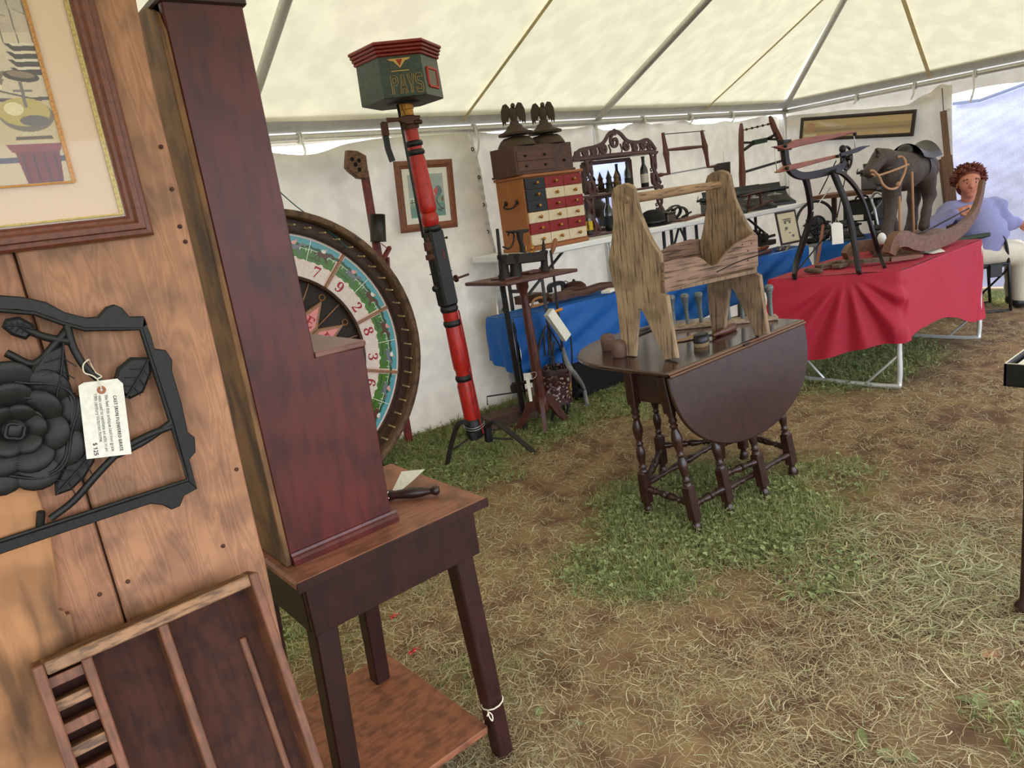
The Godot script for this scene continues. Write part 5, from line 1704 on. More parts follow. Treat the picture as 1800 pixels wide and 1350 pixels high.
	var xf := func(x: float) -> Transform3D: return Transform3D(Basis(Vector3.UP, PI / 2), Vector3(x, 0, 0))
	var left := [Vector3(2.448, 1.472, -2.194), Vector3(2.448, 1.502, -2.180), Vector3(2.448, 1.514, -2.155), Vector3(2.448, 1.519, -2.109), Vector3(2.448, 1.508, -2.079), Vector3(2.448, 1.490, -2.062), Vector3(2.448, 1.434, -2.053), Vector3(2.448, 1.386, -2.043), Vector3(2.448, 1.331, -2.021), Vector3(2.448, 1.269, -1.991), Vector3(2.448, 1.207, -1.951), Vector3(2.448, 1.152, -1.948), Vector3(2.448, 1.041, -1.960), Vector3(2.448, 1.029, -1.933), Vector3(2.448, 0.929, -1.925), Vector3(2.448, 0.753, -1.906), Vector3(2.448, 0.735, -1.973), Vector3(2.448, 0.806, -2.000), Vector3(2.448, 0.900, -2.047), Vector3(2.448, 0.945, -2.068), Vector3(2.448, 0.968, -2.085), Vector3(2.448, 0.963, -2.099), Vector3(2.448, 0.870, -2.119), Vector3(2.448, 0.743, -2.145), Vector3(2.448, 0.732, -2.212), Vector3(2.448, 0.866, -2.223), Vector3(2.448, 1.026, -2.223), Vector3(2.448, 1.106, -2.240), Vector3(2.448, 1.184, -2.250), Vector3(2.448, 1.261, -2.223), Vector3(2.448, 1.360, -2.196)]
	var a := Mb.new()
	a.extr(left.map(zy), 0.026, xf.call(2.458), 0.004)
	putw("end_board", a, old, c)
	var mid := Vector3(2.448, H, -2.06)
	var b := Mb.new()
	b.extr(left.map(func(p): return Vector2(-(p.z + 0.132), maxf(p.y, H + 0.0015))), 0.026, xf.call(2.975), 0.004)
	putw("end_board", b, old2, c)
	var hd := Mb.new()
	hd.turn(Vector3(2.44, 1.45, -2.107), Vector3(2.985, 1.455, -1.982), [Vector2(0, 0), Vector2(0.016, 0), Vector2(0.019, 0.02), Vector2(0.021, 0.1), Vector2(0.021, 0.5), Vector2(0.017, 0.95), Vector2(0.015, 1), Vector2(0, 1)], 12)
	putw("handle", hd, mat(Color(0.63, 0.50, 0.37), 0.8, "crack", Vector3(0.8, 8, 8), 0.0, 0.4), c)
	var sf := frame_at(Vector3(2.44, 0, -1.927), Vector3(0.545, 0, 0.132), Vector3.UP)
	var f := Mb.new()
	f.extr([Vector2(-0.008, 1.173), Vector2(0.020, 1.174), Vector2(0.069, 1.178), Vector2(0.121, 1.172), Vector2(0.175, 1.171), Vector2(0.208, 1.154), Vector2(0.232, 1.130), Vector2(0.254, 1.117), Vector2(0.283, 1.120), Vector2(0.318, 1.144), Vector2(0.354, 1.172), Vector2(0.395, 1.193), Vector2(0.461, 1.209), Vector2(0.517, 1.226), Vector2(0.530, 1.209), Vector2(0.524, 1.074), Vector2(0.424, 1.074), Vector2(0.224, 1.071), Vector2(0.094, 1.056), Vector2(-0.018, 1.043)], 0.02, sf, 0.003)
	putw("side_board", f, slat, c)
	var gap := Mb.new()
	gap.sweep([Vector2(0.274, 1.088), Vector2(0.392, 1.112), Vector2(0.527, 1.125)].map(func(q): return sf * Vector3(q.x, q.y, 0.0105)), [Vector2(-0.002, -0.002), Vector2(0.002, -0.002), Vector2(0.002, 0.002), Vector2(-0.002, 0.002)], Vector3.BACK)
	putw("side_crack", gap, mat(Color(0.06, 0.045, 0.035), 0.9), c)
	var rear := Mb.new()
	rear.extr([Vector2(0, 1.07), Vector2(0.56, 1.07), Vector2(0.56, 1.22), Vector2(0.47, 1.20), Vector2(0.37, 1.215), Vector2(0.24, 1.205), Vector2(0.14, 1.17), Vector2(0, 1.155)], 0.02, sf.translated_local(Vector3(0.06, 0, -0.325)), 0.003)
	putw("side_board", rear, slat, c)
	var bot := Mb.new()
	bot.box(sf * Vector3(0.29, 1.05, -0.16), Vector3(0.50, 0.018, 0.29), 0.002, sf.basis)
	putw("bottom_board", bot, old2, c)
	var pg := Mb.new()
	pg.rod(Vector3(2.435, 1.45, -2.107), Vector3(2.446, 1.45, -2.107), 0.0145)
	putw("handle_end", pg, old2, c)
	for q in [Vector2(0.432, 1.185), Vector2(0.464, 1.153), Vector2(0.460, 1.110), Vector2(0.486, 1.182)]:
		var n := Mb.new()
		n.lathe([Vector2(0.004, -0.001), Vector2(0.004, 0.001), Vector2(0, 0.0015)], 7, Transform3D(sf.basis * Basis(Vector3.RIGHT, PI / 2), sf * Vector3(q.x, q.y, 0.0105)))
		putw("nail", n, M.rust, c)

	# small things on the table
	var clay := mat(Color(0.40, 0.29, 0.24), 0.6, "grain", Vector3.ONE * 6.0, 0.0, 0.03)
	var pot := func(at: Vector3, r: float, label: String) -> void:
		var o := thing("clay_pot", label, "pot", at)
		var p := Mb.new()
		p.lathe([Vector2(0, 0), Vector2(r * 0.85, 0), Vector2(r * 0.92, 0.004), Vector2(r, 0.03), Vector2(r * 1.02, 0.055), Vector2(r * 0.85, 0.074), Vector2(r * 0.45, 0.082), Vector2(r * 0.42, 0.079), Vector2(r * 0.3, 0.06), Vector2(0, 0.05)], 20)
		put("body", p, clay, o)
		var s := Mb.new()
		s.rod(Vector3(0.5 * r, 0.03, 0.8 * r), Vector3(0.62 * r, 0.034, 1.0 * r), 0.006)
		put("peg", s, M.string, o)
	pot.call(Vector3(2.529, 0.740, -2.380), 0.036, "small brown clay pot at the rounded table end, farther of the two")
	pot.call(Vector3(2.435, 0.740, -2.224), 0.038, "small brown clay pot touching the foot of the wooden carrier")
	var br := thing("round_brush", "oval dark brush with a pale bristle band lying under the carrier", "brush", Vector3(2.737, 0.740, -1.983), 0.4)
	br.scale = Vector3.ONE * 1.15
	var bb := Mb.new()
	bb.lathe([Vector2(0, 0), Vector2(0.046, 0), Vector2(0.048, 0.004), Vector2(0.048, 0.018), Vector2(0, 0.018)], 22, Transform3D(Basis.from_scale(Vector3(1, 1, 0.62)), Vector3.ZERO))
	put("bristles", bb, mat(Color(0.55, 0.46, 0.31), 0.9, "grain", Vector3(20, 3, 20), 0.0, 0.1), br)
	var bt := Mb.new()
	bt.lathe([Vector2(0.049, 0.017), Vector2(0.05, 0.02), Vector2(0.047, 0.042), Vector2(0.042, 0.047), Vector2(0, 0.049)], 22, Transform3D(Basis.from_scale(Vector3(1, 1, 0.62)), Vector3.ZERO))
	put("stock", bt, mat(Color(0.075, 0.07, 0.075), 0.4), br)
	var pd := thing("wooden_handle_tool", "brown rounded wooden handled tool between the carrier's far feet", "tool", Vector3(3.003, 0.740, -2.013))
	var pp := Mb.new()
	pp.turn(Vector3(2.867, 0.756, -2.011), Vector3(3.087, 0.756, -2.025), [Vector2(0, 0), Vector2(0.009, 0.02), Vector2(0.012, 0.2), Vector2(0.02, 0.45), Vector2(0.024, 0.7), Vector2(0.022, 0.88), Vector2(0.012, 0.98), Vector2(0, 1)], 14)
	putw("handle", pp, mat(Color(0.36, 0.19, 0.12), 0.4, "grain", Vector3(6, 6, 6)), pd)
	var fe := Mb.new()
	fe.rod(Vector3(2.833, 0.755, -2.066), Vector3(2.879, 0.756, -2.013), 0.006)
	putw("tang", fe, M.iron, pd)
	var scrap := Mb.new()
	scrap.sweep(curve([Vector3(2.759, 0.744, -2.154), Vector3(2.804, 0.747, -2.123), Vector3(2.886, 0.752, -2.117), Vector3(2.965, 0.746, -2.119)], 4), [Vector2(-0.02, -0.0015), Vector2(0.02, -0.0015), Vector2(0.02, 0.0015), Vector2(-0.02, 0.0015)])
	one("paper_scrap", "curling cream and orange paper strip beside the oval brush", "paper", scrap, mat(Color(0.75, 0.60, 0.45), 0.8, "rust", Vector3.ONE * 9.0))
	var strips := Mb.new()
	strips.bar(Vector3(2.791, 0.744, -2.448), Vector3(2.955, 0.744, -2.467), Vector2(0.03, 0.006), Vector2(0.03, 0.006), 0.001, Vector3.BACK)
	strips.bar(Vector3(2.874, 0.751, -2.494), Vector3(3.037, 0.751, -2.481), Vector2(0.035, 0.006), Vector2(0.028, 0.006), 0.001, Vector3.BACK)
	one("metal_strip", "dark flat metal strips lying behind the carrier's near end", "metal", strips, M.iron)
	# rack of grey pegs
	var rk := thing("peg_rack", "pale board with a row of grey metal pegs behind the wooden carrier", "rack", Vector3(3.2, H, -2.15))
	var r0 := Vector3(3.0, H + 0.012, -2.37)
	var r1 := Vector3(3.345, H + 0.012, -1.945)
	var bs := Mb.new()
	bs.bar(r0, r1, Vector2(0.07, 0.022), Vector2(0.07, 0.022), 0.003, Vector3.RIGHT)
	putw("board", bs, mat(Color(0.68, 0.57, 0.46), 0.75, "strong", Vector3(3, 9, 3), 0.0, 0.1), rk)
	var pgm := mat(Color(0.43, 0.47, 0.46), 0.5, "rust", Vector3.ONE * 8.0, 0.3)
	for k in 8:
		var q := r0.lerp(r1, 0.05 + 0.128 * k) + Vector3(0, 0.01, 0)
		var p := Mb.new()
		p.turn(q, q + Vector3(-0.012, 0.165, 0.0), [Vector2(0.011, 0), Vector2(0.0105, 0.05), Vector2(0.011, 0.5), Vector2(0.0165, 0.76), Vector2(0.0225, 0.86), Vector2(0.023, 0.92), Vector2(0.016, 0.98), Vector2(0, 1.0)], 14)
		putw("peg", p, pgm, rk)
	var st := Mb.new()
	var loop := []
	for k in 30:
		loop.append(r0.lerp(r1, 0.86) + Vector3(0.02 * cos(k * 0.7) + 0.003 * sin(k * 1.9), 0.015 + 0.0006 * k, 0.03 * sin(k * 0.7)))
	st.tube(loop, 0.0025, 5, false, [], Vector3.UP)
	one("string_coil", "small coil of white string lying on the peg rack board", "string", st, M.string)
	red_table()


func red_table() -> void:
	var H := 0.77
	var t := thing("folding_table", "folding table with white tubular legs under the red cloth", "table", Vector3(5.4, 0, -2.28))
	var tp := Mb.new()
	tp.span(Vector3(4.74, 0.72, -2.58), Vector3(6.08, 0.755, -1.96), 0.006)
	putw("tabletop", tp, M.white_plastic, t)
	var lm := mat(Color(0.80, 0.80, 0.78), 0.35, "", Vector3.ONE, 0.35)
	for x in [4.70, 6.14]:
		var m := Mb.new()
		m.tube(curve([Vector3(x, 0.72, -1.90), Vector3(x - 0.01, 0.3, -1.89), Vector3(x - 0.02, 0.06, -1.885), Vector3(x - 0.03, 0.022, -1.925), Vector3(x - 0.04, 0.018, -2.25), Vector3(x - 0.03, 0.022, -2.56), Vector3(x - 0.02, 0.06, -2.6), Vector3(x, 0.72, -2.6)], 6), 0.0165, 12, false, [], Vector3.RIGHT)
		putw("leg_frame", m, lm, t)
		for s in [[-1.89, -2.09], [-2.59, -2.38]]:
			var b := Mb.new()
			b.rod(Vector3(x - 0.012, 0.23, s[0]), Vector3(x - 0.03, 0.025, s[1]), 0.008)
			putw("brace", b, lm, t)
	# red cloth: the top sheet and a skirt with drapery
	var per := [Vector3(6.19, H, -2.63), Vector3(4.40, H, -2.615), Vector3(4.535, H, -2.27), Vector3(4.69, H, -1.885), Vector3(4.95, H, -1.88), Vector3(6.15, H, -1.895), Vector3(6.19, H, -2.63)]
	var lens := [0.0]
	for k in 6:
		lens.append(lens[k] + per[k].distance_to(per[k + 1]))
	var at := func(u: float) -> Array:
		var s: float = u * lens[6]
		for k in 6:
			if s <= lens[k + 1] + 1e-6:
				var f: float = (s - lens[k]) / (lens[k + 1] - lens[k])
				var d: Vector3 = (per[k + 1] - per[k]).normalized()
				return [per[k].lerp(per[k + 1], f), d, s]
		return [per[6], Vector3.RIGHT, s]
	var corner: float = lens[3]
	var m := Mb.new()
	m.sheet(func(u: float, v: float) -> Vector3:
		var a = at.call(u)
		var b = at.call(fposmod(u + 0.004, 1.0))
		var c = at.call(fposmod(u - 0.004, 1.0))
		var d: Vector3 = (b[1] + c[1]).normalized()
		var out := d.cross(Vector3.UP).normalized()
		var s: float = a[2] - corner
		# length of the skirt: longest at the end near the viewer, shallow at the middle of the long side
		var l := 0.46
		if s > 0.0:
			l = lerpf(0.45, 0.40, smoothstep(0.0, 0.25, s))
			l += 0.03 * sin(s * 2.1) + 0.2 * smoothstep(0.6, 1.45, s)
		else:
			l = lerpf(0.45, 0.56, smoothstep(0.0, -0.6, s))
		var drop := l * v
		var fold := 0.0
		if s <= 0.05 and s > -1.0:
			# folds swing down from a gather near the corner
			var g := (s + 0.32)
			var ang := atan2(drop + 0.02, g - 0.02)
			fold = 0.020 * sin(ang * 15.0) * smoothstep(0.02, 0.2, drop) * smoothstep(-0.9, -0.5, s)
			fold += 0.014 * exp(-pow((s + 0.02) / 0.05, 2.0)) * v
		else:
			fold = 0.012 * sin(s * 9.0) * v * smoothstep(0.0, 0.5, s) + 0.014 * sin(s * 34.0 + drop * 14.0) * v * smoothstep(1.1, 1.45, s)
		var o := 0.004 + 0.02 * sqrt(v) + fold + 0.03 * v * (1.0 if s <= 0.0 else 0.2)
		return a[0] + out * o - Vector3(0, drop + 0.012 * (1.0 - v) * 0.0, 0), 260, 40)
	var tops := Mb.new()
	tops.sheet(func(u: float, v: float) -> Vector3:
		var a := Vector3(lerpf(4.69, 4.40, v), H, lerpf(-1.885, -2.615, v))
		var b := Vector3(lerpf(6.15, 6.19, v), H, lerpf(-1.895, -2.63, v))
		var p := a.lerp(b, u)
		p += Vector3(-0.004, 0, 0.006) * (1.0 - v)
		var pul := exp(-pow((u - 0.02) / 0.1, 2.0)) * smoothstep(0.5, 0.0, v)
		return p + Vector3(0, 0.0025 + 0.004 * sin(u * 40.0 - v * 18.0) * pul + 0.002 * sin(u * 9.0 + v * 5.0), 0), 90, 40)
	var red := mat(Color(0.64, 0.03, 0.155), 0.7, "cloth", Vector3.ONE * 3.0, 0.0, 0.02)
	red.rim_enabled = true
	red.rim = 0.25
	red.rim_tint = 0.8
	two_sided(red)
	var cl := thing("red_cloth", "crimson cloth draped over the folding table, gathered at its near corner", "tablecloth", Vector3(5.4, H, -2.28))
	putw("top_sheet", tops, red, cl)
	putw("skirt", m, red, cl)
	scroll_saw()
	red_items()


func scroll_saw() -> void:
	var t := thing("treadle_saw", "black cast iron scroll saw with two red-brown wooden arms and pulley on the red cloth", "saw machine", Vector3(4.7, 0.765, -2.25))
	var iron := mat(Color(0.125, 0.105, 0.10), 0.45, "rust", Vector3.ONE * 5.0, 0.3, 0.03)
	var wood := mat(Color(0.56, 0.28, 0.16), 0.42, "grain", Vector3(1, 7, 7), 0.0, 0.03)
	var flat_ := [Vector2(-0.022, -0.012), Vector2(0.022, -0.012), Vector2(0.026, 0.0), Vector2(0.022, 0.012), Vector2(-0.022, 0.012)]
	var fr := Mb.new()
	fr.sweep(curve([Vector3(4.114, 1.631, -2.300), Vector3(4.122, 1.573, -2.300), Vector3(4.136, 1.507, -2.300), Vector3(4.192, 1.457, -2.300), Vector3(4.297, 1.425, -2.300), Vector3(4.451, 1.420, -2.300), Vector3(4.672, 1.427, -2.300), Vector3(4.812, 1.442, -2.300), Vector3(4.861, 1.478, -2.300)], 5), flat_, Vector3.BACK)
	fr.sweep([Vector3(4.074, 1.614, -2.300), Vector3(4.164, 1.613, -2.300)], [Vector2(-0.03, -0.02), Vector2(0.03, -0.02), Vector2(0.03, 0.02), Vector2(-0.03, 0.02)], Vector3.BACK)
	putw("neck_frame", fr, iron, t)
	for q in [[Vector3(4.383, 1.417, -2.320), Vector3(4.471, 1.343, -2.350), Vector3(4.632, 1.208, -2.420), Vector3(4.680, 1.105, -2.460), Vector3(4.655, 0.966, -2.500), Vector3(4.608, 0.850, -2.520), Vector3(4.435, 0.781, -2.445)], [Vector3(4.662, 1.422, -2.280), Vector3(4.692, 1.332, -2.260), Vector3(4.696, 1.220, -2.220), Vector3(4.705, 1.073, -2.190), Vector3(4.682, 0.946, -2.160), Vector3(4.559, 0.781, -2.078)]]:
		var m := Mb.new()
		m.sweep(curve(q, 5), flat_, Vector3.BACK)
		putw("leg", m, iron, t)
	var l3 := Mb.new()
	l3.sweep(curve([Vector3(4.610, 1.424, -2.240), Vector3(4.673, 1.396, -2.220), Vector3(4.747, 1.308, -2.180), Vector3(4.797, 1.200, -2.150), Vector3(4.816, 1.035, -2.110), Vector3(4.875, 0.861, -2.090), Vector3(4.776, 0.781, -2.013)], 5), [Vector2(-0.012, -0.01), Vector2(0.012, -0.01), Vector2(0.012, 0.01), Vector2(-0.012, 0.01)], Vector3.BACK)
	putw("leg", l3, iron, t)
	for q in [[[Vector3(3.945, 1.612, -2.280), Vector3(4.090, 1.617, -2.280), Vector3(4.188, 1.638, -2.280), Vector3(4.498, 1.649, -2.280), Vector3(4.954, 1.657, -2.280), Vector3(4.961, 1.643, -2.280), Vector3(4.605, 1.617, -2.280), Vector3(4.313, 1.602, -2.280), Vector3(4.074, 1.586, -2.280), Vector3(4.024, 1.592, -2.280)], "arm"], [[Vector3(3.964, 1.468, -2.280), Vector3(4.061, 1.497, -2.280), Vector3(4.348, 1.506, -2.280), Vector3(4.712, 1.521, -2.280), Vector3(4.719, 1.503, -2.280), Vector3(4.416, 1.485, -2.280), Vector3(4.176, 1.469, -2.280), Vector3(3.989, 1.463, -2.280)], "arm"]]:
		var m := Mb.new()
		m.extr(flat(q[0]), 0.03, Transform3D(Basis.IDENTITY, Vector3(0, 0, -2.275)), 0.004)
		putw(q[1], m, wood, t)
	var wires := Mb.new()
	wires.rod(Vector3(3.961, 1.604, -2.275), Vector3(3.980, 1.466, -2.275), 0.0025)
	wires.rod(Vector3(4.950, 1.642, -2.275), Vector3(4.963, 1.541, -2.275), 0.0025)
	wires.rod(Vector3(4.667, 1.320, -2.300), Vector3(4.519, 1.189, -2.350), 0.003)
	putw("saw_blade", wires, M.steel, t)
	for p in [Vector3(4.031, 1.607, -2.255), Vector3(4.041, 1.482, -2.255), Vector3(4.899, 1.634, -2.255), Vector3(4.671, 1.510, -2.260)]:
		var m := Mb.new()
		m.rod(p, p + Vector3(0, 0, 0.02), 0.011)
		putw("pivot", m, iron, t)
	var pu := Mb.new()
	var pc := Vector3(4.894, 1.490, -2.300)
	var ring := []
	for k in 28:
		ring.append(pc + Vector3(cos(TAU * k / 28.0), sin(TAU * k / 28.0), 0) * 0.072)
	pu.tube(ring, 0.009, 8, true, [], Vector3.BACK)
	for k in 4:
		var a := TAU * k / 4.0 + 0.5
		pu.rod(pc, pc + Vector3(cos(a), sin(a), 0) * 0.07, 0.006)
	pu.rod(pc + Vector3(0, 0, -0.03), pc + Vector3(0, 0, 0.03), 0.018)
	putw("pulley", pu, iron, t)
	var tb := Mb.new()
	tb.sweep(curve([Vector3(4.724, 1.517, -2.260), Vector3(4.906, 1.528, -2.260), Vector3(5.029, 1.542, -2.260), Vector3(5.147, 1.550, -2.260)], 4), [Vector2(-0.011, -0.006), Vector2(0.011, -0.006), Vector2(0.011, 0.006), Vector2(-0.011, 0.006)], Vector3.BACK, false, [1, 1, 1.1, 1.2, 1.3, 1.3, 1.3, 1.2, 1.0, 0.8, 0.5, 0.35, 0.2])
	tb.ball(Vector3(4.799, 1.551, -2.280), Vector3(0.022, 0.026, 0.022), 10, 7)
	tb.rod(Vector3(4.799, 1.551, -2.280), Vector3(4.820, 1.496, -2.280), 0.012)
	putw("saw_table", tb, iron, t)
	var li := Mb.new()
	li.rod(Vector3(4.909, 1.471, -2.300), Vector3(4.858, 1.395, -2.300), 0.005)
	li.rod(Vector3(4.946, 1.470, -2.310), Vector3(4.839, 1.056, -2.360), 0.004)
	li.rod(Vector3(4.773, 1.485, -2.310), Vector3(4.712, 1.283, -2.400), 0.004)
	li.rod(Vector3(4.864, 1.083, -2.360), Vector3(4.567, 0.794, -2.500), 0.005)
	putw("treadle_rod", li, iron, t)
	price_tag("white price tag hanging from the scroll saw's treadle rod", [Vector3(4.723, 1.080, -2.330), Vector3(4.763, 1.090, -2.330), Vector3(4.842, 1.080, -2.330), Vector3(4.882, 1.064, -2.330), Vector3(4.893, 0.933, -2.330), Vector3(4.732, 0.947, -2.330)], Vector3(-0.5, 0, 1), [Vector3(4.802, 1.070, -2.330), Vector3(4.827, 1.093, -2.330), Vector3(4.816, 1.114, -2.340), Vector3(4.807, 1.081, -2.340)])


func red_items() -> void:
	var wood := mat(Color(0.47, 0.31, 0.21), 0.5, "grain", Vector3(1.2, 7, 5), 0.0, 0.05, 4.0)
	var grey_wood := mat(Color(0.42, 0.33, 0.26), 0.65, "strong", Vector3(1.2, 6, 6), 0.0, 0.1)
	# hammer-headed small tool, long plane pieces
	var ml := thing("wooden_mallet", "small dark wooden mallet head lying on the red cloth's near end", "mallet", Vector3(4.678, 0.775, -2.446))
	var m := Mb.new()
	m.turn(Vector3(4.643, 0.793, -2.480), Vector3(4.579, 0.793, -2.324), [Vector2(0, 0), Vector2(0.012, 0.02), Vector2(0.018, 0.2), Vector2(0.02, 0.5), Vector2(0.017, 0.85), Vector2(0.01, 0.98), Vector2(0, 1)], 12)
	putw("head", m, grey_wood, ml)
	var pl := thing("long_lever", "long grey wooden lever lying across the red cloth past the saw's feet", "lever", Vector3(4.950, 0.775, -2.294))
	var a := Mb.new()
	a.sweep([Vector3(4.747, 0.795, -2.440), Vector3(4.907, 0.800, -2.391), Vector3(4.916, 0.805, -2.201), Vector3(5.025, 0.800, -2.081)], [Vector2(-0.03, -0.014), Vector2(0.03, -0.014), Vector2(0.03, 0.014), Vector2(-0.03, 0.014)], Vector3.UP)
	putw("bar", a, grey_wood, pl)
	var b := Mb.new()
	b.sweep([Vector3(5.001, 0.800, -2.082), Vector3(5.121, 0.798, -1.993), Vector3(5.181, 0.795, -1.944)], [Vector2(-0.034, -0.014), Vector2(0.034, -0.014), Vector2(0.034, 0.014), Vector2(-0.034, 0.014)], Vector3.UP, false, [1, 1, 0.6])
	putw("handle", b, mat(Color(0.46, 0.25, 0.13), 0.45, "grain", Vector3(1, 7, 7)), pl)
	var cb := Mb.new()
	cb.span(Vector3(-0.07, 0, -0.035), Vector3(0.08, 0.03, 0.035), 0.008)
	cb.span(Vector3(-0.02, 0.028, -0.02), Vector3(0.03, 0.05, 0.02), 0.005)
	var co := one("wooden_clamp", "dark wooden clamp block lying on the red cloth under the long lever", "clamp", cb, grey_wood)
	co.position = Vector3(4.851, 0.776, -2.333)
	var ax := Mb.new()
	ax.bar(Vector3(4.842, 0.785, -2.498), Vector3(5.190, 1.042, -2.620), Vector2(0.028, 0.018), Vector2(0.024, 0.016), 0.006, Vector3.RIGHT)
	one("tool_shaft", "orange-brown wooden tool handle standing up beside the saw's flywheel", "handle", ax, mat(Color(0.50, 0.25, 0.15), 0.45, "grain", Vector3(7, 1, 7)))
	# curved runner that sweeps up in front of the seated woman, its arched foot and brace
	var bw := thing("curved_runner", "big curved wooden sleigh runner rising at the far end of the red cloth", "runner", Vector3(6.0, 0.765, -2.2))
	var rn := Mb.new()
	var path := curve([Vector3(6.452, 1.179, -1.990), Vector3(6.398, 1.069, -1.990), Vector3(6.285, 0.957, -1.990), Vector3(6.100, 0.885, -1.990), Vector3(5.854, 0.849, -1.990), Vector3(5.579, 0.842, -1.990), Vector3(5.320, 0.857, -1.990), Vector3(5.141, 0.890, -1.990), Vector3(5.031, 0.928, -2.000), Vector3(4.917, 0.936, -2.000), Vector3(4.872, 0.906, -2.010), Vector3(4.853, 0.857, -2.020)], 4)
	var sc := []
	for k in path.size():
		sc.append(lerpf(0.7, 1.15, smoothstep(0.0, 0.5, k / float(path.size()))))
	rn.sweep(path, [Vector2(-0.045, -0.022), Vector2(0.045, -0.022), Vector2(0.045, 0.022), Vector2(-0.045, 0.022)], Vector3.BACK, false, sc)
	putw("runner", rn, wood, bw)
	var rd := Mb.new()
	rd.rod(Vector3(6.268, 0.995, -2.020), Vector3(5.744, 0.918, -2.080), 0.006)
	rd.rod(Vector3(5.744, 0.918, -2.080), Vector3(5.319, 0.908, -2.070), 0.006)
	putw("iron_stay", rd, M.iron, bw)
	var r2 := Mb.new()
	r2.sweep(curve([Vector3(4.934, 0.834, -2.340), Vector3(4.986, 0.869, -2.340), Vector3(5.098, 0.881, -2.340), Vector3(5.230, 0.870, -2.340), Vector3(5.412, 0.857, -2.340)], 4), [Vector2(-0.04, -0.02), Vector2(0.04, -0.02), Vector2(0.04, 0.02), Vector2(-0.04, 0.02)], Vector3.BACK)
	putw("second_runner", r2, wood, bw)
	var cr := Mb.new()
	cr.bar(Vector3(5.33, 0.80, -2.33), Vector3(5.42, 0.80, -2.01), Vector2(0.05, 0.04), Vector2(0.05, 0.04), 0.004, Vector3.UP)
	putw("cross_bar", cr, grey_wood, bw)
	var cd := Mb.new()
	cd.face([Vector3(5.400, 0.785, -2.027), Vector3(5.634, 0.785, -2.069), Vector3(5.657, 0.783, -2.002), Vector3(5.468, 0.778, -1.900), Vector3(5.373, 0.778, -1.944)], Vector3(7.691, 0.500, -2.783))
	cd.face([Vector3(5.415, 0.783, -2.032), Vector3(5.650, 0.783, -2.075), Vector3(5.673, 0.781, -2.008), Vector3(5.484, 0.776, -1.905), Vector3(5.388, 0.776, -1.950)], Vector3(0.000, 1.500, 0.000))
	one("paper_card", "cream paper card lying on the red cloth under the curved runner", "card", cd, M.paper)
	var stk := Mb.new()
	stk.sweep([Vector3(5.271, 0.785, -2.044), Vector3(5.420, 0.787, -2.053), Vector3(5.552, 0.788, -2.054)], [Vector2(-0.015, -0.006), Vector2(0.015, -0.006), Vector2(0.015, 0.006), Vector2(-0.015, 0.006)])
	one("wooden_stick", "short reddish wooden stick poking out from under the paper card", "stick", stk, wood)



# ---------------------------------------------------------------- back wall: white tables, flag chest, carved shelf, blue cloths, pedestal table
func white_table(label: String, x0: float, x1: float, z0: float, z1: float, H: float) -> void:
	var t := thing("raised_table", label, "table", Vector3((x0 + x1) / 2.0, 0, (z0 + z1) / 2.0), 0.0, "raised white tables along the back wall")
	var m := Mb.new()
	m.span(Vector3(x0, H - 0.045, z1), Vector3(x1, H, z0), 0.008)
	putw("tabletop", m, M.white_plastic, t)
	var lm := mat(Color(0.13, 0.135, 0.145), 0.45)
	var ins := minf(0.28, (x1 - x0) * 0.2)
	for x in [x0 + ins, x1 - ins]:
		for z in [z1 + 0.2, z1 + 0.05]:
			var l := Mb.new()
			l.rod(Vector3(x, 0.0, z), Vector3(x, H - 0.044, z), 0.015)
			putw("leg", l, lm, t)
		var c := Mb.new()
		c.bar(Vector3(x, 0.86, z1 + 0.2), Vector3(x, 0.86, z1 + 0.05), Vector2(0.025, 0.025), Vector2(0.025, 0.025))
		c.bar(Vector3(x, 0.3, z1 + 0.2), Vector3(x, 0.3, z1 + 0.05), Vector2(0.025, 0.025), Vector2(0.025, 0.025))
		putw("cross_bar", c, lm, t)
		var s := 1.0 if x < (x0 + x1) / 2.0 else -1.0
		var b := Mb.new()
		b.rod(Vector3(x, 0.84, (z0 + z1) / 2.0), Vector3(x + s * minf(0.42, (x1 - x0) * 0.3), H - 0.05, (z0 + z1) / 2.0), 0.011)
		putw("brace", b, lm, t)


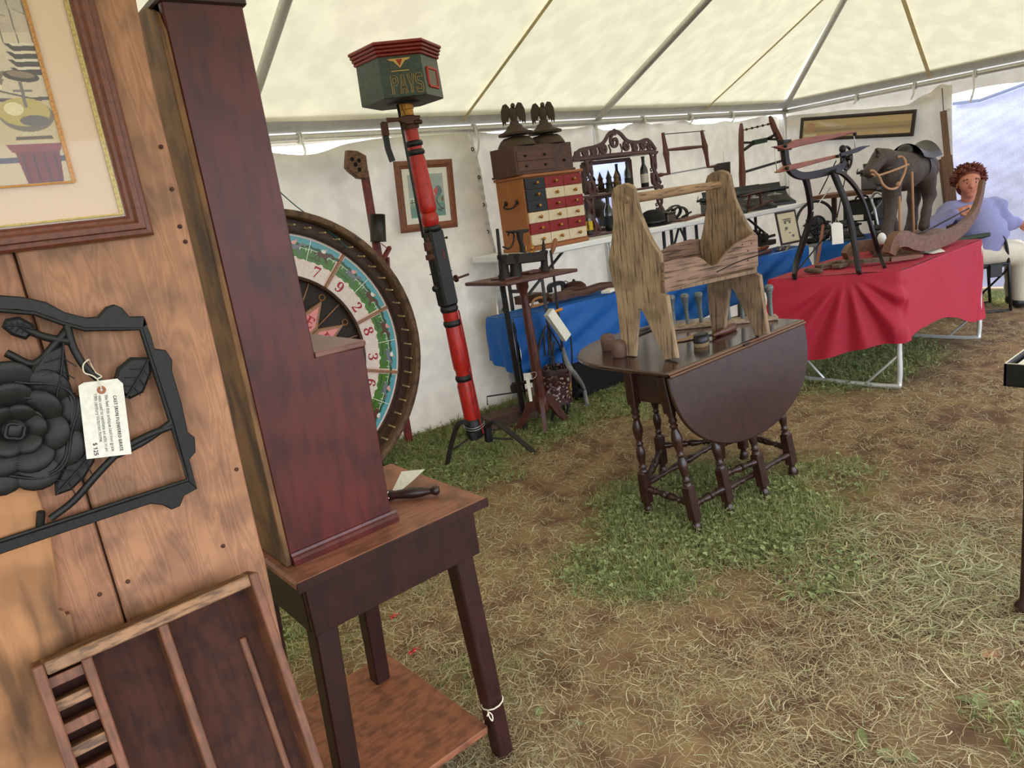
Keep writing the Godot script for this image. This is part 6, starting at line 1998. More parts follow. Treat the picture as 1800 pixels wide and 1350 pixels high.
func blue_cloth(called: String, label: String, a: Vector3, b: Vector3, depth: Vector3, drop: float, ends: bool) -> void:
	# a cloth whose front edge runs from a to b; depth leads to the back edge
	var blue := mat(Color(0.0, 0.35, 0.66), 0.7, "cloth", Vector3.ONE * 3.0, 0.0, 0.02)
	blue.rim_enabled = true
	blue.rim = 0.2
	blue.rim_tint = 0.8
	two_sided(blue)
	var t := thing(called, label, "tablecloth", (a + b) / 2.0)
	var out := -depth.normalized()
	var ln := a.distance_to(b)
	var top := Mb.new()
	top.sheet(func(u: float, v: float) -> Vector3: return a.lerp(b, u) + depth * v + Vector3.UP * (0.003 + 0.002 * sin(u * 30.0 + v * 4.0)), 40, 8)
	putw("top_sheet", top, blue, t)
	var sk := Mb.new()
	sk.sheet(func(u: float, v: float) -> Vector3:
		var s := u * ln
		var d := drop * (1.0 + 0.10 * sin(s * 1.7 + 0.4) + 0.05 * sin(s * 4.0))
		var fold := 0.016 * sin(s * 5.0 + v * 3.5) * v + 0.012 * sin((s + v * d * 2.2) * 15.0) * smoothstep(0.0, 0.4, v) + 0.008 * sin((s - v * d * 1.2) * 27.0) * v * v
		return a.lerp(b, u) + out * (0.008 + 0.03 * sqrt(v) + fold) + Vector3.DOWN * (v * d - 0.003), 150, 26)
	putw("skirt", sk, blue, t)
	if ends:
		var e := Mb.new()
		var eo := (a - b).normalized()
		e.sheet(func(u: float, v: float) -> Vector3: return a + depth * u + eo * (0.008 + 0.04 * sqrt(v) + 0.015 * sin(u * 14.0 + v * 4.0) * v) + out * (0.008 + 0.03 * sqrt(v)) * (1.0 - u) + Vector3.DOWN * (v * drop * (1.05 - 0.2 * u) - 0.003), 24, 16)
		putw("side_skirt", e, blue, t)


func back_tables() -> void:
	var H := 1.16
	white_table("white raised folding table with black legs holding the flag chest and carved shelf", 3.16, 5.07, -3.72, -4.24, H)
	white_table("short white raised table beside the black bowler hat", 5.09, 5.6, -3.76, -4.28, H - 0.006)
	white_table("white raised table with black legs under the black typewriters and bow saw", 5.62, 6.95, -3.62, -4.28, H - 0.03)
	flag_chest(H)
	carved_shelf(H)
	wall_saws()
	# blue cloths over a long low table
	var lt := thing("folding_table", "long low folding table hidden under the blue cloth by the pedestal table", "table", Vector3(4.5, 0, -3.5))
	var m := Mb.new()
	m.span(Vector3(3.12, 0.70, -3.98), Vector3(6.2, 0.735, -3.76), 0.005)
	putw("tabletop", m, M.white_plastic, lt)
	for x in [3.22, 4.6, 6.1]:
		for z in [-3.79, -3.95]:
			var l := Mb.new()
			l.rod(Vector3(x, 0, z), Vector3(x, 0.71, z), 0.016)
			putw("leg", l, M.steel, lt)
	blue_cloth("blue_cloth", "bright blue cloth skirt along the back tables behind the carrier", Vector3(3.05, 0.742, -3.73), Vector3(6.5, 0.742, -3.44), Vector3(0.02, 0, -0.30), 0.37, true)
	var bw := thing("storage_bin", "black plastic storage bin under the blue cloth", "bin", Vector3(3.85, 0, -3.83))
	var b := Mb.new()
	var pts := []
	for i in 8:
		var k := 1.0 if i & 2 else 0.86
		pts.append(Vector3(3.85 + 0.33 * k * (1.0 if i & 1 else -1.0), 0.39 if i & 2 else 0.0, -3.83 + 0.13 * k * (1.0 if i & 4 else -1.0)))
	b.frustum(pts, 0.02)
	putw("tub", b, mat(Color(0.035, 0.04, 0.05), 0.4), bw)
	var r := Mb.new()
	r.span(Vector3(3.50, 0.385, -3.98), Vector3(4.2, 0.42, -3.68), 0.012)
	putw("lid", r, mat(Color(0.045, 0.05, 0.06), 0.45), bw)
	# bundle of yellow rope under the table, seen between the carrier's feet
	var yr := Mb.new()
	for k in 9:
		var x := 4.62 + k * 0.03
		yr.tube(curve([Vector3(x, 0.02, -3.58), Vector3(x + 0.02 * sin(k * 2.0), 0.3, -3.62 + 0.01 * k), Vector3(x + 0.04, 0.34 + 0.015 * sin(k * 3.0), -3.64), Vector3(x + 0.08, 0.22, -3.6), Vector3(x + 0.1, 0.02, -3.58)], 5), 0.013, 6)
	one("yellow_rope", "bundle of yellow rope under the blue cloth behind the peg rack", "rope", yr, mat(Color(0.75, 0.55, 0.03), 0.7))
	blue_table_items()
	pedestal_group()


func flag_chest(H: float) -> void:
	var z := -3.75
	var body := mat(Color(0.64, 0.38, 0.17), 0.5, "ring", Vector3(3, 0.6, 3), 0.0, 0.04)
	var t := thing("flag_drawer_chest", "wooden chest with eighteen small drawers painted like a flag in blue, red and cream", "chest", Vector3(3.61, H, -3.9))
	var x0 := 3.325
	var x1 := 3.892
	var y0 := H + 0.006
	var y1 := 1.655
	var b := Mb.new()
	b.span(Vector3(x0, y0, z - 0.3), Vector3(x1, y1, z - 0.012), 0.003)
	b.span(Vector3(x0 - 0.012, y1, z - 0.31), Vector3(x1 + 0.012, y1 + 0.02, z + 0.012), 0.005)
	b.span(Vector3(x0 - 0.006, y0 - 0.004, z - 0.31), Vector3(x1 + 0.006, y0 + 0.022, z + 0.004), 0.003)
	putw("case", b, body, t)
	var red := mat(Color(0.56, 0.085, 0.11), 0.6, "rust", Vector3.ONE * 3.0)
	var blue := mat(Color(0.105, 0.135, 0.17), 0.6, "rust", Vector3.ONE * 3.0)
	var cream := mat(Color(0.86, 0.79, 0.66), 0.65, "cloth", Vector3.ONE * 6.0)
	var cols := [[blue, red, red], [blue, cream, cream], [blue, red, red], [cream, cream, cream], [red, red, red], [cream, cream, cream]]
	var cw := (x1 - x0 - 0.02) / 3.0
	var rh := (y1 - y0 - 0.035) / 6.0
	for r in 6:
		for c in 3:
			var m := Mb.new()
			var a := Vector3(x0 + 0.01 + c * cw + 0.0015, y1 - 0.006 - (r + 1) * rh + 0.0015, z - 0.016)
			m.span(a, a + Vector3(cw - 0.003, rh - 0.003, 0.02), 0.0025)
			var d := putw("drawer", m, cols[r][c], t)
			var k := Mb.new()
			k.lathe([Vector2(0.005, 0), Vector2(0.006, 0.012), Vector2(0.012, 0.02), Vector2(0.0125, 0.026), Vector2(0.008, 0.032), Vector2(0, 0.033)], 12, Transform3D(Basis(Vector3.RIGHT, PI / 2), a + Vector3(cw / 2, rh / 2, 0.019)))
			putw("knob", k, M.brass, d)
	var h := Mb.new()
	h.tube(curve([Vector3(x0 - 0.012, 1.50, z - 0.09), Vector3(x0 - 0.03, 1.475, z - 0.095), Vector3(x0 - 0.03, 1.465, z - 0.15), Vector3(x0 - 0.03, 1.475, z - 0.205), Vector3(x0 - 0.012, 1.50, z - 0.21)], 4), 0.006, 7)
	for zz in [-0.09, -0.21]:
		h.ball(Vector3(x0 - 0.006, 1.503, z + zz), Vector3(0.008, 0.018, 0.016), 10, 7)
	putw("handle", h, M.iron, t)
	# low chest on top of it
	var t2 := thing("small_drawer_chest", "dark wooden tool chest with two small drawers on top of the flag chest", "chest", Vector3(3.6, 1.677, -3.9))
	var dk := mat(Color(0.33, 0.19, 0.13), 0.5, "grain", Vector3(1, 6, 6), 0.0, 0.03, 3.0)
	var mid := mat(Color(0.36, 0.20, 0.12), 0.5, "grain", Vector3(1, 6, 6), 0.0, 0.03)
	var zf := -3.79
	var a0 := Vector3(3.349, 1.871, -3.790)
	var a1 := Vector3(3.897, 1.865, -3.790)
	var c2 := Mb.new()
	c2.span(Vector3(3.31, 1.677, zf - 0.26), Vector3(3.86, a0.y, zf), 0.004)
	c2.span(Vector3(3.30, 1.677, zf - 0.265), Vector3(3.87, 1.692, zf + 0.01), 0.003)
	putw("case", c2, dk, t2)
	for k in 2:
		var m := Mb.new()
		m.span(Vector3(3.325, 1.70 + k * 0.068, zf - 0.01), Vector3(3.66, 1.764 + k * 0.068, zf + 0.005), 0.002)
		var d := putw("drawer", m, mid, t2)
		for x in [3.40, 3.58]:
			var kn := Mb.new()
			kn.rod(Vector3(x, 1.732 + k * 0.068, zf + 0.003), Vector3(x, 1.732 + k * 0.068, zf + 0.02), 0.008)
			putw("knob", kn, M.iron, d)
	var kn2 := Mb.new()
	kn2.rod(Vector3(3.77, 1.75, zf), Vector3(3.77, 1.75, zf + 0.018), 0.009)
	putw("knob", kn2, M.iron, t2)
	# two cast eagles on domed feet
	var em := mat(Color(0.29, 0.23, 0.17), 0.6, "rust", Vector3.ONE * 8.0, 0.4, 0.05)
	for k in 2:
		var at := Vector3([3.45, 3.73][k], a0.y + 0.002, zf - 0.12)
		var e := thing("eagle_finial", ["cast brown eagle finial on the dark tool chest, nearer the curtain hem", "cast brown eagle finial on the dark tool chest, nearer the carved shelf"][k], "eagle", at, -0.7, "eagle finials")
		var f := Mb.new()
		f.lathe([Vector2(0.136, 0), Vector2(0.134, 0.012), Vector2(0.112, 0.045), Vector2(0.09, 0.062), Vector2(0.04, 0.07), Vector2(0.04, 0.075), Vector2(0.12, 0.078), Vector2(0.122, 0.092), Vector2(0.09, 0.105), Vector2(0.06, 0.122), Vector2(0.052, 0.14), Vector2(0.034, 0.15), Vector2(0.03, 0.17), Vector2(0, 0.172)], 24)
		put("domed_foot", f, em, e)
		var bd := Mb.new()
		bd.lathe([Vector2(0.0, 0.165), Vector2(0.02, 0.168), Vector2(0.027, 0.2), Vector2(0.026, 0.235), Vector2(0.016, 0.262), Vector2(0.0, 0.268)], 14)
		bd.ball(Vector3(0.004, 0.272, 0.008), Vector3(0.016, 0.018, 0.02), 10, 7)
		bd.turn(Vector3(0.004, 0.272, 0.02), Vector3(0.002, 0.262, 0.04), [Vector2(0.008, 0), Vector2(0.005, 0.6), Vector2(0, 1)], 8)
		put("body", bd, em, e)
		for s in [-1.0, 1.0]:
			var w := Mb.new()
			w.extr([Vector2(0.014 * s, 0.25), Vector2(0.028 * s, 0.275), Vector2(0.042 * s, 0.292), Vector2(0.066 * s, 0.285), Vector2(0.084 * s, 0.245), Vector2(0.086 * s, 0.19), Vector2(0.078 * s, 0.145), Vector2(0.068 * s, 0.17), Vector2(0.06 * s, 0.15), Vector2(0.052 * s, 0.18), Vector2(0.043 * s, 0.165), Vector2(0.034 * s, 0.2), Vector2(0.022 * s, 0.205)], 0.016, Transform3D(Basis(Vector3.UP, 0.15 * s), Vector3(0, 0, -0.004)), 0.004)
			put("wing", w, em, e)


func scroll(m: Mb, c: Vector3, r: float, a0: float, turns: float, w := 0.021) -> void:
	# a flat volute in the x, y plane
	var pts := []
	var n := int(absf(turns) * 14.0) + 4
	for k in n:
		var t := k / float(n - 1)
		var a := a0 + turns * TAU * t
		pts.append(c + Vector3(cos(a), sin(a), 0) * r * (1.0 - 0.75 * t))
	m.sweep(pts, [Vector2(-0.5, -0.4) * w, Vector2(0.5, -0.4) * w, Vector2(0.5, 0.4) * w, Vector2(-0.5, 0.4) * w], Vector3.BACK)


func strap(m: Mb, pts: Array, w := 0.016, sc := []) -> void:
	m.sweep(pts, [Vector2(-0.5, -0.35) * w, Vector2(0.5, -0.35) * w, Vector2(0.5, 0.35) * w, Vector2(-0.5, 0.35) * w], Vector3.BACK, false, sc)


func carved_shelf(H: float) -> void:
	var wood := mat(Color(0.30, 0.145, 0.095), 0.4, "grain", Vector3.ONE * 5.0, 0.0, 0.02)
	var t := thing("carved_shelf", "carved mahogany wall shelf with pierced scrollwork and two mirror panes", "shelf", Vector3(4.6, H, -4.05))
	var x0 := 4.08
	var x1 := 5.1
	var zb := -4.12
	var ys := [H + 0.012, 1.472, 1.755]
	for k in 3:
		var m := Mb.new()
		var e := 0.05 * (2 - k) * 0.6
		m.extr([Vector2(x0 - e, 4.14), Vector2(x0 - e, 3.99), Vector2(x0 + 0.15, 3.97), Vector2(4.35, 3.94), Vector2(4.59, 3.95), Vector2(4.8, 3.94), Vector2(x1 - 0.15, 3.97), Vector2(x1 + e, 3.99), Vector2(x1 + e, 4.14)], 0.018, Transform3D(Basis(Vector3.RIGHT, -PI / 2), Vector3(0, ys[k], 0)), 0.004)
		putw("shelf_board", m, wood, t)
	# mirrors in their frame
	var mirror := mat(Color(0.92, 0.94, 0.95), 0.04, "", Vector3.ONE, 1.0)
	for q in [[1.50, 1.725], [H + 0.03, 1.455]]:
		var f := Mb.new()
		for r in [[Vector3(4.3, q[0], zb), Vector3(4.3, q[1], zb)], [Vector3(4.86, q[0], zb), Vector3(4.86, q[1], zb)], [Vector3(4.3, q[0], zb), Vector3(4.86, q[0], zb)], [Vector3(4.3, q[1], zb), Vector3(4.86, q[1], zb)]]:
			f.bar(r[0], r[1], Vector2(0.045, 0.03), Vector2(0.045, 0.03), 0.004)
		var fo := putw("mirror_frame", f, wood, t)
		var g := Mb.new()
		g.span(Vector3(4.31, q[0], zb - 0.006), Vector3(4.85, q[1], zb + 0.002))
		putw("mirror", g, mirror, fo)
	# pierced crest
	var c := Mb.new()
	var y := 1.764
	strap(c, [Vector3(x0, y + 0.008, -4.02), Vector3(x1, y + 0.008, -4.02)], 0.018)
	strap(c, curve([Vector3(x0 + 0.02, y, -4.02), Vector3(4.18, y + 0.06, -4.02), Vector3(4.33, y + 0.075, -4.02), Vector3(4.45, y + 0.1, -4.02), Vector3(4.53, y + 0.165, -4.02), Vector3(4.6, y + 0.185, -4.02), Vector3(4.67, y + 0.16, -4.02), Vector3(4.75, y + 0.1, -4.02), Vector3(4.88, y + 0.085, -4.02), Vector3(4.98, y + 0.1, -4.02), Vector3(5.04, y + 0.075, -4.02), Vector3(x1, y + 0.01, -4.02)], 5), 0.026)
	for q in [[4.59, 0.105, 0.06, 1.2], [4.45, 0.06, 0.045, 2.4], [4.73, 0.06, 0.045, 0.6], [4.34, 0.045, 0.036, 2.0], [4.84, 0.045, 0.036, 0.9], [4.24, 0.045, 0.032, 2.6], [4.94, 0.05, 0.036, 0.4], [4.15, 0.03, 0.025, 2.2], [5.02, 0.04, 0.03, 0.9]]:
		scroll(c, Vector3(q[0], y + q[1], -4.02), q[2], q[3], 1.25)
		scroll(c, Vector3(q[0] + 0.01, y + q[1] - 0.01, -4.02), q[2] * 0.6, q[3] + PI, -0.9, 0.016)
	c.ball(Vector3(4.6, y + 0.19, -4.02), Vector3(0.022, 0.016, 0.012), 10, 6)
	for x in [4.52, 4.66, 4.39, 4.79, 4.29, 4.89]:
		strap(c, [Vector3(x, y, -4.02), Vector3(x + 0.012, y + 0.04, -4.02), Vector3(x - 0.006, y + 0.085, -4.02)], 0.012)
	putw("pierced_crest", c, wood, t)
	# scroll brackets between the shelves
	for q in [[4.23, 1.48, 1.745, 1.0], [5.02, 1.48, 1.745, 1.0], [4.20, H + 0.02, 1.462, 1.15], [5.06, H + 0.02, 1.462, 1.15]]:
		var m := Mb.new()
		var h: float = q[2] - q[1]
		var z := -3.985
		var w: float = 0.08 * q[3]
		var P := func(u: float, v: float) -> Vector3: return Vector3(q[0] + u * w, q[1] + v * h, z)
		var sc := [0.7, 0.9, 1.2, 1.4, 1.3, 1.1, 0.9, 0.8, 0.9, 1.1, 1.3, 1.5, 1.4, 1.2, 1.0, 0.8]
		strap(m, curve([P.call(-0.5, 1.0), P.call(-0.2, 0.82), P.call(-0.3, 0.6), P.call(0.1, 0.42), P.call(0.35, 0.2), P.call(0.1, 0.0)], 3), 0.024, sc)
		strap(m, curve([P.call(0.4, 1.0), P.call(0.15, 0.78), P.call(0.25, 0.55), P.call(-0.25, 0.36), P.call(-0.4, 0.18), P.call(-0.1, 0.0)], 3), 0.022, sc)
		strap(m, curve([P.call(-0.5, 0.42), P.call(-0.55, 0.26), P.call(-0.42, 0.08), P.call(0.3, 0.03), P.call(0.75, 0.02)], 4), 0.02)
		strap(m, curve([P.call(0.35, 0.3), P.call(0.7, 0.16), P.call(0.9, 0.06)], 4), 0.018)
		scroll(m, P.call(0.0, 0.17), 0.03, 0.6, 1.1, 0.012)
		scroll(m, P.call(-0.5, 0.5), 0.02, 0.0, 1.0, 0.01)
		scroll(m, P.call(0.05, 0.82), 0.022, 2.0, -1.0, 0.011)
		m.bar(P.call(-0.6, 0.985), P.call(0.6, 0.985), Vector2(0.02, 0.012), Vector2(0.02, 0.012), 0.002)
		putw("scroll_bracket", m, wood, t)
	# bottles and little towers on it
	var bottle := func(at: Vector3, h: float, col: Color, lab: Color, label: String) -> void:
		var o := thing("wine_bottle", label, "bottle", at)
		var g := StandardMaterial3D.new()
		g.albedo_color = col
		g.roughness = 0.12
		g.clearcoat_enabled = true
		var b := Mb.new()
		var r := h * 0.135
		b.lathe([Vector2(0, 0), Vector2(r * 0.9, 0), Vector2(r, h * 0.02), Vector2(r, h * 0.52), Vector2(r * 0.86, h * 0.62), Vector2(r * 0.45, h * 0.74), Vector2(r * 0.36, h * 0.8), Vector2(r * 0.36, h * 0.95), Vector2(r * 0.44, h * 0.96), Vector2(r * 0.44, h * 0.99), Vector2(0, h)], 18)
		put("glass_body", b, g, o)
		var l := Mb.new()
		l.lathe([Vector2(r * 1.012, h * 0.14), Vector2(r * 1.015, h * 0.15), Vector2(r * 1.015, h * 0.42), Vector2(r * 1.012, h * 0.43)], 18)
		put("paper_label", l, mat(lab, 0.7), o)
		var cp := Mb.new()
		cp.lathe([Vector2(r * 0.4, h * 0.8), Vector2(r * 0.4, h * 0.95), Vector2(r * 0.48, h * 0.955), Vector2(r * 0.48, h * 1.0), Vector2(0, h * 1.005)], 14)
		put("foil_cap", cp, mat(Color(0.05, 0.05, 0.05), 0.4), o)
	bottle.call(Vector3(4.935, 1.482, -4.03), 0.25, Color(0.03, 0.035, 0.03), Color(0.78, 0.74, 0.68), "dark wine bottle with a pale label at the end of the carved shelf's middle board")
	bottle.call(Vector3(4.76, 1.482, -4.06), 0.22, Color(0.03, 0.07, 0.055), Color(0.06, 0.08, 0.07), "plain dark green bottle before the upper mirror")
	bottle.call(Vector3(4.17, H + 0.022, -4.0), 0.24, Color(0.05, 0.06, 0.02), Color(0.78, 0.66, 0.05), "dark bottle with a bright yellow label beside the flag chest")
	bottle.call(Vector3(4.435, H + 0.022, -4.02), 0.27, Color(0.02, 0.05, 0.03), Color(0.03, 0.045, 0.035), "tall dark green bottle before the lower mirror")
	for k in 2:
		var o := thing("tower_figure", ["grey-green little tower figure before the upper mirror", "tan little tower figure with a brown spire before the upper mirror"][k], "figurine", Vector3([4.49, 4.58][k], 1.482, -4.03))
		var m := Mb.new()
		m.lathe([Vector2(0, 0), Vector2(0.04, 0), Vector2(0.04, 0.012), Vector2(0.03, 0.02), Vector2(0.028, 0.06), Vector2(0.034, 0.065), Vector2(0.034, 0.075), Vector2(0.022, 0.08), Vector2(0.02, 0.105), Vector2(0.026, 0.11), Vector2(0.012, 0.14), Vector2(0.006, 0.16), Vector2(0.0, 0.175)], 8)
		put("tower", m, mat([Color(0.19, 0.2, 0.15), Color(0.47, 0.36, 0.22)][k], 0.6, "rust", Vector3.ONE * 12.0, 0.2), o)
		var d := Mb.new()
		for j in 4:
			d.box(Vector3(cos(j * PI / 2) * 0.0285, 0.038, sin(j * PI / 2) * 0.0285), Vector3(0.008, 0.026, 0.008), 0.002)
		put("archway", d, mat(Color(0.06, 0.05, 0.04), 0.8), o)
	# bowler hat
	var hat := thing("bowler_hat", "black bowler hat on the white table in front of the carved shelf", "hat", Vector3(4.846, 1.161, -3.921) + Vector3(0, 0, 0.02), 0.2)
	var hm := mat(Color(0.035, 0.033, 0.028), 0.85)
	var cr := Mb.new()
	cr.lathe([Vector2(0.1, 0.012), Vector2(0.1, 0.05), Vector2(0.096, 0.085), Vector2(0.08, 0.115), Vector2(0.045, 0.13), Vector2(0, 0.133)], 24, Transform3D(Basis.from_scale(Vector3(1.2, 1, 0.95)), Vector3.ZERO))
	put("crown", cr, hm, hat)
	var bm := Mb.new()
	bm.lathe([Vector2(0.095, 0.008), Vector2(0.125, 0.002), Vector2(0.15, 0.012), Vector2(0.154, 0.018), Vector2(0.148, 0.017), Vector2(0.125, 0.008), Vector2(0.1, 0.014)], 24, Transform3D(Basis.from_scale(Vector3(1.2, 1, 0.95)), Vector3.ZERO))
	put("brim", bm, hm, hat)
	var bd := Mb.new()
	bd.lathe([Vector2(0.101, 0.014), Vector2(0.1025, 0.015), Vector2(0.1025, 0.038), Vector2(0.101, 0.04)], 24, Transform3D(Basis.from_scale(Vector3(1.2, 1, 0.95)), Vector3.ZERO))
	put("band", bd, mat(Color(0.02, 0.02, 0.02), 0.4), hat)
	# black leather strap coil, tin, trowel and boards by the hat
	var lc := Mb.new()
	for k in 3:
		var ctr: Vector3 = Vector3([5.17, 5.26, 5.35][k], 1.215 + 0.02 * (k % 2), -4.0)
		var ring := []
		for j in 16:
			ring.append(ctr + Vector3(cos(TAU * j / 16.0) * 0.06, sin(TAU * j / 16.0) * 0.055, 0.03 * sin(TAU * j / 16.0 + k)))
		lc.sweep(ring, [Vector2(-0.006, -0.014), Vector2(0.006, -0.014), Vector2(0.006, 0.014), Vector2(-0.006, 0.014)], Vector3.BACK, true)
	one("leather_straps", "coil of black leather straps on the white table past the bowler hat", "strap", lc, mat(Color(0.03, 0.03, 0.032), 0.4))
	var tin := thing("tin_box", "small dull metal tin beside the bowler hat", "tin", Vector3(5.014, 1.161, -3.873))
	var tb := Mb.new()
	tb.span(Vector3(-0.06, 0, -0.05), Vector3(0.05, 0.075, 0.04), 0.006)
	put("body", tb, mat(Color(0.40, 0.37, 0.32), 0.4, "rust", Vector3.ONE * 7.0, 0.6), tin)
	var tl := Mb.new()
	tl.span(Vector3(-0.063, 0.075, -0.053), Vector3(0.053, 0.092, 0.043), 0.005)
	put("lid", tl, mat(Color(0.32, 0.29, 0.25), 0.4, "rust", Vector3.ONE * 7.0, 0.6), tin)
	var bo := Mb.new()
	bo.bar(Vector3(5.041, 1.163, -3.810), Vector3(5.685, 1.163, -4.024), Vector2(0.09, 0.025), Vector2(0.08, 0.025), 0.004, Vector3.BACK)
	one("wooden_board", "flat brown board lying along the white table behind the carrier", "board", bo, mat(Color(0.42, 0.25, 0.16), 0.6, "grain", Vector3(1, 6, 6)))
	var tw := thing("trowel", "small dark trowel with raised handle on the brown board", "trowel", Vector3(4.959, 1.190, -3.661))
	var tm := Mb.new()
	tm.rod(Vector3(4.993, 1.200, -3.725), Vector3(5.050, 1.235, -3.661), 0.008)
	putw("handle", tm, M.iron, tw)
	var tm2 := Mb.new()
	tm2.extr([Vector2(-0.06, 0), Vector2(0.02, -0.03), Vector2(0.09, 0.0), Vector2(0.02, 0.03)], 0.006, Transform3D(Basis(Vector3.RIGHT, PI / 2), Vector3(5.000, 1.195, -3.730)))
	putw("blade", tm2, M.iron, tw)


func wall_saws() -> void:
	var wood := mat(Color(0.36, 0.17, 0.10), 0.5, "grain", Vector3.ONE * 6.0, 0.0, 0.03)
	var z := -4.33
	var t := thing("frame_saw", "old wooden frame saw hanging on the back wall above the carrier", "saw", Vector3(5.9, 1.75, z))
	for q in [[Vector3(5.619, 1.942, -4.330), Vector3(5.645, 1.754, -4.330), Vector3(5.663, 1.562, -4.330)], [Vector3(6.221, 1.937, -4.330), Vector3(6.260, 1.781, -4.330), Vector3(6.294, 1.584, -4.330)]]:
		var m := Mb.new()
		m.sweep(curve(q, 5), [Vector2(-0.018, -0.012), Vector2(0.018, -0.012), Vector2(0.018, 0.012), Vector2(-0.018, 0.012)], Vector3.BACK, false, [0.7, 0.8, 0.9, 1.0, 1.2, 1.5, 1.2, 1.0, 0.9, 0.85, 0.8])
		putw("cheek", m, wood, t)
	var st := Mb.new()
	st.turn(Vector3(5.641, 1.785, -4.330), Vector3(6.260, 1.786, -4.330), [Vector2(0.011, 0), Vector2(0.014, 0.2), Vector2(0.019, 0.5), Vector2(0.014, 0.8), Vector2(0.011, 1)], 10)
	putw("stretcher", st, wood, t)
	var w := Mb.new()
	w.rod(Vector3(5.626, 1.927, -4.330), Vector3(6.277, 1.930, -4.330), 0.004)
	putw("tension_rod", w, M.iron, t)
	var bl := Mb.new()
	bl.bar(Vector3(5.664, 1.567, -4.330), Vector3(6.275, 1.585, -4.330), Vector2(0.003, 0.014), Vector2(0.003, 0.014), 0.0, Vector3.BACK)
	putw("blade", bl, M.steel, t)
	var h := Mb.new()
	h.turn(Vector3(5.681, 1.571, -4.330), Vector3(5.511, 1.569, -4.330), [Vector2(0.008, 0), Vector2(0.012, 0.3), Vector2(0.011, 0.5), Vector2(0.02, 0.8), Vector2(0.018, 0.95), Vector2(0, 1)], 10)
	h.turn(Vector3(6.275, 1.585, -4.330), Vector3(6.411, 1.586, -4.330), [Vector2(0.008, 0), Vector2(0.012, 0.5), Vector2(0.014, 0.9), Vector2(0, 1)], 10)
	putw("handle", h, wood, t)
	var pl := thing("leather_holster", "flat dark brown leather case hanging on the back wall past the frame saw", "case", Vector3(6.536, 1.549, -4.330))
	var pm := Mb.new()
	pm.extr([v2(Vector3(6.392, 1.593, -4.330)), v2(Vector3(6.463, 1.610, -4.330)), v2(Vector3(6.665, 1.613, -4.330)), v2(Vector3(6.652, 1.399, -4.330)), v2(Vector3(6.442, 1.417, -4.330))], 0.03, Transform3D(Basis.IDENTITY, Vector3(0, 0, -4.33)), 0.006)
	putw("body", pm, mat(Color(0.17, 0.105, 0.08), 0.5, "rust", Vector3.ONE * 4.0), pl)
	var pm2 := Mb.new()
	pm2.rod(Vector3(6.585, 1.604, -4.345), Vector3(6.613, 1.744, -4.360), 0.004)
	putw("hanging_cord", pm2, M.string, pl)
	# bucksaw standing on the white table
	z = -4.2
	var b := thing("buck_saw", "tall wooden bucksaw with twisted chain and green painted brace standing on the white table", "saw", Vector3(6.626, 1.104, -4.200))
	var wood2 := mat(Color(0.40, 0.20, 0.12), 0.5, "grain", Vector3.ONE * 6.0, 0.0, 0.03)
	for q in [[[Vector3(6.712, 1.962, -4.200), Vector3(6.688, 1.727, -4.200), Vector3(6.676, 1.394, -4.200), Vector3(6.627, 1.110, -4.200)], [0.5, 0.9, 1.0, 1.0, 1.0, 1.0, 1.1, 1.3, 1.2, 1.1, 0.9, 0.8, 0.7]], [[Vector3(7.249, 2.016, -4.200), Vector3(7.339, 1.876, -4.200), Vector3(7.463, 1.713, -4.200), Vector3(7.517, 1.503, -4.200)], [0.5, 0.9, 1.1, 1.1, 1.1, 1.2, 1.2, 1.2, 1.2, 1.2, 1.2, 1.2, 1.1]]]:
		var m := Mb.new()
		m.sweep(curve(q[0], 4), [Vector2(-0.024, -0.016), Vector2(0.024, -0.016), Vector2(0.024, 0.016), Vector2(-0.024, 0.016)], Vector3.BACK, false, q[1])
		putw("cheek", m, wood2, b)
	var ch := Mb.new()
	ch.rod(Vector3(6.736, 1.895, -4.200), Vector3(7.276, 1.941, -4.200), 0.005)
	for k in 5:
		var p: Vector3 = (Vector3(6.736, 1.895, -4.200)).lerp(Vector3(7.276, 1.941, -4.200), 0.12 + 0.19 * k)
		ch.ball(p, Vector3(0.02, 0.013, 0.013), 8, 6)
	putw("twisted_chain", ch, M.rust, b)
	var gb := Mb.new()
	gb.sweep(curve([Vector3(6.727, 1.703, -4.200), Vector3(6.921, 1.759, -4.200), Vector3(7.140, 1.782, -4.200), Vector3(7.334, 1.824, -4.200)], 4), [Vector2(-0.013, -0.01), Vector2(0.013, -0.01), Vector2(0.013, 0.01), Vector2(-0.013, 0.01)], Vector3.BACK)
	gb.sweep(curve([Vector3(6.734, 1.775, -4.200), Vector3(6.923, 1.770, -4.200), Vector3(7.141, 1.788, -4.200), Vector3(7.376, 1.776, -4.200)], 4), [Vector2(-0.011, -0.01), Vector2(0.011, -0.01), Vector2(0.011, 0.01), Vector2(-0.011, 0.01)], Vector3.BACK)
	putw("brace", gb, M.iron, b)
	var gp := Mb.new()
	gp.sweep([Vector3(6.895, 1.765, -4.190), Vector3(7.145, 1.780, -4.190)], [Vector2(-0.024, -0.013), Vector2(0.024, -0.013), Vector2(0.024, 0.013), Vector2(-0.024, 0.013)], Vector3.BACK)
	putw("green_wrap", gp, mat(Color(0.05, 0.17, 0.10), 0.6), b)
	var bl2 := Mb.new()
	bl2.bar(Vector3(6.706, 1.487, -4.200), Vector3(7.521, 1.556, -4.200), Vector2(0.004, 0.026), Vector2(0.004, 0.026), 0.0, Vector3.BACK)
	putw("blade", bl2, mat(Color(0.2, 0.19, 0.18), 0.45, "", Vector3.ONE, 0.6), b)


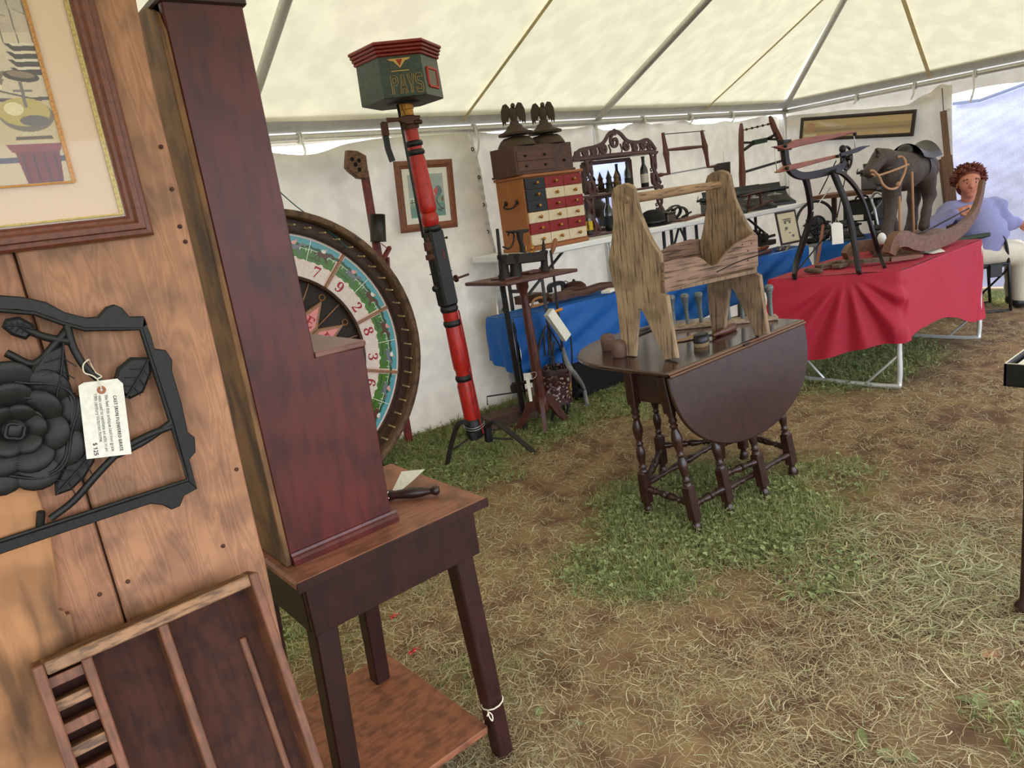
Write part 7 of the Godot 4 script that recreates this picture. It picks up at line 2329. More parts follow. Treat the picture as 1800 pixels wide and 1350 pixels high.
func blue_table_items() -> void:
	var H := 0.8
	var wood := mat(Color(0.33, 0.20, 0.13), 0.5, "grain", Vector3(1, 6, 6), 0.0, 0.03)
	var bx := thing("brown_box", "low brown wooden box on the blue cloth behind the pedestal column", "box", Vector3(3.547, 0.755, -4.014) + Vector3(0, 0, -0.1))
	var m := Mb.new()
	m.span(Vector3(-0.1, 0, -0.05), Vector3(0.1, 0.05, 0.05), 0.004)
	put("case", m, mat(Color(0.36, 0.235, 0.16), 0.6, "grain", Vector3(1, 6, 6)), bx)
	var l := Mb.new()
	l.span(Vector3(-0.103, 0.05, -0.053), Vector3(0.103, 0.062, 0.053), 0.004)
	put("lid", l, mat(Color(0.40, 0.27, 0.18), 0.6, "grain", Vector3(1, 6, 6)), bx)
	var hm := Mb.new()
	hm.tube(curve([Vector3(-0.06, 0.0, 0), Vector3(-0.05, 0.045, 0), Vector3(0, 0.06, 0), Vector3(0.05, 0.05, 0), Vector3(0.06, 0.005, 0)], 4), 0.01, 7)
	hm.bar(Vector3(-0.08, 0.008, 0), Vector3(0.09, 0.008, 0), Vector2(0.03, 0.016), Vector2(0.03, 0.016), 0.004)
	var hd := one("wooden_grip", "pale wooden saw grip lying on the blue cloth edge", "grip", hm, mat(Color(0.62, 0.43, 0.24), 0.5))
	hd.position = Vector3(3.427, 0.755, -3.871)
	var rl := Mb.new()
	rl.turn(Vector3(-0.04, 0.035, 0), Vector3(0.04, 0.035, 0), [Vector2(0, 0), Vector2(0.034, 0), Vector2(0.035, 0.1), Vector2(0.035, 0.9), Vector2(0.034, 1), Vector2(0, 1)], 14)
	var ro := one("twine_roll", "brown roll of twine on the blue cloth next to the long gunstock", "roll", rl, mat(Color(0.38, 0.27, 0.15), 0.8, "strong", Vector3.ONE * 12.0))
	ro.position = Vector3(3.555, 0.755, -3.916) + Vector3(0, 0, -0.03)
	for q in [[Vector3(3.517, 0.755, -3.839), Vector3(4.127, 0.755, -3.746), "long carved brown gunstock lying along the front of the blue cloth", 0.05], [Vector3(3.735, 0.755, -3.960), Vector3(4.228, 0.755, -3.878), "second brown wooden stock lying behind the long gunstock", 0.04]]:
		var g := Mb.new()
		var a: Vector3 = q[0] + Vector3(0, 0.03, 0)
		var b: Vector3 = q[1] + Vector3(0, 0.03, 0)
		g.sweep(curve([a, a.lerp(b, 0.25) + Vector3(0, 0.012, 0), a.lerp(b, 0.5) + Vector3(0, -0.004, 0), a.lerp(b, 0.75) + Vector3(0, 0.008, 0), b], 4), [Vector2(-0.7, -0.5) * q[3], Vector2(0.7, -0.5) * q[3], Vector2(0.75, 0.1) * q[3], Vector2(0.4, 0.5) * q[3], Vector2(-0.4, 0.5) * q[3], Vector2(-0.75, 0.1) * q[3]], Vector3.UP, false, [0.7, 0.9, 1.1, 1.2, 1.1, 1.0, 0.8, 0.75, 0.8, 0.8, 0.75, 0.7, 0.7, 0.7, 0.65, 0.6, 0.5])
		one("gunstock", q[2], "gunstock", g, wood)
	var sm := thing("sewing_machine", "small black cast iron hand sewing machine on the blue cloth", "machine", Vector3(3.827, 0.755, -4.022) + Vector3(0, 0, -0.06))
	var b1 := Mb.new()
	b1.span(Vector3(-0.1, 0, -0.045), Vector3(0.1, 0.025, 0.045), 0.006)
	put("bed", b1, M.black, sm)
	var b2 := Mb.new()
	b2.sweep(curve([Vector3(0.07, 0.02, 0), Vector3(0.072, 0.07, 0), Vector3(0.04, 0.095, 0), Vector3(-0.03, 0.095, 0), Vector3(-0.075, 0.085, 0), Vector3(-0.078, 0.04, 0)], 4), [Vector2(-0.016, -0.016), Vector2(0.016, -0.016), Vector2(0.016, 0.016), Vector2(-0.016, 0.016)], Vector3.BACK)
	put("arm", b2, M.black, sm)
	var b3 := Mb.new()
	b3.tube([Vector3(0.1, 0.065, 0.035), Vector3(0.1, 0.09, 0.025), Vector3(0.1, 0.1, 0), Vector3(0.1, 0.09, -0.025), Vector3(0.1, 0.065, -0.035), Vector3(0.1, 0.04, -0.025), Vector3(0.1, 0.03, 0), Vector3(0.1, 0.04, 0.025)], 0.006, 6, true, [], Vector3.RIGHT)
	b3.rod(Vector3(0.07, 0.065, 0), Vector3(0.105, 0.065, 0), 0.008)
	put("hand_wheel", b3, M.steel, sm)
	var dm := thing("iron_dome", "dark rusty iron dome on the blue cloth behind the gunstock", "dome", Vector3(3.976, 0.755, -3.920) + Vector3(0, 0, -0.12))
	var d1 := Mb.new()
	d1.lathe([Vector2(0, 0), Vector2(0.1, 0), Vector2(0.1, 0.02), Vector2(0.09, 0.055), Vector2(0.06, 0.08), Vector2(0, 0.092)], 18)
	put("shell", d1, M.rust, dm)
	var d2 := Mb.new()
	d2.ball(Vector3(0, 0.095, 0), Vector3(0.012, 0.012, 0.012), 8, 6)
	put("knob", d2, M.iron, dm)
	var pp := thing("paper_pad", "white paper pad lying on the gunstock end beside the carrier", "paper", Vector3(3.897, 0.805, -3.603) + Vector3(0, -0.03, 0))
	var p1 := Mb.new()
	p1.box(Vector3(0, 0.01, 0), Vector3(0.14, 0.02, 0.07), 0.002, Basis(Vector3.UP, 0.35))
	put("pad", p1, M.paper, pp)
	# beyond the carrier: black gears and plane parts
	var gm := thing("iron_gears", "heap of black iron gears and wheels on the blue cloth past the carrier", "gears", Vector3(6.597, 0.755, -4.060) + Vector3(0, 0, -0.04))
	for k in 5:
		var g := Mb.new()
		var at: Vector3 = Vector3(-0.13 + 0.085 * k, 0.06 + 0.035 * (k % 2), 0.03 * (k % 3))
		var r: float = [0.06, 0.075, 0.05, 0.062, 0.045][k]
		var bs := Basis(Vector3(0.3 * k, 0.4, 1.0 - 0.2 * k).normalized(), 0.8 * k + 0.4)
		g.lathe([Vector2(r * 0.25, -0.02), Vector2(r * 0.7, -0.012), Vector2(r, -0.012), Vector2(r, 0.012), Vector2(r * 0.7, 0.012), Vector2(r * 0.25, 0.02), Vector2(r * 0.25, -0.02)], 18, Transform3D(bs, at))
		for j in 12:
			g.box(at + bs * Vector3(cos(TAU * j / 12.0) * r, 0, sin(TAU * j / 12.0) * r), Vector3(0.014, 0.022, 0.014), 0.002, bs)
		g.rod(at - bs * Vector3(0, 0.05, 0), at + bs * Vector3(0, 0.05, 0), r * 0.2)
		put("gear", g, M.black, gm)
	var st := Mb.new()
	st.bar(Vector3(0.02, 0.0, -0.02), Vector3(-0.02, 0.3, -0.04), Vector2(0.05, 0.03), Vector2(0.03, 0.02), 0.004)
	st.bar(Vector3(-0.1, 0.02, -0.02), Vector3(0.22, 0.05, 0.0), Vector2(0.03, 0.03), Vector2(0.03, 0.03), 0.004)
	put("stand", st, M.black, gm)
	var iv := thing("iron_vise", "grey iron vise parts on the blue cloth in front of the small framed print", "vise", Vector3(6.595, 0.755, -3.802) + Vector3(0, 0, -0.1))
	var v1 := Mb.new()
	v1.span(Vector3(-0.14, 0, -0.05), Vector3(0.08, 0.05, 0.05), 0.008)
	v1.span(Vector3(-0.1, 0.05, -0.03), Vector3(-0.03, 0.12, 0.03), 0.008)
	put("body", v1, mat(Color(0.20, 0.20, 0.18), 0.5, "rust", Vector3.ONE * 6.0, 0.4), iv)
	var v2_ := Mb.new()
	v2_.rod(Vector3(-0.2, 0.08, 0.02), Vector3(0.1, 0.085, 0.02), 0.014)
	v2_.rod(Vector3(-0.17, 0.03, 0.03), Vector3(-0.17, 0.14, 0.03), 0.007)
	put("screw", v2_, M.iron, iv)
	var rl2 := thing("folding_rules", "bundle of pale folding rules lying on the blue cloth corner", "rulers", Vector3(6.258, 0.755, -3.462) + Vector3(0, 0, -0.04))
	for k in 4:
		var r := Mb.new()
		r.box(Vector3(-0.02 * k, 0.006 + 0.001 * k, -0.024 * k), Vector3(0.3, 0.01, 0.018), 0.001, Basis(Vector3.UP, 0.42 + 0.03 * k))
		put("rule", r, mat([Color(0.55, 0.47, 0.30), Color(0.25, 0.22, 0.17)][k % 2], 0.6), rl2)
	for q in [[Vector3(5.836, 0.755, -3.614), Vector3(6.286, 0.755, -3.684), "orange-brown turned wooden handle on the blue cloth beside the carrier", Color(0.50, 0.24, 0.12)], [Vector3(5.628, 0.755, -3.432), Vector3(5.974, 0.755, -3.470), "darker brown turned handle in front of the orange-brown one", Color(0.30, 0.15, 0.09)]]:
		var h := Mb.new()
		h.turn(q[0] + Vector3(0, 0.022, -0.03), q[1] + Vector3(0, 0.022, -0.03), [Vector2(0, 0), Vector2(0.014, 0.01), Vector2(0.02, 0.15), Vector2(0.016, 0.35), Vector2(0.02, 0.65), Vector2(0.022, 0.85), Vector2(0.012, 0.98), Vector2(0, 1)], 12)
		one("turned_grip", q[2], "handle", h, mat(q[3], 0.45, "grain", Vector3(1, 6, 6)))


func pedestal_group() -> void:
	var H := 1.03
	var red := mat(Color(0.36, 0.17, 0.12), 0.42, "grain", Vector3(5, 1, 5), 0.0, 0.03, 3.0)
	var t := thing("pedestal_table", "reddish mahogany tripod pedestal table holding iron tools by the hemmed curtain", "table", Vector3(2.97, 0, -3.46))
	var col := Mb.new()
	col.turn(Vector3(2.985, 0.13, -3.46), Vector3(2.945, H - 0.01, -3.46), [Vector2(0.03, 0), Vector2(0.042, 0.02), Vector2(0.042, 0.11), Vector2(0.034, 0.125), Vector2(0.038, 0.14), Vector2(0.036, 0.2), Vector2(0.034, 0.4), Vector2(0.03, 0.65), Vector2(0.024, 0.88), Vector2(0.026, 0.92), Vector2(0.04, 0.95), Vector2(0.04, 0.98), Vector2(0.06, 1.0)], 18)
	putw("column", col, red, t)
	var top := Mb.new()
	top.box(Vector3(2.95, H + 0.012, -3.46), Vector3(0.60, 0.022, 0.42), 0.006, Basis(Vector3.BACK, -0.02))
	top.box(Vector3(2.95, H - 0.006, -3.46), Vector3(0.16, 0.018, 0.14), 0.004)
	putw("tabletop", top, red, t)
	for q in [Vector3(2.894, 0.000, -3.360), Vector3(3.196, 0.000, -3.450), Vector3(2.842, 0.000, -3.629)]:
		var hc := Vector3(2.985, 0.2, -3.46)
		var d: Vector3 = q - hc
		var m := Mb.new()
		m.sweep(curve([hc + Vector3(0, 0.03, 0), hc + Vector3(d.x * 0.3, 0.0, d.z * 0.3), hc + Vector3(d.x * 0.62, -0.105, d.z * 0.62), q + Vector3(0, 0.022, 0) - Vector3(d.x, 0, d.z) * 0.1, q + Vector3(0, 0.014, 0)], 5), [Vector2(-0.016, -0.03), Vector2(0.016, -0.03), Vector2(0.016, 0.03), Vector2(-0.016, 0.03)], Vector3.UP, false, [1.2, 1.2, 1.2, 1.15, 1.1, 1.05, 1.0, 0.95, 0.9, 0.85, 0.8, 0.75, 0.7, 0.65, 0.6, 0.6, 0.55, 0.5, 0.5, 0.45, 0.4])
		putw("leg", m, red, t)
	# white tag on the column
	var tg := Mb.new()
	price_tag("narrow white paper tag tied round the pedestal table's column", [Vector3(2.822, 0.418, -3.400), Vector3(2.852, 0.418, -3.400), Vector3(2.853, 0.253, -3.400), Vector3(2.829, 0.256, -3.400)], Vector3(-0.4, 0, 1), [Vector3(2.841, 0.413, -3.400), Vector3(2.854, 0.432, -3.400), Vector3(2.895, 0.437, -3.400), Vector3(2.917, 0.423, -3.400), Vector3(2.898, 0.398, -3.400), Vector3(2.848, 0.396, -3.400)])
	# iron tools on the top
	var y := H + 0.024
	var iron := mat(Color(0.135, 0.11, 0.095), 0.6, "rust", Vector3.ONE * 7.0, 0.35, 0.05)
	var v := thing("iron_bench_tool", "rusty iron bench lathe with two posts standing on the pedestal table", "lathe", Vector3(2.92, y, -3.42))
	var a := Mb.new()
	a.bar(Vector3(2.784, 1.172, -3.420), Vector3(3.120, 1.149, -3.420), Vector2(0.05, 0.062), Vector2(0.05, 0.062), 0.006, Vector3.BACK)
	putw("bed", a, iron, v)
	for q in [[Vector3(2.866, 1.110, -3.420), Vector3(2.877, 1.200, -3.420), 0.032], [Vector3(3.116, 1.092, -3.420), Vector3(3.131, 1.184, -3.420), 0.024], [Vector3(2.774, 1.118, -3.420), Vector3(2.781, 1.207, -3.420), 0.028]]:
		var m := Mb.new()
		m.turn(Vector3(q[0].x, y, q[0].z), q[1], [Vector2(q[2] * 1.3, 0), Vector2(q[2] * 1.3, 0.1), Vector2(q[2], 0.3), Vector2(q[2] * 0.9, 0.8), Vector2(q[2] * 1.1, 0.85), Vector2(q[2] * 1.1, 1.0), Vector2(0, 1)], 12)
		putw("post", m, iron, v)
	var sp := Mb.new()
	sp.turn(Vector3(3.131, 1.184, -3.420), Vector3(3.138, 1.255, -3.420), [Vector2(0.014, 0), Vector2(0.012, 0.3), Vector2(0.004, 0.9), Vector2(0, 1)], 10)
	sp.tube(curve([Vector3(2.799, 1.253, -3.420), Vector3(2.846, 1.236, -3.420), Vector3(2.885, 1.269, -3.420), Vector3(2.898, 1.316, -3.420), Vector3(2.868, 1.333, -3.420), Vector3(2.851, 1.315, -3.420)], 5), 0.006, 6)
	sp.extr([v2(Vector3(2.842, 1.343, -3.420)), v2(Vector3(3.020, 1.335, -3.420)), v2(Vector3(3.017, 1.318, -3.420)), v2(Vector3(2.968, 1.313, -3.420)), v2(Vector3(2.954, 1.263, -3.420)), v2(Vector3(2.966, 1.222, -3.420)), v2(Vector3(2.961, 1.194, -3.420)), v2(Vector3(2.938, 1.198, -3.420)), v2(Vector3(2.941, 1.240, -3.420)), v2(Vector3(2.929, 1.283, -3.420)), v2(Vector3(2.927, 1.322, -3.420)), v2(Vector3(2.850, 1.332, -3.420))], 0.03, Transform3D(Basis.IDENTITY, Vector3(0, 0, -3.42)), 0.004)
	putw("bracket", sp, iron, v)
	var up := Mb.new()
	up.bar(Vector3(2.762, 1.127, -3.420), Vector3(2.774, 1.366, -3.420), Vector2(0.026, 0.016), Vector2(0.02, 0.014), 0.004, Vector3.RIGHT)
	putw("lever", up, iron, v)
	var tap := Mb.new()
	for p in [Vector3(3.037, 1.212, -3.420), Vector3(3.028, 1.188, -3.420)]:
		tap.ball(p, Vector3(0.02, 0.012, 0.012), 8, 6)
	tap.rod(Vector3(2.975, 1.189, -3.420), Vector3(2.983, 1.234, -3.420), 0.006)
	tap.rod(Vector3(3.036, 1.180, -3.420), Vector3(3.041, 1.233, -3.420), 0.009)
	putw("clamp_screw", tap, M.brass, v)
	var fl := Mb.new()
	fl.span(Vector3(2.75, y, -3.53), Vector3(2.88, y + 0.012, -3.38), 0.003)
	fl.span(Vector3(2.99, y, -3.52), Vector3(3.12, y + 0.014, -3.42), 0.003)
	one("wooden_slab", "flat reddish wood pads under the iron bench lathe's posts", "board", fl, red)
	# tall iron bars leaning round the pedestal
	var bars := [[Vector3(2.862, 0.287, -3.580), Vector3(2.896, 1.069, -3.600), 0.024, "long flat rusty iron bar standing between the curtain hem and the pedestal"], [Vector3(3.261, 0.604, -3.630), Vector3(3.273, 1.057, -3.630), 0.016, "thin grey iron rod upright behind the pedestal table top"], [Vector3(3.345, 0.736, -3.620), Vector3(3.377, 1.157, -3.620), 0.013, "thin iron rod with a wooden file handle beside the flag chest corner"]]
	for k in 3:
		var q = bars[k]
		var o := thing("iron_bar", q[3], "bar", Vector3(q[0].x, 0, q[0].z))
		var m := Mb.new()
		m.bar(Vector3(q[0].x + (0.05 if k == 0 else 0.03), 0.0, q[0].z), q[1], Vector2(q[2] * 1.6, q[2] * 0.6), Vector2(q[2] * 1.6, q[2] * 0.6), 0.002, Vector3.RIGHT)
		putw("bar", m, iron if k != 1 else mat(Color(0.27, 0.26, 0.26), 0.45, "rust", Vector3.ONE * 5.0, 0.5), o)
		if k == 0:
			var ca := Mb.new()
			ca.rod(Vector3(2.863, 0.340, -3.600), Vector3(3.038, 0.323, -3.580), 0.012)
			ca.box(Vector3(2.878, 0.312, -3.600), Vector3(0.05, 0.05, 0.03), 0.006)
			putw("cross_arm", ca, iron, o)
		if k == 2:
			var h := Mb.new()
			h.turn(Vector3(3.384, 1.132, -3.620), Vector3(3.439, 1.233, -3.620), [Vector2(0.008, 0), Vector2(0.016, 0.2), Vector2(0.018, 0.6), Vector2(0.014, 0.9), Vector2(0, 1)], 10)
			putw("file_handle", h, mat(Color(0.52, 0.31, 0.17), 0.5), o)
	# hinged iron frame (a trap or grill) with its hanging tag box
	var tr := thing("iron_spring_frame", "grey iron frame of bent rods standing before the blue cloth above the maroon bucket", "frame", Vector3(3.3, 0.1, -3.55))
	var w := Mb.new()
	for q in [[Vector3(3.187, 0.675, -3.550), Vector3(3.080, 0.542, -3.550), Vector3(3.043, 0.420, -3.550)], [Vector3(3.175, 0.666, -3.550), Vector3(3.100, 0.586, -3.530), Vector3(3.039, 0.443, -3.530)], [Vector3(3.197, 0.673, -3.550), Vector3(3.273, 0.545, -3.550), Vector3(3.336, 0.388, -3.550), Vector3(3.335, 0.347, -3.550)], [Vector3(3.402, 0.548, -3.550), Vector3(3.398, 0.455, -3.550), Vector3(3.387, 0.291, -3.560)], [Vector3(3.188, 0.644, -3.540), Vector3(3.170, 0.470, -3.540)], [Vector3(3.147, 0.653, -3.540), Vector3(3.134, 0.478, -3.540), Vector3(3.206, 0.461, -3.540), Vector3(3.233, 0.555, -3.540)], [Vector3(3.178, 0.456, -3.540), Vector3(3.176, 0.387, -3.550)]]:
		w.tube(q, 0.006, 6)
	putw("rods", w, mat(Color(0.22, 0.2, 0.19), 0.5, "rust", Vector3.ONE * 5.0, 0.5), tr)
	var ft := Mb.new()
	ft.rod(Vector3(3.186, 0.392, -3.560), Vector3(3.3, 0.0, -3.58), 0.008)
	putw("stem", ft, iron, tr)
	var tb := thing("tag_box", "white and pale green paper box tag hanging on a slant before the blue cloth", "tag", Vector3(3.263, 0.660, -3.520))
	var bm := Mb.new()
	bm.bar(Vector3(3.196, 0.768, -3.520), Vector3(3.334, 0.557, -3.520), Vector2(0.07, 0.045), Vector2(0.07, 0.045), 0.003)
	putw("box", bm, M.paper, tb)
	var lb := Mb.new()
	var u0 := Vector3(3.190, 0.754, -3.500)
	var u1 := Vector3(3.302, 0.581, -3.500)
	lb.bar(u0, u1, Vector2(0.05, 0.004), Vector2(0.05, 0.004))
	putw("printed_label", lb, mat(Color(0.66, 0.73, 0.55), 0.7, "rust", Vector3.ONE * 16.0), tb)
	var yc := Mb.new()
	yc.rod(Vector3(3.204, 0.755, -3.520), Vector3(3.343, 0.758, -3.540), 0.01)
	putw("yellow_clip", yc, mat(Color(0.8, 0.5, 0.05), 0.5), tb)
	# maroon bucket with flaking paint
	var bc := thing("maroon_bucket", "maroon wooden bucket with flaking white paint behind the pedestal column", "bucket", Vector3(3.24, 0.05, -3.55))
	var b := Mb.new()
	var c0 := Vector3(3.185, 0.132, -3.570)
	var c1 := Vector3(3.204, 0.378, -3.570)
	b.turn(c0, c1, [Vector2(0, 0), Vector2(0.128, 0), Vector2(0.132, 0.01), Vector2(0.132, 0.12), Vector2(0.138, 0.82), Vector2(0.143, 0.86), Vector2(0.143, 1.0), Vector2(0.134, 1.0), Vector2(0.128, 0.5), Vector2(0, 0.45)], 24)
	putw("body", b, mat(Color(0.85, 0.85, 0.85), 0.5, "chips", Vector3(1.6, 1.6, 1.6), 0.0, 0.05), bc)
	var hp := Mb.new()
	hp.turn(c0, c1, [Vector2(0.13, 0.0), Vector2(0.136, 0.0), Vector2(0.136, 0.06), Vector2(0.132, 0.06)], 24)
	hp.turn(c0, c1, [Vector2(0.138, 0.84), Vector2(0.146, 0.845), Vector2(0.146, 0.99), Vector2(0.14, 1.0)], 24)
	putw("hoop", hp, mat(Color(0.22, 0.09, 0.085), 0.5, "rust", Vector3.ONE * 6.0), bc)
	var hh := Mb.new()
	hh.tube(curve([Vector3(3.320, 0.333, -3.520), Vector3(2.927, 0.398, -3.100), Vector3(2.906, 0.331, -3.100), Vector3(3.282, 0.136, -3.520)], 4), 0.006, 6)
	putw("bail_handle", hh, M.brass, bc)
	for k in 3:
		var lg := Mb.new()
		var g := c0 + Vector3(cos(TAU * k / 3.0 + 0.5) * 0.085, 0, sin(TAU * k / 3.0 + 0.5) * 0.085)
		lg.tube(curve([g, g + Vector3(0.01, -c0.y * 0.4, 0.01), g + Vector3(0.0, -c0.y * 0.75, 0.0), Vector3(g.x + 0.015, 0.006, g.z + 0.01)], 4), 0.009, 6)
		putw("foot", lg, iron, bc)
	# grey bent pipe, plank on the grass with a wire bail
	var gp := Mb.new()
	gp.tube(curve([Vector3(3.468, 0.448, -3.720), Vector3(3.014, 0.477, -3.200), Vector3(3.072, 0.387, -3.200), Vector3(3.633, 0.101, -3.720), Vector3(3.492, 0.020, -3.555)], 5), 0.016, 10)
	one("grey_pipe", "bent grey pipe resting against the black bin beside the maroon bucket", "pipe", gp, mat(Color(0.52, 0.52, 0.52), 0.4))
	var pk := thing("wooden_block", "thick weathered wooden plank lying on the grass behind the iron tripod", "plank", Vector3(3.040, 0.000, -3.943))
	var pb := Mb.new()
	pb.bar(Vector3(2.746, 0.055, -3.809), Vector3(3.134, 0.055, -3.755), Vector2(0.16, 0.11), Vector2(0.16, 0.11), 0.006, Vector3(0.3, 0, 1))
	putw("plank", pb, mat(Color(0.36, 0.25, 0.19), 0.75, "strong", Vector3(1, 6, 6), 0.0, 0.1), pk)
	var wb := Mb.new()
	wb.tube([Vector3(2.748, 0.210, -3.750), Vector3(2.754, 0.269, -3.750), Vector3(3.103, 0.220, -3.720)], 0.005, 6)
	putw("wire_bail", wb, iron, pk)



# ---------------------------------------------------------------- a body as one continuous surface: smooth union of tapered bones, surface nets
func bones_mesh(bones: Array, cell: float, blend: float, out: Mb) -> void:
	# bones: [a, b, ra, rb]
	var lo := Vector3.INF
	var hi := -Vector3.INF
	for b in bones:
		var r := maxf(b[2], b[3]) + blend + cell * 2.0
		lo = lo.min(b[0].min(b[1]) - Vector3.ONE * r)
		hi = hi.max(b[0].max(b[1]) + Vector3.ONE * r)
	var nx := int((hi.x - lo.x) / cell) + 2
	var ny := int((hi.y - lo.y) / cell) + 2
	var nz := int((hi.z - lo.z) / cell) + 2
	var f := PackedFloat32Array()
	f.resize(nx * ny * nz)
	f.fill(9.0)
	for b in bones:
		var r := maxf(b[2], b[3]) + blend + cell * 1.5
		var a0: Vector3 = b[0]
		var d: Vector3 = b[1] - b[0]
		var dd := maxf(d.length_squared(), 1e-9)
		var l: Vector3 = (a0.min(b[1]) - Vector3.ONE * r - lo) / cell
		var h: Vector3 = (a0.max(b[1]) + Vector3.ONE * r - lo) / cell
		for k in range(maxi(0, int(l.z)), mini(nz, int(h.z) + 1)):
			for j in range(maxi(0, int(l.y)), mini(ny, int(h.y) + 1)):
				for i in range(maxi(0, int(l.x)), mini(nx, int(h.x) + 1)):
					var p := lo + Vector3(i, j, k) * cell
					var t := clampf((p - a0).dot(d) / dd, 0.0, 1.0)
					var v: float = p.distance_to(a0 + d * t) - lerpf(b[2], b[3], t)
					var at := i + nx * (j + ny * k)
					var o := f[at]
					if o > 8.0:
						f[at] = v
					else:
						var q := clampf(0.5 + 0.5 * (o - v) / blend, 0.0, 1.0)
						f[at] = lerpf(o, v, q) - blend * q * (1.0 - q)
	var vid := {}
	var vs := PackedVector3Array()
	var ns := PackedVector3Array()
	var offs := [0, 1, nx, nx + 1, nx * ny, nx * ny + 1, nx * ny + nx, nx * ny + nx + 1]
	for k in nz - 1:
		for j in ny - 1:
			for i in nx - 1:
				var at := i + nx * (j + ny * k)
				var inside := 0
				for c in 8:
					if f[at + offs[c]] < 0.0:
						inside += 1
				if inside == 0 or inside == 8:
					continue
				var s := Vector3.ZERO
				var n := 0
				for e in [[0, 1], [2, 3], [4, 5], [6, 7], [0, 2], [1, 3], [4, 6], [5, 7], [0, 4], [1, 5], [2, 6], [3, 7]]:
					var u := f[at + offs[e[0]]]
					var w := f[at + offs[e[1]]]
					if (u < 0.0) != (w < 0.0):
						var t := u / (u - w)
						var pa := Vector3(e[0] & 1, (e[0] >> 1) & 1, (e[0] >> 2) & 1)
						var pb := Vector3(e[1] & 1, (e[1] >> 1) & 1, (e[1] >> 2) & 1)
						s += pa.lerp(pb, t)
						n += 1
				vid[at] = vs.size()
				vs.append(lo + (Vector3(i, j, k) + s / n) * cell)
				ns.append(Vector3(f[at + offs[1]] + f[at + offs[3]] + f[at + offs[5]] + f[at + offs[7]] - f[at] - f[at + offs[2]] - f[at + offs[4]] - f[at + offs[6]], f[at + offs[2]] + f[at + offs[3]] + f[at + offs[6]] + f[at + offs[7]] - f[at] - f[at + offs[1]] - f[at + offs[4]] - f[at + offs[5]], f[at + offs[4]] + f[at + offs[5]] + f[at + offs[6]] + f[at + offs[7]] - f[at] - f[at + offs[1]] - f[at + offs[2]] - f[at + offs[3]]).normalized())
	var steps := [1, nx, nx * ny]
	for at in vid:
		for ax in 3:
			var nb: int = at + steps[ax]
			if (f[at] < 0.0) == (f[nb] < 0.0):
				continue
			var s1: int = steps[(ax + 1) % 3]
			var s2: int = steps[(ax + 2) % 3]
			if not (vid.has(at - s1) and vid.has(at - s2) and vid.has(at - s1 - s2)):
				continue
			var q := [vid[at], vid[at - s1], vid[at - s1 - s2], vid[at - s2]]
			out.tri(vs[q[0]], vs[q[1]], vs[q[2]], ns[q[0]], ns[q[1]], ns[q[2]])
			out.tri(vs[q[0]], vs[q[2]], vs[q[3]], ns[q[0]], ns[q[2]], ns[q[3]])


func typewriter(label: String, at: Vector3, turn: float, s := 1.0) -> void:
	var t := thing("typewriter", label, "typewriter", at, turn, "old black typewriters")
	var k := mat(Color(0.045, 0.045, 0.047), 0.38)
	var b := Mb.new()
	b.extr([Vector2(-0.15, 0), Vector2(0.17, 0), Vector2(0.17, 0.025), Vector2(0.02, 0.075), Vector2(-0.02, 0.12), Vector2(-0.15, 0.125)], 0.29, Transform3D(Basis(Vector3.UP, -PI / 2), Vector3.ZERO).scaled_local(Vector3.ONE), 0.008)
	put("body", b, k, t).scale = Vector3.ONE * s
	var c := Mb.new()
	c.rod(Vector3(-0.17, 0.15, -0.09), Vector3(0.17, 0.15, -0.09), 0.022, 0.022, 14)
	c.rod(Vector3(-0.2, 0.15, -0.09), Vector3(0.2, 0.15, -0.09), 0.012)
	c.span(Vector3(-0.16, 0.118, -0.13), Vector3(0.16, 0.13, -0.06), 0.003)
	c.box(Vector3(0, 0.185, -0.125), Vector3(0.26, 0.07, 0.006), 0.002, Basis(Vector3.RIGHT, -0.4))
	put("carriage", c, M.black, t).scale = Vector3.ONE * s
	var bars := Mb.new()
	for j in 15:
		var a := -1.0 + 2.0 * j / 14.0
		bars.rod(Vector3(a * 0.03, 0.125, -0.04), Vector3(a * 0.09, 0.098, 0.03 - 0.03 * absf(a)), 0.0022)
	var bo := put("type_bars", bars, M.steel, t)
	bo.scale = Vector3.ONE * s
	bo.set_meta("kind", "stuff")
	var ks := Mb.new()
	for r in 4:
		for j in 10:
			var p := Vector3(-0.11 + 0.0235 * j + 0.005 * r, 0.052 + 0.013 * (3 - r), 0.15 - 0.027 * (3 - r))
			p = Vector3(p.x, 0.045 + 0.014 * r, 0.15 - 0.028 * r)
			ks.lathe([Vector2(0.0, 0.0), Vector2(0.009, 0.0), Vector2(0.009, 0.005), Vector2(0, 0.006)], 7, Transform3D(Basis.IDENTITY, p))
	var ko := put("keys", ks, mat(Color(0.35, 0.33, 0.28), 0.4), t)
	ko.scale = Vector3.ONE * s
	ko.set_meta("kind", "stuff")
	var le := Mb.new()
	le.rod(Vector3(-0.2, 0.15, -0.09), Vector3(-0.22, 0.19, 0.0), 0.004)
	put("return_lever", le, M.steel, t).scale = Vector3.ONE * s


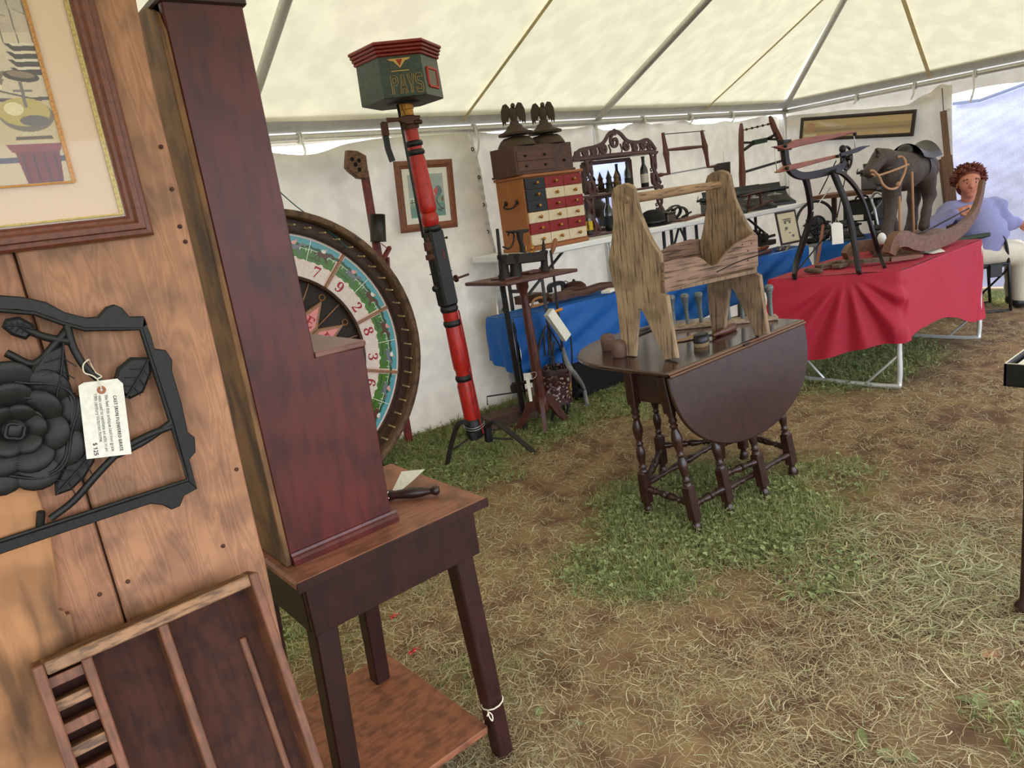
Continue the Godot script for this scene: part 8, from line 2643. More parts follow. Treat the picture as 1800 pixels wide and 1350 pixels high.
func end_tables() -> void:
	# blue cloth and low table along the end wall
	var lt := thing("folding_table", "low folding table hidden under the blue cloth by the end wall", "table", Vector3(7.0, 0, -3.2))
	var m := Mb.new()
	m.span(Vector3(6.72, 0.70, -3.58), Vector3(7.22, 0.735, -2.78), 0.005)
	putw("tabletop", m, M.white_plastic, lt)
	for q in [Vector2(6.76, -3.5), Vector2(6.76, -2.83), Vector2(7.18, -3.5), Vector2(7.18, -2.83)]:
		var l := Mb.new()
		l.rod(Vector3(q.x, 0, q.y), Vector3(q.x, 0.71, q.y), 0.016)
		putw("leg", l, M.steel, lt)
	blue_cloth("blue_cloth", "bright blue cloth on the low table by the end wall behind the scroll saw", Vector3(6.66, 0.742, -3.42), Vector3(6.66, 0.742, -2.74), Vector3(0.6, 0, 0), 0.42, false)
	# plank shelf above it
	var pk := thing("plank_shelf", "long brown plank on two wooden uprights carrying typewriters by the end wall", "shelf", Vector3(7.1, 0, -3.25))
	var pb := Mb.new()
	pb.span(Vector3(6.92, 1.135, -3.6), Vector3(7.32, 1.17, -2.76), 0.004)
	putw("plank", pb, mat(Color(0.42, 0.25, 0.16), 0.6, "grain", Vector3(6, 6, 1)), pk)
	for z in [-3.56, -2.80]:
		var l := Mb.new()
		l.span(Vector3(7.27, 0.0, z - 0.02), Vector3(7.31, 1.135, z + 0.02), 0.003)
		putw("upright", l, M.rust, pk)
	typewriter("black typewriter on the white table next to the bucksaw", Vector3(5.83, 1.132, -3.88), -0.55, 1.05)
	typewriter("wide black typewriter with pale keys on the white table behind the saw's neck", Vector3(6.27, 1.132, -3.84), -0.6, 1.05)
	typewriter("black typewriter on the white table between the saw's cast iron legs", Vector3(6.71, 1.132, -3.88), -0.6, 1.0)
	typewriter("black typewriter with raised pale keys on the plank shelf in front of the horse", Vector3(7.1, 1.172, -2.98), -0.8, 1.1)
	typewriter("black typewriter on the blue cloth under the black case", Vector3(6.8, 0.75, -3.2), -0.75, 0.8)
	typewriter("dark typewriter on the blue cloth behind the iron flywheel", Vector3(7.248, 0.752, -3.680), -0.5, 0.8)
	typewriter("black typewriter on the blue cloth behind the toy horse's legs", Vector3(6.84, 0.75, -2.9), -0.9, 0.5)
	var lr := Mb.new()
	lr.bar(Vector3(5.856, 1.146, -3.660), Vector3(6.273, 1.204, -3.660), Vector2(0.05, 0.012), Vector2(0.05, 0.012), 0.003, Vector3.BACK)
	lr.bar(Vector3(5.812, 1.286, -3.670), Vector3(6.151, 1.299, -3.670), Vector2(0.05, 0.012), Vector2(0.05, 0.012), 0.003, Vector3.BACK)
	lr.bar(Vector3(5.887, 1.178, -3.660), Vector3(5.942, 1.299, -3.670), Vector2(0.02, 0.02), Vector2(0.02, 0.02), 0.003)
	lr.bar(Vector3(6.104, 1.180, -3.660), Vector3(6.112, 1.293, -3.670), Vector2(0.02, 0.02), Vector2(0.02, 0.02), 0.003)
	one("wooden_reel_stand", "small reddish wooden reel stand before the first typewriter on the white table", "stand", lr, M.rust)
	# black case, folding trolley, flywheel, little framed print
	var cs := thing("typewriter_case", "black typewriter case with a handle standing on the blue cloth under the plank", "case", Vector3(7.03, 0.745, -3.13))
	var cb := Mb.new()
	cb.span(Vector3(6.96, 0.89, -3.32), Vector3(7.16, 1.09, -2.98), 0.015)
	putw("shell", cb, M.black, cs)
	var fo := Mb.new()
	for z in [-3.28, -3.02]:
		fo.span(Vector3(6.98, 0.745, z - 0.015), Vector3(7.14, 0.892, z + 0.015), 0.003)
	putw("stand_foot", fo, M.black, cs)
	var ch := Mb.new()
	ch.tube(curve([Vector3(6.975, 1.085, -3.2), Vector3(6.97, 1.118, -3.19), Vector3(6.97, 1.125, -3.14), Vector3(6.97, 1.118, -3.09), Vector3(6.975, 1.085, -3.08)], 4), 0.009, 7)
	putw("handle", ch, M.black, cs)
	var lb := Mb.new()
	lb.span(Vector3(6.952, 0.905, -3.27), Vector3(6.9565, 0.955, -3.12))
	putw("paper_label", lb, M.paper, cs)
	var tr := thing("folding_trolley", "folded aluminium trolley of bent tubes by the end wall behind the horse", "trolley", Vector3(6.900, 0.752, -2.957))
	var tm := Mb.new()
	for q in [[Vector3(6.900, 0.736, -2.947), Vector3(6.900, 0.988, -2.990), Vector3(6.900, 1.093, -3.020), Vector3(6.900, 1.150, -2.979), Vector3(6.900, 1.114, -2.919), Vector3(6.900, 1.021, -2.900)], [Vector3(6.920, 0.957, -3.025), Vector3(6.920, 1.043, -2.948), Vector3(6.920, 1.104, -2.888)], [Vector3(6.900, 1.006, -2.900), Vector3(6.900, 0.825, -2.871), Vector3(6.900, 0.721, -2.851)]]:
		tm.tube(curve(q, 4), 0.013, 8)
	putw("tube_frame", tm, M.steel, tr)
	var tf := Mb.new()
	tf.bar(Vector3(6.900, 0.731, -2.957), Vector3(6.900, 0.715, -2.841), Vector2(0.05, 0.03), Vector2(0.05, 0.03), 0.004)
	putw("foot_plate", tf, M.iron, tr)
	var fw := thing("iron_flywheel", "big thin iron flywheel with small gears on the blue cloth behind the saw legs", "flywheel", Vector3(6.765, 0.717, -3.500))
	var fc := Vector3(6.778, 0.929, -3.500)
	var fx := Vector3(0.85, 0, 0.5).normalized()
	var ring := []
	for k in 32:
		ring.append(fc + (fx * cos(TAU * k / 32.0) + Vector3.UP * sin(TAU * k / 32.0)) * 0.2)
	var fm := Mb.new()
	fm.tube(ring, 0.014, 8, true, [], fx.cross(Vector3.UP))
	putw("rim", fm, M.iron, fw)
	var r2 := []
	for k in 20:
		r2.append(fc + Vector3(0.0, -0.03, 0.02) + (fx * cos(TAU * k / 20.0) + Vector3.UP * sin(TAU * k / 20.0)) * 0.085)
	var f2 := Mb.new()
	f2.tube(r2, 0.012, 7, true, [], fx.cross(Vector3.UP))
	for k in 5:
		var a := TAU * k / 5.0 + 0.3
		f2.rod(fc + Vector3(0, -0.03, 0.02), fc + Vector3(0, -0.03, 0.02) + (fx * cos(a) + Vector3.UP * sin(a)) * 0.085, 0.008)
	f2.ball(fc + Vector3(0.06, -0.05, 0.03), Vector3(0.05, 0.035, 0.035), 10, 7)
	f2.rod(fc + Vector3(-0.1, -0.06, 0.0), fc + Vector3(0.14, -0.04, 0.02), 0.014)
	putw("gear_train", f2, M.black, fw)
	var fb := Mb.new()
	fb.span(Vector3(fc.x - 0.14, 0.755, fc.z - 0.05), Vector3(fc.x + 0.14, 0.79, fc.z + 0.07), 0.006)
	fb.bar(Vector3(fc.x, 0.78, fc.z), fc + Vector3(0, -0.03, 0.0), Vector2(0.05, 0.04), Vector2(0.03, 0.03), 0.004)
	putw("base", fb, M.black, fw)
	var sp := Paint.new(120, 210, Color(0.78, 0.72, 0.58))
	for q in [[60, 46, 34, 5], [60, 58, 30, 4], [44, 70, 8, 9], [76, 70, 8, 9], [46, 108, 11, 9], [64, 146, 7, 5], [82, 170, 9, 10], [40, 120, 12, 3]]:
		sp.oval(q[0], q[1], q[2], q[3], Color(0.25, 0.23, 0.2))
	sp.speckle(0.08, 3)
	var c0 := Vector3(6.183, 1.081, -3.620)
	var c1 := Vector3(6.477, 1.080, -3.620)
	var c2 := Vector3(6.412, 0.796, -3.550)
	picture_frame("framed_sampler", "small dark framed cream print with tiny figures leaning behind the iron vise", Vector3(c1.x - 0.14, (c1.y + c2.y) / 2.0, -3.54), Vector3(1, 0, 0.2), Vector3(0.12, 1, -0.18), 0.27, 0.31, 0.02, 0.016, mat(Color(0.17, 0.09, 0.06), 0.5), sp.material(), 0.0)
	# panoramic picture on the end wall
	var pn := Paint.new(512, 96, Color(0.72, 0.60, 0.38))
	pn.poly([Vector2(0, 40), Vector2(512, 34), Vector2(512, 62), Vector2(0, 66)], Color(0.63, 0.52, 0.32))
	pn.poly([Vector2(0, 66), Vector2(512, 62), Vector2(512, 80), Vector2(0, 82)], Color(0.67, 0.56, 0.35))
	pn.oval(38, 38, 24, 26, Color(0.68, 0.50, 0.30))
	for k in 90:
		var x := 60.0 + k * 5.0
		pn.line(Vector2(x, 50 + (k * 7) % 9), Vector2(x + 1.5, 68), 2.4, Color(0.42, 0.35, 0.22))
	pn.poly([Vector2(8, 76), Vector2(70, 76), Vector2(70, 90), Vector2(8, 90)], Color(0.80, 0.74, 0.6))
	pn.speckle(0.07, 8)
	picture_frame("panoramic_picture", "long dark framed sepia panoramic picture hung on the end wall", Vector3(7.745, 1.786, -3.55), Vector3(0, -0.105, 1), Vector3(0.05, 1, 0.105), 1.17, 0.245, 0.035, 0.025, mat(Color(0.15, 0.085, 0.06), 0.4), pn.material(0.6), 0.0)
	# planks leaning in the corner of the wall's free edge
	for q in [[Vector3(7.700, 1.788, -2.710), Vector3(7.620, 1.009, -2.605), 0.055, "tall narrow brown board leaning against the free edge of the end wall"], [Vector3(7.580, 1.358, -2.682), Vector3(7.520, 1.020, -2.619), 0.05, "shorter brown board leaning beside the tall one at the end wall"], [Vector3(7.500, 1.383, -2.607), Vector3(7.440, 1.021, -2.548), 0.09, "broad pale brown board leaning in front of the tall narrow one"]]:
		var d: Vector3 = q[1] - q[0]
		var foot: Vector3 = q[1] + d * (q[1].y / -d.y)
		var b := Mb.new()
		b.bar(foot, q[0], Vector2(q[2], 0.022), Vector2(q[2], 0.022), 0.003, Vector3(0.3, 0, 1))
		one("leaning_board", q[3], "board", b, mat(Color(0.42, 0.29, 0.2), 0.6, "grain", Vector3(6, 1, 6), 0.0, 0.03))
	toy_horse()
	edge_things()


func toy_horse() -> void:
	var z := -2.35
	var t := thing("toy_horse", "dark worn wooden toy horse with saddle and rope bridle standing on a plank", "toy horse", Vector3(5.95, 0.775, z))
	var bn := []
	var add := func(a: Vector3, b: Vector3, ra: float, rb: float) -> void: bn.append([a, b, ra, rb])
	add.call(Vector3(5.912, 1.352, -2.350), Vector3(6.274, 1.326, -2.350), 0.125, 0.115)
	add.call(Vector3(5.810, 1.347, -2.350), Vector3(5.932, 1.296, -2.350), 0.115, 0.11)
	add.call(Vector3(5.851, 1.394, -2.350), Vector3(5.569, 1.453, -2.350), 0.085, 0.065)
	add.call(Vector3(5.597, 1.436, -2.350), Vector3(5.731, 1.280, -2.350), 0.07, 0.06)
	add.call(Vector3(5.513, 1.465, -2.350), Vector3(5.338, 1.371, -2.350), 0.058, 0.042)
	add.call(Vector3(5.416, 1.498, -2.320), Vector3(5.366, 1.523, -2.310), 0.018, 0.01)
	add.call(Vector3(5.556, 1.498, -2.380), Vector3(5.552, 1.524, -2.390), 0.018, 0.01)
	add.call(Vector3(5.565, 1.299, -2.290), Vector3(5.583, 1.148, -2.290), 0.07, 0.048)
	add.call(Vector3(5.583, 1.148, -2.290), Vector3(5.485, 0.943, -2.290), 0.045, 0.034)
	add.call(Vector3(5.485, 0.943, -2.290), Vector3(5.446, 0.875, -2.290), 0.036, 0.046)
	add.call(Vector3(5.817, 1.279, -2.410), Vector3(5.818, 1.060, -2.420), 0.06, 0.04)
	add.call(Vector3(5.818, 1.060, -2.420), Vector3(5.981, 0.848, -2.420), 0.036, 0.036)
	add.call(Vector3(6.147, 1.281, -2.290), Vector3(6.249, 1.125, -2.290), 0.08, 0.045)
	add.call(Vector3(6.249, 1.125, -2.290), Vector3(6.185, 1.000, -2.290), 0.042, 0.03)
	add.call(Vector3(6.185, 1.000, -2.290), Vector3(6.142, 0.891, -2.290), 0.03, 0.042)
	add.call(Vector3(6.333, 1.262, -2.410), Vector3(6.283, 1.099, -2.420), 0.075, 0.045)
	add.call(Vector3(6.283, 1.099, -2.420), Vector3(6.262, 0.948, -2.420), 0.042, 0.034)
	add.call(Vector3(6.262, 0.948, -2.420), Vector3(6.185, 0.849, -2.420), 0.034, 0.04)
	var m := Mb.new()
	bones_mesh(bn, 0.013, 0.035, m)
	putw("body", m, mat(Color(0.27, 0.225, 0.2), 0.7, "rust", Vector3.ONE * 4.0, 0.0, 0.05), t)
	var tail := Mb.new()
	tail.tube(curve([Vector3(6.408, 1.373, -2.350), Vector3(6.490, 1.296, -2.350), Vector3(6.493, 1.162, -2.350), Vector3(6.449, 1.053, -2.350)], 4), 0.02, 8, false, [0.6, 0.9, 1.0, 1.1, 1.1, 1.1, 1.0, 1.0, 0.9, 0.8, 0.7, 0.5, 0.3])
	putw("tail", tail, mat(Color(0.13, 0.1, 0.085), 0.8), t)
	var sd := Mb.new()
	var leather := mat(Color(0.12, 0.105, 0.095), 0.45, "rust", Vector3.ONE * 6.0)
	sd.sheet(func(u: float, v: float) -> Vector3:
		var a := lerpf(-1.15, 1.15, v)
		var c: Vector3 = (Vector3(5.953, 1.349, -2.350)).lerp(Vector3(6.296, 1.328, -2.350), u)
		var up := 0.145 + 0.04 * pow(absf(u * 2.0 - 1.0), 2.0) + 0.03 * u
		return c + Vector3(0, cos(a) * up, sin(a) * 0.145), 14, 14)
	sd.ball(Vector3(5.942, 1.479, -2.350), Vector3(0.045, 0.05, 0.06), 12, 8)
	sd.ball(Vector3(6.293, 1.488, -2.350), Vector3(0.075, 0.022, 0.075), 12, 8, Basis(Vector3.BACK, 0.25))
	sd.ball(Vector3(6.120, 1.473, -2.350), Vector3(0.09, 0.025, 0.07), 12, 8, Basis(Vector3.BACK, 0.1))
	putw("saddle", sd, two_sided(leather), t)
	var gi := Mb.new()
	var gr := []
	var gc := Vector3(6.100, 1.339, -2.350)
	for k in 20:
		gr.append(gc + Vector3(0.01 * sin(k * 0.6), cos(TAU * k / 20.0) * 0.128, sin(TAU * k / 20.0) * 0.128))
	gi.sweep(gr, [Vector2(-0.004, -0.015), Vector2(0.004, -0.015), Vector2(0.004, 0.015), Vector2(-0.004, 0.015)], Vector3.RIGHT, true)
	putw("girth", gi, leather, t)
	var rp := Mb.new()
	rp.tube(curve([Vector3(5.197, 1.385, -2.280), Vector3(5.226, 1.378, -2.270), Vector3(5.267, 1.330, -2.250), Vector3(5.273, 1.282, -2.230), Vector3(5.300, 1.246, -2.200), Vector3(5.420, 1.242, -2.200), Vector3(5.496, 1.283, -2.200), Vector3(5.563, 1.348, -2.200), Vector3(5.598, 1.406, -2.210), Vector3(5.641, 1.443, -2.250), Vector3(5.604, 1.448, -2.270)], 5), 0.0085, 7)
	rp.tube(curve([Vector3(5.214, 1.361, -2.280), Vector3(5.282, 1.346, -2.260), Vector3(5.412, 1.367, -2.200), Vector3(5.621, 1.387, -2.200)], 5), 0.0075, 7)
	rp.ball(Vector3(5.436, 1.264, -2.195), Vector3(0.018, 0.018, 0.018), 8, 6)
	putw("rope_bridle", rp, mat(Color(0.66, 0.50, 0.38), 0.8), t)
	var ey := Mb.new()
	ey.ball(Vector3(5.325, 1.476, -2.285), Vector3(0.012, 0.014, 0.008), 8, 6)
	putw("eye", ey, M.black, t)
	var ba := Mb.new()
	ba.span(Vector3(5.48, 0.815, -2.46), Vector3(6.42, 0.842, -2.25), 0.005)
	for x in [5.6, 6.3]:
		ba.span(Vector3(x - 0.03, 0.776, -2.46), Vector3(x + 0.03, 0.815, -2.25), 0.004)
	putw("base_plank", ba, mat(Color(0.48, 0.36, 0.25), 0.6, "grain", Vector3(1, 6, 6), 0.0, 0.04), t)
	for q in [[Vector3(5.577, 1.334, -2.160), Vector3(5.724, 0.895, -2.200), "thin pale wooden rod standing in front of the toy horse's belly"], [Vector3(5.467, 1.179, -2.200), Vector3(5.525, 0.934, -2.220), "short pale wooden rod standing between the toy horse's front legs"]]:
		var r := Mb.new()
		r.rod(Vector3(q[1].x, 0.78, q[1].z), q[0], 0.009)
		one("wooden_rod", q[2], "rod", r, mat(Color(0.62, 0.45, 0.32), 0.6))
	var ct := Mb.new()
	ct.ball(Vector3(5.295, 0.905, -2.250), Vector3(0.03, 0.045, 0.03), 12, 8)
	one("white_pot", "small white rounded pot beside the toy horse's front hoof", "pot", ct, M.white_plastic)


func edge_things() -> void:
	# at the picture's right edge: a black open box on a stand, and the leg of another table
	var t := thing("side_stand", "stand at the right edge holding the black open box", "stand", Vector3(3.8, 0, -0.6))
	var m := Mb.new()
	m.span(Vector3(3.46, 0.455, -0.86), Vector3(4.2, 0.478, -0.3), 0.004)
	putw("tabletop", m, M.rust, t)
	for q in [Vector2(3.9, -0.8), Vector2(4.15, -0.8), Vector2(3.9, -0.36), Vector2(4.15, -0.36)]:
		var l := Mb.new()
		l.bar(Vector3(q.x, 0, q.y), Vector3(q.x, 0.456, q.y), Vector2(0.04, 0.04), Vector2(0.04, 0.04), 0.003)
		putw("leg", l, M.rust, t)
	var b := thing("black_box", "black open box lined with white at the right edge of the picture", "box", Vector3(3.6, 0.480, -0.7))
	var w := Mb.new()
	w.span(Vector3(3.375, 0.480, -0.945), Vector3(3.95, 0.486, -0.5), 0.002)
	for q in [[Vector3(3.375, 0.480, -0.945), Vector3(3.387, 0.578, -0.5)], [Vector3(3.938, 0.480, -0.945), Vector3(3.95, 0.578, -0.5)], [Vector3(3.375, 0.480, -0.945), Vector3(3.95, 0.578, -0.933)], [Vector3(3.375, 0.480, -0.512), Vector3(3.95, 0.578, -0.5)]]:
		w.span(q[0], q[1], 0.002)
	putw("walls", w, M.black, b)
	var ed := Mb.new()
	ed.bar(Vector3(3.379, 0.579, -0.94), Vector3(3.379, 0.579, -0.5), Vector2(0.004, 0.003), Vector2(0.004, 0.003))
	ed.bar(Vector3(3.379, 0.579, -0.942), Vector3(3.95, 0.579, -0.942), Vector2(0.004, 0.003), Vector2(0.004, 0.003))
	putw("pale_edge", ed, M.string, b)
	var li := Mb.new()
	li.span(Vector3(3.41, 0.550, -0.92), Vector3(3.92, 0.560, -0.53), 0.002)
	putw("white_lining", li, M.paper, b)
	var s := thing("turned_leg_table", "brown table whose turned leg shows at the right edge of the picture", "table", Vector3(2.6, 0, -0.5))
	var lg := mat(Color(0.20, 0.10, 0.07), 0.4, "grain", Vector3(5, 1, 5))
	for q in [Vector2(2.445, -0.6), Vector2(2.9, -0.6), Vector2(2.445, -0.3), Vector2(2.9, -0.3)]:
		var l := Mb.new()
		l.turn(Vector3(q.x, 0, q.y), Vector3(q.x + 0.025, 0.62, q.y - 0.01), [Vector2(0, 0), Vector2(0.02, 0.0), Vector2(0.03, 0.02), Vector2(0.033, 0.05), Vector2(0.024, 0.075), Vector2(0.018, 0.09), Vector2(0.018, 0.6), Vector2(0.022, 1.0)], 14)
		putw("leg", l, lg, s)
	var st := Mb.new()
	st.span(Vector3(2.49, 0.62, -0.62), Vector3(2.95, 0.645, -0.25), 0.004)
	putw("tabletop", st, lg, s)



# ---------------------------------------------------------------- the seated woman and her chair
func hand(wrist: Vector3, along: Vector3, palm: Vector3, side: float, curl: float) -> Array:
	# bones of a hand: palm, four fingers, a thumb; palm = the way the palm faces
	var a := along.normalized()
	var p := (palm - a * palm.dot(a)).normalized()
	var s := a.cross(p) * side
	var b := [[wrist, wrist + a * 0.03, 0.024, 0.027]]
	for k in 4:
		var o := (k - 1.5) * 0.018
		b.append([wrist + a * 0.025 + s * o * 0.7, wrist + a * 0.078 + s * o, 0.014, 0.0115])
		var l: float = [0.034, 0.042, 0.04, 0.03][k]
		var q := wrist + a * 0.082 + s * o
		var d := a
		for j in 3:
			d = (d * cos(curl) + p * sin(curl)).normalized()
			var e: Vector3 = q + d * l * [1.0, 0.7, 0.55][j]
			b.append([q, e, 0.0095 - 0.0008 * j, 0.0088 - 0.0008 * j])
			q = e
			d = d.normalized()
	var t0 := wrist + a * 0.02 + s * -0.026
	var t1 := t0 + a * 0.03 - s * 0.02 + p * 0.014
	b.append([t0, t1, 0.014, 0.011])
	b.append([t1, t1 + a * 0.03 - s * 0.002 + p * 0.012, 0.0105, 0.009])
	return b


func seated_person() -> void:
	var head := Vector3(7.0, 1.145, -2.26)
	var t := thing("person", "seated person with curly auburn hair, lavender sweater and pale trousers behind the curved runner", "person", Vector3(7.15, 0, -2.15))
	var skin := mat(Color(0.74, 0.47, 0.38), 0.55)
	skin.subsurf_scatter_enabled = true
	skin.subsurf_scatter_strength = 0.1
	var J := {"neck": Vector3(7.07, 0.985, -2.25), "chest": Vector3(7.09, 0.85, -2.24), "belly": Vector3(7.11, 0.69, -2.19), "sr": Vector3(6.93, 0.935, -2.37), "sl": Vector3(7.24, 0.91, -2.13), "er": Vector3(6.74, 0.81, -2.46), "hr": Vector3(6.80, 0.93, -2.27), "el": Vector3(7.36, 0.745, -2.08), "hl": Vector3(7.41, 0.75, -2.0), "pr": Vector3(7.0, 0.57, -2.23), "pl": Vector3(7.18, 0.55, -2.15), "kr": Vector3(7.27, 0.49, -1.95), "fr": Vector3(7.40, 0.09, -1.97), "kl": Vector3(7.45, 0.5, -2.03), "fl": Vector3(7.55, 0.09, -2.06)}
	var body := Mb.new()
	var bs := [[J.chest, J.belly, 0.145, 0.165], [J.neck + Vector3(0.01, -0.06, 0), J.chest, 0.1, 0.145], [J.sr, J.sl, 0.066, 0.066], [J.belly, (J.pr + J.pl) / 2.0, 0.165, 0.14], [J.pr, J.pl, 0.115, 0.115], [J.sr, J.er, 0.062, 0.05], [J.er, J.hr, 0.047, 0.028], [J.sl, J.el, 0.062, 0.05], [J.el, J.hl, 0.047, 0.028], [J.pr, J.kr, 0.1, 0.072], [J.kr, J.fr, 0.066, 0.042], [J.pl, J.kl, 0.1, 0.072], [J.kl, J.fl, 0.066, 0.042], [J.neck + Vector3(0, -0.04, 0), head + Vector3(0.01, -0.06, 0), 0.055, 0.052], [J.fr, J.fr + Vector3(0.09, -0.05, 0.08), 0.04, 0.03], [J.fl, J.fl + Vector3(0.1, -0.05, 0.06), 0.04, 0.03]]
	bones_mesh(bs, 0.014, 0.04, body)
	# head and hands on finer grids, added to the same surface
	var F := Vector3(-0.86, -0.06, 0.5).normalized()
	var S := F.cross(Vector3.UP).normalized()
	var U := S.cross(F).normalized()
	var H := func(f: float, s: float, u: float) -> Vector3: return head + F * f + S * s + U * u
	bones_mesh([[H.call(-0.02, 0, 0.03), H.call(0.01, 0, 0.025), 0.086, 0.08], [H.call(0.035, 0, 0.0), H.call(0.05, 0, -0.085), 0.062, 0.036], [H.call(0.04, -0.03, -0.02), H.call(0.045, 0.03, -0.02), 0.045, 0.045], [H.call(0.085, 0, 0.018), H.call(0.105, 0, -0.022), 0.009, 0.014], [H.call(0.078, -0.04, 0.035), H.call(0.078, 0.04, 0.035), 0.012, 0.012], [H.call(0.072, -0.014, -0.055), H.call(0.072, 0.014, -0.055), 0.014, 0.014], [H.call(-0.005, 0.078, 0.0), H.call(-0.01, 0.084, -0.025), 0.014, 0.01], [H.call(-0.005, -0.078, 0.0), H.call(-0.01, -0.084, -0.025), 0.014, 0.01], [H.call(0.0, 0, -0.05), H.call(0.0, 0, -0.13), 0.055, 0.052]], 0.006, 0.02, body)
	bones_mesh(hand(J.hr, Vector3(0.25, 0.15, 0.75), Vector3(0.6, -0.5, -0.3), 1.0, 0.5), 0.005, 0.008, body)
	bones_mesh(hand(J.hl, Vector3(0.3, -0.35, 0.6), Vector3(-0.5, -0.8, 0.0), -1.0, 0.35), 0.005, 0.008, body)
	putw("body", body, skin, t)
	var sw := Mb.new()
	var g := 0.014
	bones_mesh([[J.chest, J.belly, 0.145 + g, 0.175 + g], [J.neck + Vector3(0.005, -0.05, 0), J.chest, 0.085 + g, 0.145 + g], [J.sr, J.sl, 0.066 + g, 0.066 + g], [J.belly, (J.pr + J.pl) / 2.0 + Vector3(0, 0.05, 0), 0.175 + g, 0.145 + g], [J.sr, J.er, 0.064 + g, 0.052 + g], [J.er, J.er.lerp(J.hr, 0.86), 0.05 + g, 0.034 + g], [J.sl, J.el, 0.064 + g, 0.052 + g], [J.el, J.el.lerp(J.hl, 0.8), 0.05 + g, 0.034 + g]], 0.012, 0.035, sw)
	# soft creases in the knit
	for i in sw.v.size():
		var q := sw.v[i]
		sw.v[i] += sw.n[i] * (0.005 * sin(q.y * 70.0 + q.x * 26.0 + 2.0 * sin(q.z * 22.0)) + 0.003 * sin(q.y * 31.0 - q.z * 60.0))
	var swm := mat(Color(0.52, 0.52, 0.68), 0.85, "cloth", Vector3.ONE * 8.0)
	swm.rim_enabled = true
	swm.rim = 0.3
	putw("sweater", sw, swm, t)
	var tr := Mb.new()
	bones_mesh([[J.pr, J.pl, 0.12 + g, 0.12 + g], [J.pr, J.kr, 0.105 + g, 0.076 + g], [J.kr, J.fr + Vector3(0, 0.03, 0), 0.07 + g, 0.055 + g], [J.pl, J.kl, 0.105 + g, 0.076 + g], [J.kl, J.fl + Vector3(0, 0.03, 0), 0.07 + g, 0.055 + g]], 0.012, 0.03, tr)
	for i in tr.v.size():
		var q := tr.v[i]
		tr.v[i] += tr.n[i] * 0.004 * sin(q.y * 60.0 + q.x * 50.0 + sin(q.z * 30.0))
	putw("trousers", tr, mat(Color(0.78, 0.74, 0.66), 0.85, "cloth", Vector3.ONE * 8.0), t)
	var sh := Mb.new()
	for f in [[J.fr, Vector3(0.12, 0, 0.09)], [J.fl, Vector3(0.13, 0, 0.07)]]:
		bones_mesh([[f[0] + Vector3(-0.01, -0.035, -0.01), f[0] + f[1] + Vector3(0, -0.052, 0), 0.05, 0.036], [f[0], f[0] + Vector3(0, -0.04, 0), 0.05, 0.05]], 0.012, 0.02, sh)
	putw("shoes", sh, M.black, t)
	# face
	for s in [-1.0, 1.0]:
		var ey := Mb.new()
		ey.ball(H.call(0.0815, 0.033 * s, 0.012), Vector3.ONE * 0.0115, 10, 7)
		var e := putw("eye", ey, mat(Color(0.80, 0.77, 0.74), 0.3), t)
		var ir := Mb.new()
		ir.ball(H.call(0.0895, 0.033 * s, 0.0115), Vector3.ONE * 0.0065, 8, 6)
		putw("iris", ir, mat(Color(0.09, 0.06, 0.045), 0.25), e)
		var br := Mb.new()
		br.tube([H.call(0.086, 0.012 * s, 0.033), H.call(0.09, 0.032 * s, 0.04), H.call(0.078, 0.056 * s, 0.033)], 0.0065, 6)
		putw("eyebrow", br, mat(Color(0.22, 0.11, 0.07), 0.8), t)
	var mo := Mb.new()
	mo.tube(curve([H.call(0.078, -0.024, -0.057), H.call(0.089, 0, -0.054), H.call(0.078, 0.024, -0.057)], 4), 0.0055, 6)
	putw("mouth", mo, mat(Color(0.55, 0.24, 0.22), 0.5), t)
	var hr := Mb.new()
	var r := RandomNumberGenerator.new()
	r.seed = 11
	for k in 300:
		var a := r.randf() * TAU
		var b := r.randf_range(-0.45, 1.0)
		var d := Vector3(cos(a) * sqrt(1.0 - b * b), b, sin(a) * sqrt(1.0 - b * b))
		if d.dot(F) > 0.35 and b < 0.55:
			continue
		var c: Vector3 = H.call(-0.02, 0, 0.035) + Vector3(d.x * 0.1, d.y * 0.098, d.z * 0.1)
		var pts := []
		for j in 6:
			pts.append(c + d * 0.006 * j + Vector3(sin(j * 1.5 + k), cos(j * 1.3 + k * 2.0), sin(j * 1.7 + k * 3.0)) * 0.012)
		hr.tube(pts, 0.011, 5, false, [1.0, 1.1, 1.0, 0.9, 0.7, 0.35], Vector3(0.3, 1, 0.2))
	bones_mesh([[H.call(-0.035, 0, 0.035), H.call(-0.02, 0, 0.05), 0.1, 0.092], [H.call(-0.05, 0, -0.03), H.call(-0.04, 0, 0.0), 0.085, 0.09]], 0.01, 0.02, hr)
	putw("hair", hr, mat(Color(0.42, 0.19, 0.12), 0.65), t)
	# camp chair
	var c := thing("camp_chair", "green and black folding camp chair holding the seated person", "chair", Vector3(7.1, 0, -2.2))
	var fr := Mb.new()
	var D := Vector3(0.25, 0, 0.18)
	for o in [Vector3.ZERO, Vector3(0.34, 0, -0.26)]:
		var pts = curve([Vector3(6.72, 0.685, -2.31), Vector3(6.97, 0.70, -2.08), Vector3(7.04, 0.69, -2.03), Vector3(7.08, 0.62, -2.0), Vector3(7.12, 0.45, -1.985)], 5)
		fr.tube(pts.map(func(p): return p + o), 0.013, 8)
		fr.rod(Vector3(7.12, 0.46, -1.985) + o, Vector3(7.22, 0.012, -1.985) + o, 0.013)
		fr.rod(Vector3(6.78, 0.44, -2.32) + o, Vector3(6.86, 0.012, -2.36) + o, 0.013)
		fr.rod(Vector3(6.8, 0.44, -2.3) + o, Vector3(7.13, 0.44, -1.98) + o, 0.012)
		fr.rod(Vector3(6.72, 0.685, -2.31) + o, Vector3(6.76, 0.44, -2.34) + o, 0.012)
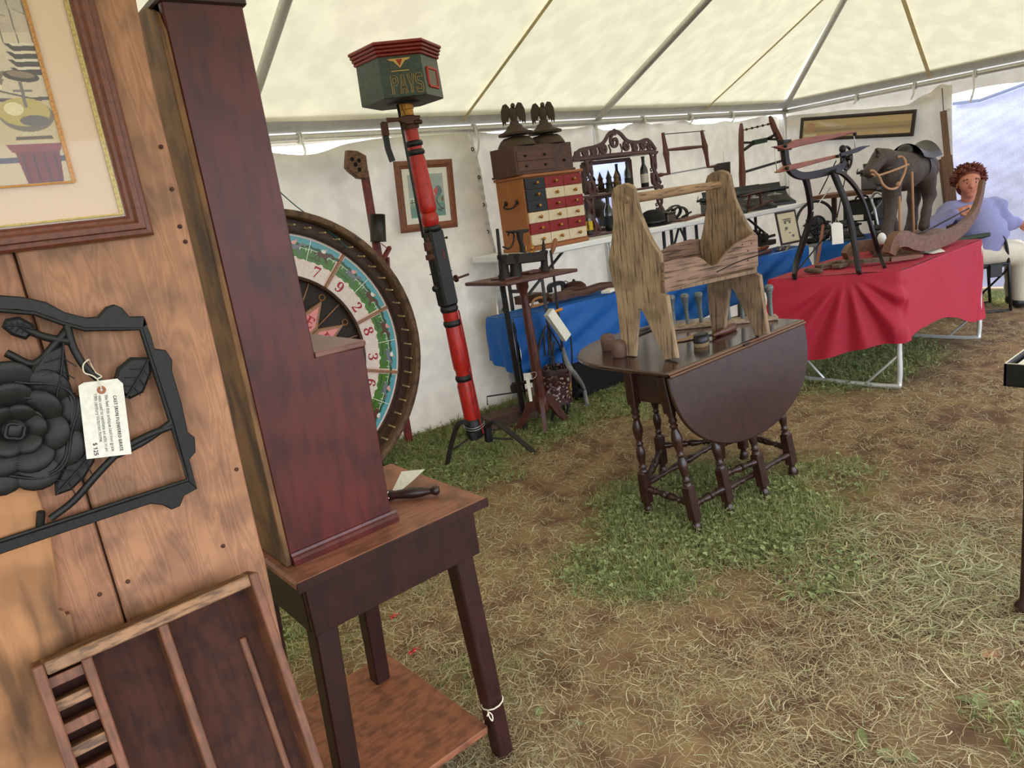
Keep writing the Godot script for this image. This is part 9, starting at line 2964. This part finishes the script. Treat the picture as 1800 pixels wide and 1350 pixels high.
		fr.rod(Vector3(6.86, 0.02, -2.36) + o, Vector3(7.22, 0.02, -1.985) + o, 0.01)
	for q in [[Vector3(7.15, 0.4, -1.985), Vector3(7.27, 0.03, -2.33)], [Vector3(6.84, 0.38, -2.33), Vector3(7.6, 0.05, -2.34)]]:
		fr.rod(q[0], q[1], 0.009)
	putw("frame", fr, M.black, c)
	var gm := mat(Color(0.16, 0.21, 0.14), 0.7, "cloth", Vector3.ONE * 8.0)
	for o in [Vector3.ZERO, Vector3(0.34, 0, -0.26)]:
		var ar := Mb.new()
		ar.bar(Vector3(6.68, 0.695, -2.34) + o, Vector3(6.96, 0.712, -2.085) + o, Vector2(0.05, 0.035), Vector2(0.05, 0.035), 0.008)
		putw("armrest", ar, gm, c)
	var se := Mb.new()
	se.extr([Vector2(6.8, 2.3), Vector2(7.13, 1.98), Vector2(7.47, 2.24), Vector2(7.14, 2.56)], 0.02, Transform3D(Basis(Vector3.RIGHT, -PI / 2), Vector3(0, 0.425, 0)), 0.004)
	putw("seat", se, gm, c)
	var ba := Mb.new()
	ba.frustum([Vector3(6.76, 0.45, -2.36), Vector3(7.1, 0.45, -2.6), Vector3(6.86, 0.92, -2.5), Vector3(7.14, 0.92, -2.66), Vector3(6.74, 0.45, -2.38), Vector3(7.08, 0.45, -2.62), Vector3(6.84, 0.92, -2.52), Vector3(7.12, 0.92, -2.68)], 0.004)
	putw("backrest", ba, gm, c)
	var po := Mb.new()
	po.bar(Vector3(7.03, 0.34, -2.06), Vector3(7.03, 0.45, -2.06), Vector2(0.1, 0.05), Vector2(0.1, 0.05), 0.006, Vector3(0.7, 0, 0.7))
	putw("side_pouch", po, M.black, c)


# ---------------------------------------------------------------- leaves and litter on the ground
func ground_bits() -> void:
	var greens := [mat(Color(0.52, 0.54, 0.34), 0.6, "grain", Vector3.ONE * 12.0), mat(Color(0.43, 0.46, 0.25), 0.6, "grain", Vector3.ONE * 12.0), mat(Color(0.74, 0.55, 0.40), 0.8, "rust", Vector3.ONE * 12.0), mat(Color(0.54, 0.53, 0.40), 0.7, "grain", Vector3.ONE * 12.0)]
	for q in greens:
		two_sided(q)
	var shape := func(l: float, w: float, curl: float) -> Mb:
		var m := Mb.new()
		m.sheet(func(u: float, v: float) -> Vector3:
			var s := (u - 0.5) * l
			var h := w * pow(sin(PI * clampf(u * 0.94 + 0.03, 0, 1)), 0.8)
			var y := (v - 0.5) * h
			return Vector3(s, 0.012 + curl * (y * y * 18.0 + s * s * 4.0) + 0.002 * sin(u * 30.0) * absf(v - 0.5), y), 10, 4)
		m.rod(Vector3(-l / 2.0, 0.012 + curl * l * l, 0), Vector3(-l * 0.75, 0.008, 0.004), 0.0015)
		return m
	var lf := [[Vector3(1.749, 0.000, -1.999), 0.085, 0.045, 0.3, 0, 0.2, "broad green leaf of a low weed in front of the drop-leaf table"], [Vector3(1.778, 0.000, -1.929), 0.08, 0.04, 0.3, 0, 2.4, "second broad leaf of the weed in front of the drop-leaf table"], [Vector3(1.721, 0.000, -1.932), 0.075, 0.04, 0.3, 1, 4.3, "lowest leaf of the weed in front of the drop-leaf table"], [Vector3(1.705, 0.000, -2.029), 0.06, 0.03, 0.3, 1, 3.2, "small side leaf of the weed in front of the drop-leaf table"], [Vector3(2.218, 0.000, -1.936), 0.08, 0.06, 0.4, 0, 1.0, "broad pale green leaf at the near foot of the drop-leaf table"], [Vector3(2.015, 0.000, -1.920), 0.05, 0.025, 0.4, 3, 0.3, "small grey-green leaf in the grass before the drop-leaf table"], [Vector3(1.589, 0.000, -0.736), 0.085, 0.03, 0.8, 1, 0.5, "curled dark green leaf lying on the straw near the frame bottom"], [Vector3(1.579, 0.000, -0.667), 0.06, 0.045, 0.6, 0, 2.0, "pale folded green leaf below the curled dark one"], [Vector3(1.613, 0.000, -0.625), 0.05, 0.03, 0.6, 0, 4.0, "small flat green leaf at the bottom edge beside the folded leaf"], [Vector3(1.923, 0.000, -0.567), 0.08, 0.035, 0.6, 0, 0.0, "green leaf on the straw below the tan dry leaf"], [Vector3(1.912, 0.000, -0.594), 0.06, 0.03, 0.6, 1, 2.2, "narrow green leaf touching the one below the tan dry leaf"], [Vector3(2.159, 0.000, -0.611), 0.075, 0.042, 0.5, 2, 2.9, "dry tan leaf lying alone on the dirt at the right"], [Vector3(2.179, 0.000, -0.781), 0.05, 0.025, 0.5, 3, 0.4, "grey-green leaf at the edge of the pale hay"], [Vector3(2.723, 0.000, -0.868), 0.06, 0.04, 0.4, 3, 1.5, "grey flat leaf on the bare dirt right of the drop-leaf table"], [Vector3(1.107, 0.000, -1.483), 0.04, 0.025, 0.5, 0, 0.8, "small green leaf on the dirt beyond the small table's leg"], [Vector3(1.150, 0.000, -1.355), 0.035, 0.022, 0.5, 0, 2.1, "tiny pale leaf on the dirt beyond the small green leaf"], [Vector3(1.262, 0.000, -2.421), 0.04, 0.022, 0.5, 3, 0.9, "small grey-green leaf on the straw behind the small table"], [Vector3(0.993, 0.000, -2.373), 0.05, 0.025, 0.4, 3, 0.4, "grey-green leaf on the straw beside the small table's rear leg"]]
	for q in lf:
		var o := one("fallen_leaf", q[6], "leaf", shape.call(q[1], q[2], q[3] * 0.6), greens[q[4]], "leaves on the ground")
		o.position = q[0]
		o.rotation = Vector3(0.05 * sin(q[5]), q[5], 0.08)
	for q in [[Vector3(1.097, 0.000, -2.313), "crumpled pink-red wrapper on the straw behind the small table", 0.035], [Vector3(1.022, 0.000, -2.053), "bright pink wrapper with a white end nearer the small table's shelf", 0.045]]:
		var m := Mb.new()
		m.sheet(func(u: float, v: float) -> Vector3: return Vector3((u - 0.5) * q[2], 0.014 + 0.006 * sin(u * 11.0 + v * 5.0), (v - 0.5) * 0.02 + 0.004 * sin(u * 9.0)), 8, 5)
		var o := one("candy_wrapper", q[1], "wrapper", m, two_sided(mat(Color(0.78, 0.10, 0.16), 0.35)), "wrappers on the ground")
		o.position = q[0]
